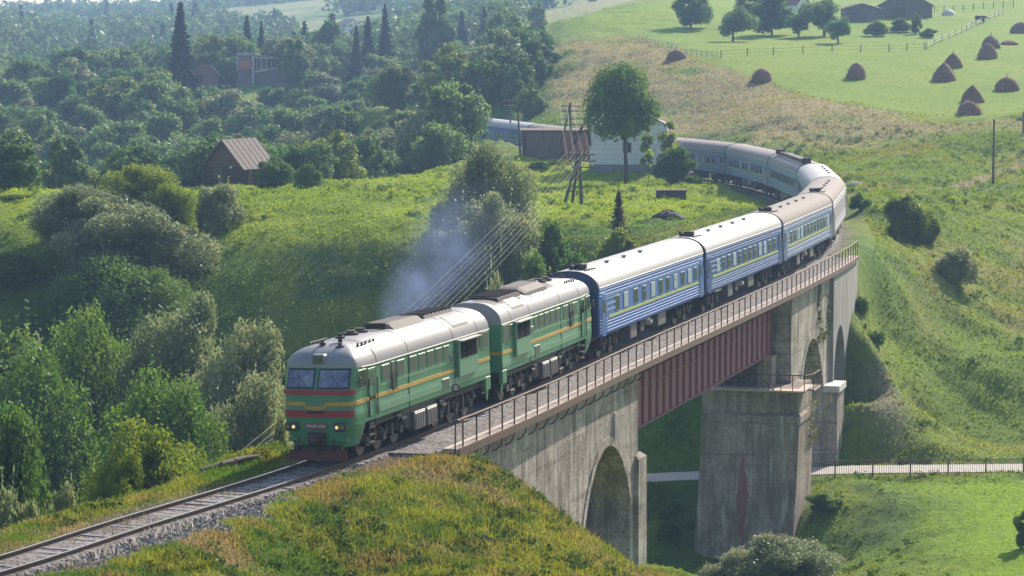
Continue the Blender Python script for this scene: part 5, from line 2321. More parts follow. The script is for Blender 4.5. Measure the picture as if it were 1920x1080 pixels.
def haystack(px, py, ty, hwpx, label, point=.5, pole_=False, seed=0):
    x, y, z = place(px, py)
    k = y / FPX
    H, R = (py - ty) * k, hwpx * k
    rn = np.random.RandomState(seed + 50)
    t = thing('haystack', label, 'haystack', (x, y, z - .1), 0, 'haystacks on the mown meadow')
    rows = []
    n = 28
    ph = rn.uniform(0, 6, 4)
    for i in range(15):
        u = i / 14
        prof = (1 - u ** (1.6 + 1.2 * (1 - point))) ** (.62 + .25 * point)
        row = []
        for a in range(n):
            t_ = 2 * math.pi * a / n
            w = 1 + .10 * math.sin(2 * t_ + ph[0]) + .07 * math.sin(3 * t_ + ph[1] + u * 3) + rn.uniform(-.06, .06)
            row.append((R * prof * w * math.cos(t_) + .10 * R * u * math.sin(ph[2]), R * prof * w * math.sin(t_), H * u * (1 + rn.uniform(-.01, .01)) + .0))
        rows.append(row)
    mb = MB()
    mb.loft(rows, 0, True, closed=True)
    # wisps sticking out
    for k2 in range(420):
        u = rn.uniform(.03, .98)
        prof = (1 - u ** (1.6 + 1.2 * (1 - point))) ** (.62 + .25 * point)
        a = rn.uniform(0, 6.283)
        p = Vector((R * prof * math.cos(a), R * prof * math.sin(a), H * u))
        d = Vector((math.cos(a) * .5 + rn.uniform(-.4, .4), math.sin(a) * .5 + rn.uniform(-.4, .4), rn.uniform(-.7, .1)))
        s_ = Vector((-math.sin(a), math.cos(a), rn.uniform(-.5, .5))) * .06
        e = p + d * rn.uniform(.12, .42)
        mb.add([p - s_, p + s_, e], [(0, 1, 2)])
    mb.build('hay', HAY, t)
    if pole_:
        mb = MB()
        mb.tube([(0, 0, H * .6), (.03, 0, H + .5)], .045, 5)
        mb.build('stack_pole', FEND, t)
    return t


for i, q in enumerate([
    (1267, 110, 89, 18, 'low haystack beside the left rail fence, apart from all the others', .2, False),
    (1427, 152, 127, 20, 'round haystack standing alone above the brown grass bank', .3, False),
    (1604, 148, 116, 20, 'upright bell-shaped haystack alone in the middle of the meadow', .3, False),
    (1770, 150, 115, 24, 'pointed haystack leaning to the left, in front of a close neighbour', .9, False),
    (1786, 127, 99, 17, 'pointed haystack half hidden behind the leaning one', .8, True),
    (1851, 109, 79, 18, 'front haystack of the pair below the dark cow', .5, False),
    (1858, 90, 65, 18, 'rear haystack of the pair below the dark cow, with a pole tip', .5, True),
    (1887, 170, 143, 22, 'wide dome-shaped haystack with a pole tip, near the right edge of the meadow', .25, True),
    (1823, 191, 158, 20, 'steep peaked haystack rising behind the lowest one', .9, False),
    (1817, 215, 188, 24, 'lowest haystack, broad and nearest to the lone bare pole', .45, True),
    (1912, 62, 40, 18, 'haystack cut off by the right edge of the picture', .4, False),
    (1892, 84, 74, 17, 'low flattened heap of hay beside the pair of haystacks', .3, False),
    (997, 41, 30, 8, 'small far brown haystack on the skyline left of the meadow', .3, False),
    (1111, 11, -2, 8, 'small far haystack where the skyline meets the top of the picture', .3, False),
]):
    haystack(*q, seed=i)

# ------------------------------------------------------------------ small things
# dark cow
x, y, z = place(1838, 44)
t = thing('cow', 'dark cow grazing beside the pale rail fence on the hill', 'cow', (x, y, z + .02), math.radians(12))
HIDE = paint('dark_hide', (.035, .026, .024), .8, dirt=.3, scale=3)
mb = MB()
spine = [(-1.05, 1.18, .16), (-.9, 1.14, .36), (-.45, 1.08, .44), (.1, 1.04, .46), (.5, 1.08, .43), (.72, 1.14, .34), (.98, 1.22, .22), (1.22, 1.20, .17), (1.42, 1.08, .15), (1.62, .93, .09)]
rows = []
for px_, pz_, r in spine:
    rows.append([(px_, r * .72 * math.cos(a), pz_ + r * math.sin(a)) for a in np.linspace(0, 2 * math.pi, 14)[:-1]])
mb.loft(rows, 0, True, closed=True)
mb.poly(rows[0][::-1])
mb.poly(rows[-1])
for lx, ly, hock in ((-.8, .2, -.1), (-.8, -.2, -.1), (.62, .19, .04), (.62, -.19, .04)):
    mb.tube([(lx, ly, .95), (lx + .05, ly, .72), (lx + hock, ly, .42), (lx + hock * .4, ly, .1), (lx + hock * .3 + .05, ly, 0)], [.2, .15, .075, .06, .075], 8)
mb.tube([(-1.12, 0, 1.25), (-1.2, 0, .95), (-1.18, 0, .55), (-1.18, 0, .42)], [.05, .03, .025, .06], 5)
for sy in (-1, 1):
    mb.tube([(1.22, sy * .14, 1.28), (1.18, sy * .34, 1.24)], [.06, .02], 5)
    mb.tube([(1.26, sy * .09, 1.35), (1.34, sy * .2, 1.48), (1.42, sy * .2, 1.58)], [.035, .028, .008], 5)
mb.build('body', HIDE, t)
# white covered heap
x, y, z = place(1778, 31)
mb = MB()
rows = []
rn = np.random.RandomState(2)
for i in range(7):
    u = i / 6
    rows.append([(1.35 * math.sqrt(max(0, 1 - u ** 2.4)) * math.cos(a) * (1 + .06 * math.sin(3 * a)), 1.0 * math.sqrt(max(0, 1 - u ** 2.4)) * math.sin(a), 1.15 * u) for a in np.linspace(0, 2 * math.pi, 17)[:-1]])
mb.loft(rows, 0, True, closed=True)
o = mb.build('covered_heap', paint('white_sheet', (.66, .65, .62), .6, dirt=.4, scale=2))
o.location = (x, y, z - .05)
tag(o, 'small white sheeted heap on the bright grass right of the barns', 'heap')
# stake on the plateau
x, y, z = place(687, 358)
mb = MB()
mb.tube([(0, 0, -.3), (-.04, 0, .5), (-.10, 0, 1.05)], [.09, .08, .07], 6)
o = mb.build('wooden_stake', FEND)
o.location = (x, y, z)
tag(o, 'short dark wooden stake alone on the bright plateau grass', 'stake')
# dark concrete trough and black heap
x, y, z = place(1258, 377)
t = thing('stone_trough', 'low dark rectangular trough in the grass inside the curve', 'trough', (x, y, z), .05)
DKC = paint('dark_trough_stone', (.055, .048, .048), .9, dirt=.5, scale=2)
mb = MB()
mb.bevbox(-1.5, 1.5, -.6, .6, -.3, .62, .06)
mb.build('wall', DKC, t)
mb = MB()
mb.bevbox(-1.62, 1.62, -.72, .72, .63, .74, .03)
mb.build('lid', DKC, t)


def heap(name, px, py, wpx, hpx, mat, label, cat, seed=0):
    x, y, z = place(px, py)
    k = y / FPX
    rn = np.random.RandomState(seed)
    mb = MB()
    rows = []
    n = 18
    for i in range(7):
        u = i / 6
        rows.append([(wpx / 2 * k * (1 - u ** 1.7) ** .7 * math.cos(a) * (1 + rn.uniform(-.12, .12)), wpx / 2.6 * k * (1 - u ** 1.7) ** .7 * math.sin(a) * (1 + rn.uniform(-.12, .12)), hpx * k * u * (1 + rn.uniform(-.1, .1)) - .1) for a in np.linspace(0, 2 * math.pi, n + 1)[:-1]])
    mb.loft(rows, 0, False, closed=True)
    o = mb.build(name, mat)
    o.location = (x, y, z)
    tag(o, label, cat)


heap('coal_heap', 1253, 418, 72, 22, paint('coal_black', (.035, .030, .033), .9, dirt=.5, scale=3), 'irregular black heap in the grass below the dark trough', 'heap', 1)
heap('soil_mound', 1286, 338, 44, 16, paint('red_soil', (.20, .115, .085), .95, dirt=.5, scale=2), 'small reddish soil mound at the foot of the round bush by the line', 'mound', 2)
heap('flat_stone', 1606, 347, 34, 7, paint('pale_stone', (.45, .42, .38), .9, dirt=.4, scale=2), 'flat pale stone lying on the slope right of the bend', 'stone', 3)
# logs and old sleepers by the bank
LOG = paint('grey_log', (.12, .095, .08), .9, dirt=.6, scale=3, dirt_col=(.10, .075, .06))
for i, (pa, pb, r, lb) in enumerate((((378, 884), (440, 868), .10, 'dark old log lying lowest on the bank left of the locomotive'), ((415, 872), (470, 858), .10, 'greyish log in the middle of the pile on the bank'),
                                     ((440, 867), (482, 858), .11, 'pale sawn timber at the upper end of the log pile on the bank'))):
    a, b = place(pa[0], pa[1] + 6, True), place(pb[0], pb[1] + 6, True)
    za, zb_ = gz(a[0], a[1]) + r + .06, gz(b[0], b[1]) + r + .06
    mb = MB()
    mb.tube([(a[0], a[1], za), ((a[0] + b[0]) / 2, (a[1] + b[1]) / 2, (za + zb_) / 2 + .03), (b[0], b[1], zb_)], [r, r * 1.05, r * .92], 9)
    tag(mb.build('old_log', LOG), lb, 'log', 'logs lying on the bank')
# round track sign on a post
b = rp(7.2, 3.25)
zb_ = gz(b[0], b[1])
t = thing('track_sign', 'small round lineside sign on a thin post at the start of the bridge railing', 'sign', (b[0] - .15, b[1] - .5, zb_))
hd = 2.35 - zb_
mb = MB()
mb.tube([(0, 0, -.4), (.05, 0, hd)], .035, 6)
mb.build('post', RUST, t)
mb = MB()
mb.cyl((.05, -.06, hd), (0, 1, 0), .16, .04, 20)
for k in range(10):
    a = 2 * math.pi * k / 10
    mb.cyl((.05 + .155 * math.cos(a), -.06, hd + .155 * math.sin(a)), (0, 1, 0), .03, .05, 8)
d = mb.build('disc', BLK, t)
mb = MB()
mb.cyl((.05, -.09, hd), (0, 1, 0), .11, .02, 18)
f = mb.build('sign_face', paint('sign_white', (.6, .58, .56), .5), d)
mb = MB()
for dx in (-.045, .045):
    mb.cyl((.05 + dx, -.105, hd + .01), (0, 1, 0), .026, .02, 10)
mb.build('sign_dots', BLK, d)
# ------------------------------------------------------------------ trees
LEAF_A = foliage_mat('leaf_green', (0.047, 0.105, 0.022), (0.085, 0.163, 0.030), (0.145, 0.221, 0.047), .42)
LEAF_B = foliage_mat('leaf_yellow_green', (0.092, 0.144, 0.023), (0.144, 0.201, 0.034), (0.207, 0.253, 0.052), .48)
LEAF_W = foliage_mat('leaf_silver_willow', (0.119, 0.158, 0.068), (0.185, 0.224, 0.103), (0.277, 0.297, 0.145), .42, gloss=.07)
LEAF_D = foliage_mat('leaf_dark_green', (0.038, 0.088, 0.027), (0.064, 0.135, 0.038), (0.108, 0.190, 0.051), .36)
LEAF_F = foliage_mat('leaf_forest', (0.072, 0.142, 0.044), (0.114, 0.199, 0.061), (0.195, 0.263, 0.085), .42)
LEAF_S = foliage_mat('spruce_needles', (.012, .030, .015), (.020, .044, .020), (.032, .062, .025), .15)
LEAF_R = foliage_mat('leaf_bronze', (.085, .075, .030), (.125, .095, .045), (.165, .130, .060), .34)
LEAF_P = foliage_mat('leaf_pale_birch', (0.108, 0.144, 0.060), (0.156, 0.186, 0.084), (0.216, 0.228, 0.114), .36)
BARK = paint('bark', (.085, .065, .052), .95, dirt=.6, scale=4, dirt_col=(.04, .032, .028))
BARKP = paint('pale_bark', (.20, .18, .16), .9, dirt=.5, scale=4)


def leaf_cloud(P_, D_, size, rn, elong=1.4, up=.0, jitter=.8):
    """one four-cornered leaf clump per point; returns arrays of corners and faces"""
    n = len(P_)
    nrm = D_ * (1 - jitter * .5) + rn.normal(0, jitter * .6, (n, 3))
    nrm[:, 2] += .2
    nrm /= np.linalg.norm(nrm, axis=1)[:, None] + 1e-9
    a = rn.normal(0, 1, (n, 3))
    a[:, 2] += up
    a -= nrm * np.sum(a * nrm, 1)[:, None]
    a /= np.linalg.norm(a, axis=1)[:, None] + 1e-9
    b = np.cross(nrm, a)
    s = size * rn.uniform(.55, 1.35, n)[:, None]
    l_ = s * elong * .5
    w_ = s * .5 / math.sqrt(elong)
    bend = nrm * s * rn.uniform(-.18, .18, n)[:, None]
    c0 = P_ - a * l_
    c1 = P_ + b * w_ + bend
    c2 = P_ + a * l_
    c3 = P_ - b * w_ + bend * .6
    V = np.stack([c0, c1, c2, c3], 1).reshape(-1, 3)
    F = np.arange(n * 4).reshape(n, 4)
    return V, F


def sample_lobes(lobes, n, rn, shell=.55, flat=1.0):
    L = np.array(lobes, float)
    wgt = (L[:, 3] * L[:, 4]) ** 1.0
    k = rn.choice(len(L), n, p=wgt / wgt.sum())
    d = rn.normal(0, 1, (n, 3))
    d /= np.linalg.norm(d, axis=1)[:, None]
    r = shell + (1 - shell) * rn.uniform(0, 1, n) ** .6
    r *= 1 + .16 * np.sin(d[:, 0] * 7 + k) * np.sin(d[:, 1] * 6 + k * 2.1) + rn.normal(0, .06, n)
    P_ = L[k, :3] + d * r[:, None] * np.stack([L[k, 3], L[k, 3], L[k, 4]], 1)
    # thin out what lies deep inside another lobe
    q = np.full(n, 9.0)
    for j in range(len(L)):
        e = np.linalg.norm((P_ - L[j, :3]) / np.array([L[j, 3], L[j, 3], L[j, 4]]), axis=1)
        q = np.where(k == j, q, np.minimum(q, e))
    keep = (q > .72) | (rn.uniform(0, 1, n) < .12)
    return P_[keep], d[keep]


def crown_lobes(rn, H, W, base, n, top=.9, shape='round'):
    """lobes filling a crown of height H (from base) and width W, uneven on purpose"""
    out = []
    lean = rn.uniform(-.10, .10, 2) * W
    for i in range(n):
        u = min(1, max(0, (i + .5) / n + rn.uniform(-.08, .08)))
        z = base + (H - base) * (.10 + .80 * u)
        if shape == 'round':
            prof = math.sin(math.pi * min(.98, (.16 + .80 * u))) ** .55
        elif shape == 'cone':
            prof = (1.02 - u) ** .75
        elif shape == 'column':
            prof = math.sin(math.pi * (.15 + .75 * u)) ** .5 * .8
        else:   # dome, widest low down
            prof = (1.001 - u ** 2.6) ** .5 * (.8 + .2 * min(1, u * 3))
        a = i * 2.399 + rn.uniform(-.8, .8)
        rr = W / 2 * prof * rn.uniform(.30, .92)
        rad = W * rn.uniform(.10, .22) * (.75 + .4 * prof)
        out.append((rr * math.cos(a) + lean[0] * u, rr * math.sin(a) + lean[1] * u, z + rn.uniform(-.05, .05) * H, rad, rad * rn.uniform(.7, 1.15)))
    return out


def trunk_mesh(rn, H, r, lobes, name, base):
    mb = MB()
    top = H * .72
    pts = [(0, 0, -.6), (r * .2, 0, H * .15), (rn.uniform(-.2, .2), rn.uniform(-.2, .2), H * .4), (rn.uniform(-.3, .3), rn.uniform(-.3, .3), top)]
    mb.tube(pts, [r * 1.3, r, r * .7, r * .2], 7)
    for l_ in lobes[::2]:
        z0 = max(base * .7, min(top * .8, l_[2] - .35 * math.hypot(l_[0], l_[1]) - H * .12))
        f = z0 / top
        mb.tube([(0, 0, z0), (l_[0] * .5, l_[1] * .5, z0 + (l_[2] - z0) * .6), (l_[0], l_[1], l_[2])], [r * (.75 - .5 * f), r * .3, r * .1], 5)
    return mb.mesh(name, BARK)


PROTO = {}


def make_proto(key, H, W, base, nl, n, leaf, mat, shape='round', seed=0, trunk=.18, elong=1.4, up=0, jitter=.5, shell=.55, spikes=0, core_share=.06):
    rn = np.random.RandomState(seed)
    lobes = crown_lobes(rn, H, W, base, nl, shape=shape)
    P_, D_ = sample_lobes(lobes, n, rn, shell)
    # single twigs standing out
    m = int(n * .07)
    i = rn.choice(len(P_), m)
    Pt = P_[i] + D_[i] * rn.uniform(.05, .30, m)[:, None] * W * .09
    if spikes:
        j = rn.choice(len(P_), spikes)
        Q = []
        for a in j:
            if D_[a][2] < 0:
                continue
            for t in np.linspace(0, 1, 5):
                Q.append(P_[a] + (D_[a] * .5 + np.array([0, 0, .9])) * t * W * .10)
        Pt = np.concatenate([Pt, np.array(Q)]) if Q else Pt
    P_ = np.concatenate([P_, Pt])
    D_ = np.concatenate([D_, np.tile([[0, 0, 1.0]], (len(Pt), 1))])
    # dense dark heart of each lobe, so that light does not leak through the crown
    nc = int(n * core_share) + 2
    L_ = np.array(lobes)
    kk = rn.choice(len(L_), nc)
    dd = rn.normal(0, 1, (nc, 3))
    dd /= np.linalg.norm(dd, axis=1)[:, None]
    core = L_[kk, :3] + dd * (rn.uniform(.05, .62, nc)[:, None]) * np.stack([L_[kk, 3], L_[kk, 3], L_[kk, 4]], 1)
    ax_ = np.stack([rn.normal(0, W * .10, nc // 2), rn.normal(0, W * .10, nc // 2), rn.uniform(base + .1 * (H - base), H * .72, nc // 2)], 1)
    core = np.concatenate([core, ax_])
    P_ = P_[P_[:, 2] > base * .35]
    D_ = D_[:len(P_)]
    V, F = leaf_cloud(P_, D_, leaf, rn, elong, up, jitter)
    core = core[core[:, 2] > base * .5]
    V2, F2 = leaf_cloud(core, rn.normal(0, 1, core.shape), leaf * 2.4, rn, 1.2, 0, 1.0)
    F = np.concatenate([F, F2 + len(V)])
    V = np.concatenate([V, V2])
    # scale so that the crown fills its nominal size
    V[:, 2] *= H / np.percentile(V[:, 2], 99.9)
    w = np.percentile(np.abs(V[:, :2]), 98.5)
    V[:, :2] *= (W / 2) / w
    PROTO[key] = (np_mesh('crown_' + key, V, F, mat), trunk_mesh(rn, H, trunk, lobes, 'trunk_' + key, base), H, W)


def make_spruce(key, H, W, n, leaf, mat, seed=0):
    rn = np.random.RandomState(seed)
    Ps, Ds = [], []
    z = H * .06
    while z < H * .985:
        u = z / H
        R = W / 2 * (1 - u) ** .85 * rn.uniform(.85, 1.1) + .12
        nb = max(5, int(11 * (1 - u) + 4))
        a0 = rn.uniform(0, 6.28)
        for k in range(nb):
            a = a0 + 6.283 * k / nb + rn.uniform(-.2, .2)
            Rk = R * rn.uniform(.65, 1.12)
            m = max(3, int(n * Rk / (W / 2) / 160))
            t = rn.uniform(.08, 1, m) ** .75
            side = rn.normal(0, .16, m) * Rk * (1.1 - t)
            x = np.cos(a) * Rk * t - np.sin(a) * side
            y = np.sin(a) * Rk * t + np.cos(a) * side
            zz = z - Rk * .42 * t ** 1.5 + Rk * .16 * t ** 4 + rn.normal(0, .05, m)
            Ps.append(np.stack([x, y, zz], 1))
            Ds.append(np.tile([[np.cos(a) * .4, np.sin(a) * .4, .8]], (m, 1)))
        z += H * .021 + .20 * (1 - u)
    Ps.append(np.stack([rn.normal(0, .03, 12), rn.normal(0, .03, 12), np.linspace(H * .95, H * 1.0, 12)], 1))
    Ds.append(np.tile([[0, 0, 1.0]], (12, 1)))
    P_, D_ = np.concatenate(Ps), np.concatenate(Ds)
    V, F = leaf_cloud(P_, D_, leaf, rn, 1.7, -.4, .55)
    V[:, :2] *= (W / 2) / np.percentile(np.abs(V[:, :2]), 99)
    mb = MB()
    mb.tube([(0, 0, -.8), (0, 0, H * .5), (0, 0, H * .97)], [H * .018, H * .011, .03], 7)
    PROTO[key] = (np_mesh('crown_' + key, V, F, mat), mb.mesh('trunk_' + key, BARK), H, W)


# near plants: fine leaves
make_proto('willow_near', 10, 9.5, .6, 26, 36000, .16, LEAF_W, 'dome', 1, .2, 2.2, .8, .5, .5, 260)
make_proto('willow_near2', 10, 9.0, .5, 24, 36000, .16, LEAF_W, 'round', 2, .2, 2.2, .8, .5, .5, 240)
make_proto('willow_gold', 10, 8.5, .8, 20, 30000, .16, LEAF_B, 'round', 3, .2, 1.8, .5, .5, .5, 120)
make_proto('alder_near', 8, 9, .3, 26, 38000, .135, LEAF_A, 'dome', 4, .16, 1.4, .2, .5, .5, 200)
make_proto('alder_bright', 6, 8, .2, 22, 30000, .135, LEAF_B, 'dome', 5, .12, 1.5, .4, .5, .5, 260)
make_proto('maple', 11, 10, 5.4, 30, 16000, .30, LEAF_A, 'round', 16, .26, 1.15, 0, .5, .45, 60)
make_proto('bush_round', 4, 4.2, .1, 14, 9000, .16, LEAF_A, 'round', 7, .1, 1.3, .2, .8, .6)
make_proto('bush_green', 4, 4.5, .1, 14, 8500, .17, LEAF_A, 'dome', 8, .1, 1.4, .3, .8, .5, 100, .02)
make_proto('bush_gold', 4, 4.5, .1, 14, 8000, .18, LEAF_B, 'dome', 9, .1, 1.5, .5, .5, .5, 120, .02)
make_proto('bush_silver', 4, 5, .1, 14, 8500, .16, LEAF_W, 'dome', 10, .1, 2.0, .7, .8, .5, 120, .02)
make_proto('tuft', 4, 4.5, .1, 12, 5200, .24, LEAF_B, 'dome', 14, .05, 4.5, 2.5, .6, .2, 300, 0)
make_proto('apple', 6.5, 7, 1.7, 16, 7000, .26, LEAF_F, 'round', 11, .2, 1.2, 0, .8, .5)
make_proto("sapling", 5, 2.4, 1.0, 9, 1400, .22, LEAF_R, "column", 12, .06, 1.5, .3, .9, .3)
make_proto('sapling_green', 5, 2.8, 1.0, 7, 750, .20, LEAF_B, 'column', 13, .06, 1.5, .3, .9, .3)
# wood at middle distance
for i, (m_, sh) in enumerate(((LEAF_F, 'round'), (LEAF_F, 'dome'), (LEAF_A, 'round'), (LEAF_D, 'dome'), (LEAF_F, 'column'), (LEAF_P, 'round'), (LEAF_W, 'dome'), (LEAF_B, 'round'))):
    make_proto('wood%d' % i, 10, 9 if sh != 'column' else 6.0, .7, 17, 5200, .42, m_, sh, 20 + i, .2, 1.4, .2, .45, .5, 70)
make_spruce('spruce', 20, 7.6, 9000, .55, LEAF_S, 41)
make_spruce('larch', 6, 2.0, 2600, .26, LEAF_R, 43)
make_spruce('spruce2', 17, 6.0, 7000, .52, LEAF_S, 42)


def plant(kind, key, label, cat, px, ytop, wpx, Y, group=None, base_drop=0.0, rz=None, name=None, zbase=None):
    """a tree standing at distance Y under that place of the photograph, its top and width as seen there"""
    cm, tm, H, W = PROTO[key]
    x = atx(px, Y, ytop)
    z = (gz(x, Y) if zbase is None else zbase) - base_drop
    h = top_z(px, ytop, Y) - z
    w = wpx * Y / FPX
    t = thing(kind, label, cat, (x, Y, z), random.uniform(0, 6.28) if rz is None else rz, group)
    c = link('crown', cm, t)
    k = link('trunk', tm, t)
    sc = (w / W, w / W, h / H)
    c.scale = sc
    k.scale = sc
    return t


def tree_at(kind, key, label, cat, x, y, h, w, group=None):
    cm, tm, H, W = PROTO[key]
    t = thing(kind, label, cat, (x, y, gz(x, y) - .1), random.uniform(0, 6.28), group)
    for nm, me in (('crown', cm), ('trunk', tm)):
        o = link(nm, me, t)
        o.scale = (w / W, w / W, h / H)
    return t


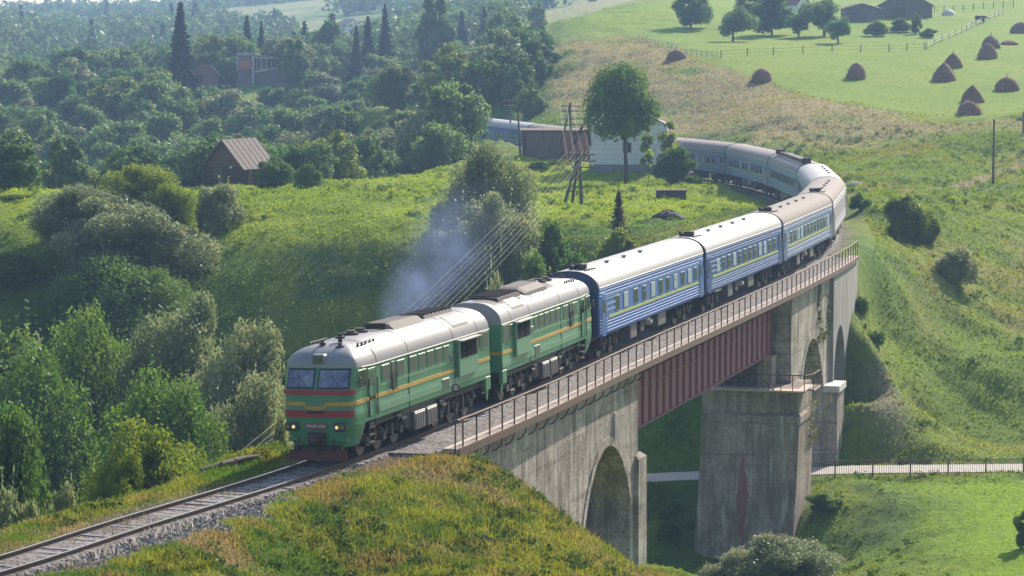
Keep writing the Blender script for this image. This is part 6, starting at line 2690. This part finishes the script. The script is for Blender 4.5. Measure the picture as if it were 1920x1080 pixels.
# ---- named plants in front
for q in [
    # left of the plateau
    ('willow_tree', 'willow_gold', 'yellow-green willow crown rising highest in the clump left of the cottage', 'tree', 268, 308, 160, 240, 0),
    ('willow_tree', 'willow_near', 'grey-green willow at the left of the clump below the cottage', 'tree', 150, 345, 215, 236, 0),
    ('willow_tree', 'willow_near2', 'broad silvery willow in the middle of the clump below the cottage', 'tree', 240, 372, 260, 231, 0),
    ('willow_tree', 'willow_gold', 'yellow-green willow leaning right in the clump beside the pale bush', 'tree', 322, 345, 110, 236, 0),
    ('willow_bush', 'bush_silver', 'pale silvery willow bush in front of the log cottage', 'bush', 400, 340, 112, 243, 1.0),
    ('alder_tree', 'alder_near', 'dark alder thicket low on the shaded slope under the willow clump', 'tree', 170, 480, 290, 223, 0),
    ('alder_tree', 'alder_near', 'dark bushy alder at the foot of the slope right of the willow clump', 'tree', 305, 500, 170, 225, 0),
    ('alder_tree', 'wood3', 'dark leafy tree at the left edge, level with the cottage', 'tree', 16, 272, 105, 262, 0),
    ('alder_bush', 'bush_gold', 'small yellow-green bush at the left edge under the dark tree', 'bush', 18, 365, 70, 250, 0),
    ('alder_bush', 'bush_gold', 'rusty green bush on the bank at the left edge', 'bush', 30, 470, 120, 232, 0),
    # ravine on the left, behind the rails
    ('willow_tree', 'willow_near2', 'tall pale-topped willow in the ravine behind the locomotive', 'tree', 322, 553, 235, 183, 0),
    ('willow_tree', 'willow_near', 'grey-leaved willow in the ravine just left of the locomotive', 'tree', 442, 605, 235, 176, 0),
    ('willow_tree', 'willow_near', 'dark grey willow leaning over the logs left of the locomotive front', 'tree', 460, 700, 190, 165, 0),
    ('alder_tree', 'alder_near', 'green alder with ragged top at the left of the ravine', 'tree', 190, 572, 250, 186, 0),
    ('alder_tree', 'alder_near', 'wide dark alder at the bottom left of the ravine', 'tree', 95, 650, 310, 172, 0),
    ('alder_tree', 'wood2', 'green tree crown at the left edge above the shrubs of the ravine', 'tree', 20, 600, 230, 182, 0),
    ('alder_tree', 'alder_near', 'deep green alder in the middle of the ravine below the pale willow', 'tree', 255, 690, 290, 160, 0),
    ('alder_tree', 'alder_near', 'shadowy alder between the ravine willows', 'tree', 370, 712, 240, 158, 0),
    ('ash_tree', 'maple', 'leafy tree cut by the left edge near the rails', 'tree', 8, 752, 170, 126, 0),
    ('alder_bush', 'alder_bright', 'bright green alder bush on the bank between the rails and the ravine', 'bush', 300, 786, 245, 116, 0),
    ('alder_bush', 'alder_bright', 'ragged light green bush at the left end of the bank thicket', 'bush', 215, 840, 130, 114, 0),
    ('willow_bush', 'bush_silver', 'pale shrub beside the rails at the lower left', 'bush', 118, 900, 70, 104, 0),
    ('willow_bush', 'bush_silver', 'low grey shrub in the lower left corner above the grass', 'bush', 40, 905, 140, 108, 0),
    ('alder_bush', 'bush_gold', 'little yellow-green shrub behind the logs', 'bush', 408, 858, 40, 110.5, 0),
    ('willow_bush', 'bush_silver', 'whitish twiggy shrub tight against the locomotive front', 'bush', 522, 760, 60, 121, 0),
    # centre
    ('willow_tree', 'willow_near', 'big dark round willow on the edge of the plateau behind the smoke', 'tree', 915, 266, 190, 231, 0),
    ('willow_tree', 'willow_near2', 'lower grey half of the willow thicket in the smoke', 'tree', 862, 385, 200, 222, 0),
    ('willow_tree', 'willow_near2', 'silvery willow filling the gap between the big dark willow and the smoke', 'tree', 930, 360, 190, 224, 0),
    ('willow_bush', 'bush_silver', 'grey bush right of the dark willow, crossed by the wires', 'bush', 965, 405, 110, 227, 0),
    ('alder_bush', 'bush_green', 'dark green bush on the slope above the second locomotive', 'bush', 1040, 415, 120, 226, 0),
    ('alder_bush', 'bush_green', 'leafy bush low on the slope behind the first coach', 'bush', 1005, 470, 150, 215, 0),
    ('willow_bush', 'bush_silver', 'pale weedy bush just above the second locomotive roof', 'bush', 945, 500, 90, 208, 0),
    ('bare_sapling', 'larch', 'thin brownish young conifer standing alone above the first coach', 'tree', 1160, 358, 36, 228, 0),
    ('alder_bush', 'bush_gold', 'brownish bush at the foot of the thin young conifer', 'bush', 1165, 425, 90, 222, 0),
    ('round_bush', 'bush_round', 'dense rounded dark bush directly right of the log cottage', 'bush', 515, 294, 72, 294, 0),
    ('round_bush', 'bush_green', 'round green bush right of the dense dark bush by the cottage', 'bush', 580, 307, 64, 288, 0),
    ('dark_shrub', 'wood3', 'dark shrub standing behind the two round bushes by the cottage', 'bush', 545, 276, 60, 310, 0),
    ('maple_tree', 'maple', 'spreading dark maple in front of the white building', 'tree', 1174, 114, 146, 306, 0),
    ('young_tree', 'sapling_green', 'slender tree with a thin trunk at the right end of the white building', 'tree', 1217, 232, 30, 309, 0),
    ('young_tree', 'sapling_green', 'wispy young tree above the round bush by the line', 'tree', 1258, 226, 40, 306, 0),
    ('round_bush', 'bush_round', 'round dark green bush hiding the train right of the white building', 'bush', 1268, 276, 78, 303, 0),
    ('alder_bush', 'bush_gold', 'leafy yellow-green shrub in front of the brown shed', 'bush', 1050, 298, 46, 328, 0),
    ('alder_bush', 'bush_green', 'small bright shrub under the left pole of the shed', 'bush', 1010, 304, 50, 327, 0),
    ('willow_tree', 'wood1', 'big round willow hiding the tail of the train', 'tree', 838, 146, 136, 372, 0),
    ('willow_tree', 'wood6', 'lower left shoulder of bushes beside the big round willow', 'tree', 770, 205, 100, 366, 0),
    ('alder_bush', 'wood2', 'bushes on the plateau edge left of the big round willow', 'bush', 690, 245, 120, 352, 0),
    ('alder_bush', 'wood1', 'spreading bush between the plateau edge and the round bushes', 'bush', 640, 270, 90, 345, 0),
    ('birch_tree', 'wood5', 'pale whitish tree among the darker wood, above the big round willow', 'tree', 735, 120, 78, 440, 0),
    # the right-hand hillside
    ('willow_bush', 'willow_near', 'silvery willow bush at the foot of the tall pier', 'bush', 1480, 1003, 190, 158, 0),
    ('willow_bush', 'willow_near2', 'dark silvery bush left of the willow at the foot of the pier', 'bush', 1395, 1022, 120, 160, 0),
    ('alder_bush', 'bush_green', 'leafy shrub at the right edge on the lawn', 'bush', 1925, 955, 50, 160, 0),
    ('alder_bush', 'bush_gold', 'yellow-green shrub at the foot of the last arch', 'bush', 1572, 780, 36, 200, 0),
    ('alder_bush', 'bush_green', 'green shrub growing against the viaduct abutment', 'bush', 1600, 640, 70, 208, 0),
    ('alder_bush', 'bush_green', 'dark green shrub on the slope right of the last arch', 'bush', 1622, 690, 80, 205, 0),
    ('alder_bush', 'bush_green', 'shrub in the dark gully between the pier and the lawn', 'bush', 1545, 925, 70, 177, 0),
    ('alder_bush', 'bush_green', 'leafy shrub beyond the near arch, between its leg and the tall pier', 'bush', 1262, 935, 70, 178, 0),
    # orchard by the barns
    ('orchard_tree', 'wood2', 'dense wide tree group at the left of the hill meadow', 'tree', 1296, -22, 84, 520, 0),
    ('orchard_tree', 'apple', 'short apple tree with a clear trunk, leftmost of the orchard', 'tree', 1375, 12, 76, 482, 0),
    ('orchard_tree', 'wood3', 'tall dark tree in the middle of the orchard', 'tree', 1448, -18, 92, 500, 0),
    ('orchard_tree', 'wood0', 'dark tree behind the apple tree in the orchard', 'tree', 1405, -10, 70, 525, 0),
    ('orchard_tree', 'apple', 'grey-green orchard tree in front of the red roofed house', 'tree', 1546, -5, 84, 492, 0),
    ('orchard_tree', 'apple', 'small orchard tree with a crooked trunk, nearest the low barn', 'tree', 1572, 32, 52, 470, 0),
    ('orchard_tree', 'apple', 'low tree squeezed between the dark orchard trees', 'tree', 1498, 22, 52, 490, 0),
    ('garden_shrub', 'bush_gold', 'ochre shrub in front of the low barn', 'bush', 1645, 38, 46, 490, 0),
    ('garden_shrub', 'bush_green', 'clipped green shrubs before the tall barn', 'bush', 1690, 34, 50, 500, 0),
    ('garden_shrub', 'bush_green', 'thin dark shrub right of the barns', 'bush', 1718, 26, 22, 495, 0),
    ('garden_shrub', 'bush_green', 'low weed clump in the middle of the upper meadow', 'bush', 1740, 53, 34, 485, 0),
    # edge of the wood on the hill
    ('round_tree', 'wood2', 'rounded light green tree at the corner of the upper meadow', 'tree', 942, 6, 44, 620, 0),
    ('round_tree', 'wood7', 'pale green tree on the skyline left of the meadow', 'tree', 1005, 2, 36, 690, 0),
    ('round_tree', 'bush_round', 'tiny dark round bush alone on the meadow near the skyline', 'bush', 1016, 47, 14, 545, 0),
    ('round_tree', 'bush_round', 'tinier dark bush left of the lone round bush on the meadow', 'bush', 995, 58, 11, 540, 0),
    ('column_tree', 'wood4', 'dark upright tree at the right end of the hillside wood', 'tree', 1018, 84, 56, 452, 0),
    ('dark_tree', 'wood3', 'dark round-topped tree high in the wood behind the mauve house', 'tree', 610, 38, 74, 640, 0),
    ('column_tree', 'wood4', 'dark narrow tree at the right corner of the mauve house', 'tree', 546, 70, 50, 560, 0),
    ('tall_tree', 'wood4', 'tall dark tree reaching the top edge of the picture over the wood', 'tree', 806, -10, 72, 600, 0),
]:
    kind, key, lab, cat, px, yt, w, Y, dr = q
    plant(kind, key, lab, cat, px, yt, w, Y, None, dr)
for px, yt, w, Y, key, lab in [
    (338, 4, 68, 560, 'spruce', 'tallest spruce, standing alone above the left wood'),
    (463, 30, 40, 640, 'spruce2', 'dark spruce left of the mauve house'),
    (490, 40, 28, 630, 'spruce2', 'narrow spruce just above the mauve house'),
    (690, 30, 44, 610, 'spruce2', 'left spruce of the dark cluster in the upper wood'),
    (722, 8, 44, 620, 'spruce', 'tall spruce in the dark cluster of the upper wood'),
    (668, 48, 34, 600, 'spruce2', 'lowest spruce of the dark cluster in the upper wood'),
    (866, 20, 34, 680, 'spruce2', 'blue-green spruce below the top edge, left of the meadow'),
    (908, 12, 34, 690, 'spruce2', 'spruce nearest the upper corner of the meadow'),
]:
    plant('spruce_tree', key, lab, 'tree', px, yt, w, Y)

for kind, key, lab, px, yb, yt, w in (
    ('grass_bush', 'tuft', 'tall tuft of yellow-green bush on the slope right of the viaduct end', 1700, 442, 362, 92),
    ('grass_bush', 'tuft', 'lower feathery yellow-green tuft right beside the tall one on the slope', 1738, 450, 392, 60),
    ('willow_bush', 'bush_silver', 'grey willow bush on the slope below the tall tuft', 1795, 530, 462, 80),
    ('alder_bush', 'bush_green', 'dark bush beside the flat stone near the bend', 1612, 395, 362, 44),
):
    X_, Y_, Z_ = place(px, yb)
    plant(kind, key, lab, 'bush', px, yt, w, Y_)

# ---- the wood
GUARD = [(440, 548, 96, 160, 600), (372, 420, 122, 158, 560), (900, 1130, 200, 262, 395), (1045, 1940, 60, 330, 9999), (300, 380, 0, 110, 560), (700, 770, 118, 200, 440)]


def covers(px0, px1, y0, y1, Y):
    return any(Y < g and px0 < b and px1 > a and y0 < d and y1 > c for a, b, c, d, g in GUARD)


rn = np.random.RandomState(77)
pts = []
tries = 0
cand = []
for _ in range(9000):
    Y = 312 + (640 - 312) * rn.uniform() ** .9
    px = rn.uniform(-60, 1045)
    cand.append((px, Y))
cx = np.array([atx(p, y) for p, y in cand])
cy = np.array([y for _, y in cand])
cs, co = line_coords(cx, cy)
cz = ground(cx, cy)
KINDS = [('wood0', 'broadleaf_tree'), ('wood1', 'broadleaf_tree'), ('wood2', 'broadleaf_tree'), ('wood3', 'dark_tree'), ('wood6', 'willow_tree'), ('wood5', 'birch_tree'), ('wood4', 'column_tree'), ('wood7', 'broadleaf_tree')]
WT = np.array([.24, .22, .16, .12, .10, .05, .05, .06])
LAB = {
    'broadleaf_tree': 'leafy rounded tree, one of many filling the wooded valley beyond the plateau',
    'dark_tree': 'dark bushy tree, one of several in the wooded valley beyond the plateau',
    'willow_tree': 'greyish willow, one of several scattered through the wooded valley',
    'birch_tree': 'pale leafy tree, one of a few in the wooded valley',
    'column_tree': 'narrow upright tree, one of a few in the wooded valley',
}
LAB2 = {k: v.replace('wooded valley beyond the plateau', 'wooded hillside left of the brown bank').replace('the wooded valley', 'the hillside wood left of the brown bank') for k, v in LAB.items()}
placed = []
for (px, Y), x, s, o, z in zip(cand, cx, cs, co, cz):
    r = (6.0 if Y > 345 else 6.6) * (1 + (Y - 312) / 700)
    if len(placed) >= 330:
        break
    if abs(o) < 8 and s > 0:
        continue
    if o > 0 and Y < 420 and px > 700 and not (px < 1000 and o > 12):
        continue
    # edge of the hillside wood against the brown bank and the meadow
    edge = np.interp(Y, [380, 430, 470, 520, 600, 700], [1000, 1015, 1030, 985, 960, 950])
    if px > edge:
        continue
    if Y < 345 and (px > 640 or px < -60):
        continue
    if any((x - a) ** 2 + (Y - b) ** 2 < r * r for a, b, _ in placed):
        continue
    h = rn.uniform(5.5, 10.5) if Y < 420 else rn.uniform(6, 12)
    if px > 560:
        h *= .82
    w = h * rn.uniform(.85, 1.15)
    key, kind = KINDS[rn.choice(8, p=WT)]
    if key == 'wood4':
        w *= .6
        h *= 1.15
    f = FPX / Y
    yb, yt = HORIZON_Y + (CAM_Z - z) * f, HORIZON_Y + (CAM_Z - z - h) * f
    if covers(px - w / 2 * f, px + w / 2 * f, yt, yb, Y):
        h2 = h
        ok = False
        for _k in range(3):
            h2 *= .72
            yt = HORIZON_Y + (CAM_Z - z - h2) * f
            if h2 > 2.5 and not covers(px - w / 2 * f, px + w / 2 * f, yt, yb, Y):
                ok = True
                break
        if not ok:
            continue
        w *= (h2 / h) ** .4
        h = h2
    placed.append((x, Y, r))
    lab = (LAB if px < 560 else LAB2)[kind]
    tree_at(kind, key, lab, 'tree', x, Y, h, w, 'trees of the wooded valley' if px < 560 else 'trees of the hillside wood')

# ---- the far woods: one mass
def distant_wood():
    rn = np.random.RandomState(9)
    Ps, Ds, Cs, Sz = [], [], [], []
    n = 2600
    Y = 640 + 1500 * rn.uniform(0, 1, n) ** 1.35
    px = rn.uniform(-120, 1240, n)
    X = (px - 960) / FPX * Y
    keep = (fbm(X / 60, Y / 85, 91, 3) > .44 - .06 * (Y < 800))
    keep &= ~((px > 940 + (Y - 640) * .2) & (Y < 1000))
    fld = (px > 555) & (px < 730) & (Y > 900) & (Y < 1250)
    keep &= ~fld
    X, Y, px = X[keep], Y[keep], px[keep]
    Z = ground(X, Y)
    base = np.array([[.036, .066, .022]])
    V_, F_, C_ = [], [], []
    off = 0
    for x, y, z in zip(X, Y, Z):
        con = rn.uniform() < .04
        h = rn.uniform(6, 12) * (1.3 if con else 1)
        w = h * (.42 if con else rn.uniform(.8, 1.15))
        m = 150 if y < 950 else 80
        d = rn.normal(0, 1, (m, 3))
        d /= np.linalg.norm(d, axis=1)[:, None]
        if con:
            u = rn.uniform(0, 1, m) ** 1.4
            p = np.stack([d[:, 0] * w / 2 * (1 - u), d[:, 1] * w / 2 * (1 - u), h * u], 1)
        else:
            rr = .6 + .4 * rn.uniform(0, 1, m)
            lob = 1 + .25 * np.sin(d[:, 0] * 5 + x) * np.sin(d[:, 2] * 6 + y)
            p = np.stack([d[:, 0] * w / 2 * rr * lob, d[:, 1] * w / 2 * rr * lob, h * .52 + d[:, 2] * h * .48 * rr * lob], 1)
        V, F = leaf_cloud(p + np.array([x, y, z]), d, 1.25 if y < 950 else 1.9, rn, 1.3, 0, .8)
        c = np.array([.020, .044, .020]) if con else base[0] * rn.uniform(1.3, 3.0) + np.array([.03, .02, 0]) * (rn.uniform() < .25)
        V_.append(V)
        F_.append(F + off)
        C_.append(np.tile(c[None], (len(V), 1)))
        off += len(V)
    me = np_mesh('distant_woodland', np.concatenate(V_), np.concatenate(F_), foliage_mat('far_leaves', (0, 0, 0), (0, 0, 0), (0, 0, 0), .3, attr=True), np.concatenate(C_))
    tag(link('distant_woodland', me), kind='stuff')


distant_wood()
# ------------------------------------------------------------------ grass and weeds
GRASSM = foliage_mat('grass_blades', (0, 0, 0), (0, 0, 0), (0, 0, 0), .38, attr=True, gloss=.02)


def blades(X, Y, Z, h, w, col, rn, lean=.45, name='grass'):
    """a two-piece blade or stem per point"""
    n = len(X)
    a = rn.uniform(0, 2 * math.pi, n)
    ln = rn.uniform(.1, 1, n) * lean * h
    la = rn.uniform(0, 2 * math.pi, n)
    dx, dy = np.cos(a) * w / 2, np.sin(a) * w / 2
    bx, by = np.cos(la) * ln, np.sin(la) * ln
    B = np.stack([X, Y, Z - .06], 1)
    wv = np.stack([dx, dy, 0 * dx], 1)
    mid = np.stack([X + bx * .35, Y + by * .35, Z + h * .6], 1)
    tip = np.stack([X + bx, Y + by, Z + h], 1)
    V = np.stack([B - wv, B + wv, mid + wv * .75, tip, mid - wv * .75], 1).reshape(-1, 3)
    k = np.arange(n)[:, None] * 5
    F = np.concatenate([np.concatenate([k, k + 1, k + 2, k + 4], 1)])
    F2 = np.concatenate([k + 4, k + 2, k + 3, k + 3], 1)
    C = np.repeat(col, 5, axis=0)
    return V, F, np.concatenate([k + 4, k + 2, k + 3], 1), C


def grass_field(name, X, Y, h, w, rn, lift=1.25, rust=0.0, lean=.5, var=.35, spots=.2):
    Z = ground(X, Y)
    C = ground_colour(X, Y, Z) * lift
    C = C * rn.uniform(1 - var, 1 + var, (len(X), 1))
    yel = rn.uniform(0, 1, len(X)) < spots
    C[yel] = C[yel] * .6 + np.array([.14, .125, .03]) * .6
    dk = rn.uniform(0, 1, len(X)) < spots
    C[dk] = C[dk] * np.array([.45, .62, .55])
    if rust:
        ru = (rn.uniform(0, 1, len(X)) < rust) & (fbm(X / 2.6, Y / 2.6, 61, 3) > .5)
        C[ru] = np.array([[.23, .165, .09]]) * rn.uniform(.7, 1.3, (ru.sum(), 1))
    V, F4, F3, C = blades(X, Y, Z, h, w, C, rn, lean)
    me = bpy.data.meshes.new(name)
    nv, n4, n3 = len(V), len(F4), len(F3)
    me.vertices.add(nv)
    me.vertices.foreach_set('co', V.astype(np.float32).ravel())
    me.loops.add(n4 * 4 + n3 * 3)
    me.loops.foreach_set('vertex_index', np.concatenate([F4.ravel(), F3.ravel()]).astype(np.int32))
    me.polygons.add(n4 + n3)
    me.polygons.foreach_set('loop_start', np.concatenate([np.arange(n4) * 4, n4 * 4 + np.arange(n3) * 3]).astype(np.int32))
    me.polygons.foreach_set('loop_total', np.concatenate([np.full(n4, 4), np.full(n3, 3)]).astype(np.int32))
    a = me.color_attributes.new('col', 'FLOAT_COLOR', 'POINT')
    a.data.foreach_set('color', np.concatenate([C, np.ones((nv, 1))], 1).astype(np.float32).ravel())
    me.materials.append(GRASSM)
    me.update(calc_edges=True)
    tag(link(name, me), kind='stuff')


def scatter(n, x0, x1, y0, y1, rn):
    return rn.uniform(x0, x1, n), rn.uniform(y0, y1, n)


def in_view(X, Y, m=90):
    px = 960 + X / Y * FPX
    return (px > -m) & (px < 1920 + m)


rg = np.random.RandomState(15)
# knoll and bank in front
X, Y = scatter(420000, -22, 14, 78, 133, rg)
s_, o_ = line_coords(X, Y)
k = in_view(X, Y) & ((o_ > .98) | (o_ < -.98)) & ((s_ < BR0 + 1.2) | (np.abs(o_) > 3.5))
k &= gravel_spill(X, Y, s_, o_) < rg.uniform(.05, .9, len(X))
k &= ~((np.abs(o_) < 3.3) & (rg.uniform(0, 1, len(X)) < .35) & (s_ > -1))
X, Y, o_ = X[k], Y[k], o_[k]
hh = rg.uniform(.06, .22, len(X)) * (.55 + .9 * fbm(X / 2.3, Y / 2.3, 14, 3)) * np.where(np.abs(o_) < 2.4, .8, 1.15)
grass_field('knoll_grass', X, Y, hh, rg.uniform(.018, .045, len(X)), rg, 1.15, .06, 1.1, .28, .10)
# grass between the rails and along them
X, Y = scatter(40000, -24, 0, 74, 112, rg)
s_, o_ = line_coords(X, Y)
k = (np.abs(o_) < 1.7) & (np.abs(np.abs(o_) - .79) > .1) & (fbm(X / 1.3, Y / 1.3, 18, 3) > .56) & (s_ < 1)
X, Y = X[k], Y[k]
Zk = np.full(len(X), 0.0)
grass_field('track_weeds', X, Y, rg.uniform(.20, .34, len(X)), rg.uniform(.025, .05, len(X)), rg, 1.2, .05)
X, Y = scatter(60000, -22, -4, 80, 102, rg)
s_, o_ = line_coords(X, Y)
k = (gravel_spill(X, Y, s_, o_) > .4)
X, Y = X[k], Y[k]
Pg = np.stack([X, Y, ground(X, Y) + .02], 1)
Vg, Fg = leaf_cloud(Pg, np.tile([[0, 0, 1.0]], (len(Pg), 1)), .085, rg, 1.1, 0, 1.0)
Cg = np.repeat(np.array([[.26, .24, .245]]) * rg.uniform(.4, 1.5, (len(Pg), 1)), 4, 0)
tag(link('loose_gravel', np_mesh('loose_gravel', Vg, Fg, foliage_mat('gravel_grains', (0, 0, 0), (0, 0, 0), (0, 0, 0), 0.0, attr=True, gloss=.02), Cg)), kind='stuff')
# tall stems and seed heads on the knoll
X, Y = scatter(7000, -16, 10, 80, 120, rg)
s_, o_ = line_coords(X, Y)
k = in_view(X, Y) & (o_ > 3.2) & (fbm(X / 3.1, Y / 3.1, 44, 3) > .46)
X, Y = X[k], Y[k]
grass_field('dry_stems', X, Y, rg.uniform(.25, .55, len(X)), rg.uniform(.02, .035, len(X)), rg, 1.0, .6, .7)
# leafy weeds on the knoll
def weeds(name, X, Y, size, col, rn, per=26, hgt=.5):
    Z = ground(X, Y)
    P_ = np.repeat(np.stack([X, Y, Z], 1), per, 0)
    n = len(P_)
    sz = np.repeat(size, per)
    d = rn.normal(0, 1, (n, 3))
    d[:, 2] = np.abs(d[:, 2])
    d /= np.linalg.norm(d, axis=1)[:, None]
    P_ = P_ + d * (sz * rn.uniform(.3, 1, n))[:, None] * np.array([1, 1, hgt * 1.6])
    V, F = leaf_cloud(P_, d, 1.0, rn, 1.5, .3, .8)
    # leaf size follows the clump
    c = np.repeat(P_, 4, 0)
    V = c + (V - c) * np.repeat(sz, 4)[:, None] * .34
    C = np.repeat(np.repeat(col, per, 0) * rn.uniform(.6, 1.4, (n, 1)), 4, 0)
    tag(link(name, np_mesh(name, V, F, GRASSM, C)), kind='stuff')


X, Y = scatter(4200, -16, 10, 80, 122, rg)
s_, o_ = line_coords(X, Y)
k = in_view(X, Y) & ((o_ > 3.4) | ((o_ < -2.4) & (o_ > -7))) & (fbm(X / 3.6, Y / 3.6, 33, 3) > .47)
X, Y = X[k], Y[k]
col = np.array([[.052, .095, .020]]) + np.array([[.07, .05, .0]]) * (fbm(X / 2, Y / 2, 3, 2) > .56)[:, None]
weeds('knoll_weeds', X, Y, rg.uniform(.18, .42, len(X)), col, rg, 26)
# rough grass clumps on the plateau, the slopes and the right hillside
X, Y = scatter(330000, -66, 66, 128, 335, rg)
s_, o_ = line_coords(X, Y)
k = in_view(X, Y, 60) & (np.abs(o_) > 3.9) & (road_dist(X, Y) > 1.9)
X, Y = X[k], Y[k]
hz = rg.uniform(.08, .26, len(X)) * (.35 + 1.3 * fbm(X / 3, Y / 3, 24, 3)) * np.clip(Y / 240, .6, 1.1)
lawn = (Y < 183) & (X > 22)
hz = np.where(lawn, hz * .5, hz)
grass_field('rough_grass', X, Y, hz, rg.uniform(.05, .16, len(X)), rg, 1.0, 0, 1.3, .18, .03)
X, Y = scatter(5000, -66, 66, 132, 350, rg)
s_, o_ = line_coords(X, Y)
k = in_view(X, Y, 60) & (np.abs(o_) > 4.4) & (road_dist(X, Y) > 2.2) & (fbm(X / 7, Y / 7, 33, 3) > .5) & ~((Y < 184) & (X > 25))
X, Y = X[k], Y[k]
col = np.array([[.066, .118, .022]]) + np.array([[.05, .045, .0]]) * (fbm(X / 5, Y / 5, 3, 2) > .52)[:, None]
weeds('slope_weeds', X, Y, rg.uniform(.25, .75, len(X)), col, rg, 26, .55)
# green and brown growth on the bank behind the train
X, Y = scatter(70000, -5, 75, 325, 520, rg)
s_, o_ = line_coords(X, Y)
k = in_view(X, Y, 40) & (o_ > 5)
X, Y = X[k], Y[k]
edge = meadow_edge(X, Y)
k = Y < edge + 4
X, Y = X[k], Y[k]
grass_field('bank_grass', X, Y, rg.uniform(.12, .32, len(X)), rg.uniform(.10, .25, len(X)), rg, 1.0, 0, 1.2, .15, .03)
# creepers on the masonry
def creeper(name, s0, s1, z0, z1, off, n, rn, col):
    s = rn.uniform(s0, s1, n)
    z = z1 - (z1 - z0) * rn.uniform(0, 1, n) ** 1.2
    keep = fbm(s * 1.2, z * .8, 6, 3) > .5
    P_ = np.array([rp(a, off + rn.uniform(0, .12), b) for a, b in zip(s[keep], z[keep])])
    V, F = leaf_cloud(P_, np.tile([[.9, -.3, .2]], (len(P_), 1)), .2, rn)
    C = np.tile(np.array([col]), (len(V), 1)) * np.repeat(rn.uniform(.6, 1.5, len(P_)), 4)[:, None]
    tag(link(name, np_mesh(name, V, F, GRASSM, C)), kind='stuff')


creeper('wall_moss', 89, 95.5, -4.8, -.6, 3.02, 900, rg, (.09, .11, .03))
creeper('pier_moss', 79, 82, -10.5, -7.5, 4.15, 160, rg, (.10, .11, .04))
# ------------------------------------------------------------------ smoke and haze
def volume_mat(name, col, dens, aniso=0.0):
    m = bpy.data.materials.new(name)
    m.use_nodes = True
    n, l = m.node_tree.nodes, m.node_tree.links
    n.remove(n['Principled BSDF'])
    v = n.new('ShaderNodeVolumePrincipled')
    v.inputs['Color'].default_value = (*col, 1)
    v.inputs['Density'].default_value = dens
    v.inputs['Anisotropy'].default_value = aniso
    l.new(v.outputs[0], n['Material Output'].inputs['Volume'])
    return m, n, l, v


def box_obj(name, x0, x1, y0, y1, z0, z1, mat):
    mb = MB()
    mb.box(x0, x1, y0, y1, z0, z1)
    return mb.build(name, mat)


HAZE = volume_mat('valley_haze', (.40, .62, 1.0), .00024, .35)[0]
o = box_obj('haze', -1010, 1010, -30, 2830, -30, 130, HAZE)
tag(o, kind='stuff')

# plume: from the first locomotive's stack drifting up and back
SM, n, l, v = volume_mat('engine_smoke', (.36, .48, .82), 0, .1)
PA = Vector(at(722, 618, 113.0))
PB = Vector(at(885, 395, 140))
AX = PB - PA
LEN = AX.length


def node(op, a=None, b=None, c=None):
    x = n.new('ShaderNodeMath')
    x.operation = op
    for i, q in enumerate((a, b, c)):
        if q is None:
            continue
        if isinstance(q, (int, float)):
            x.inputs[i].default_value = q
        else:
            l.new(q, x.inputs[i])
    return x.outputs[0]


tc = n.new('ShaderNodeTexCoord')
sx = n.new('ShaderNodeSeparateXYZ')
l.new(tc.outputs['Object'], sx.inputs[0])
u = node('DIVIDE', sx.outputs[2], LEN)
rad = node('MULTIPLY_ADD', node('POWER', node('MAXIMUM', u, 0.0), .7), 2.7, .45)
rr = node('DIVIDE', node('SQRT', node('ADD', node('POWER', node('ABSOLUTE', sx.outputs[0]), 2.0), node('POWER', node('ABSOLUTE', sx.outputs[1]), 2.0))), rad)
fall = node('MAXIMUM', node('SUBTRACT', 1.0, rr), 0.0)
fall = node('POWER', fall, 1.3)
ends = node('MULTIPLY', node('MINIMUM', node('MAXIMUM', node('MULTIPLY', u, 9.0), 0.0), 1.0), node('POWER', node('MAXIMUM', node('SUBTRACT', 1.0, u), 0.0), .8))
nz = n.new('ShaderNodeTexNoise')
nz.inputs['Scale'].default_value = .42
nz.inputs['Detail'].default_value = 5
nz.inputs['Distortion'].default_value = .6
l.new(tc.outputs['Object'], nz.inputs['Vector'])
tex = node('MULTIPLY', node('MAXIMUM', node('SUBTRACT', nz.outputs[0], .40), 0.0), 4.5)
l.new(node('MULTIPLY', node('MULTIPLY', node('MULTIPLY', fall, ends), tex), .30), v.inputs['Density'])
sm = box_obj('engine_smoke', -3.3, 3.3, -3.3, 3.3, 0, LEN, SM)
sm.location = PA
sm.rotation_euler = AX.to_track_quat('Z', 'Y').to_euler()
tag(sm, kind='stuff')
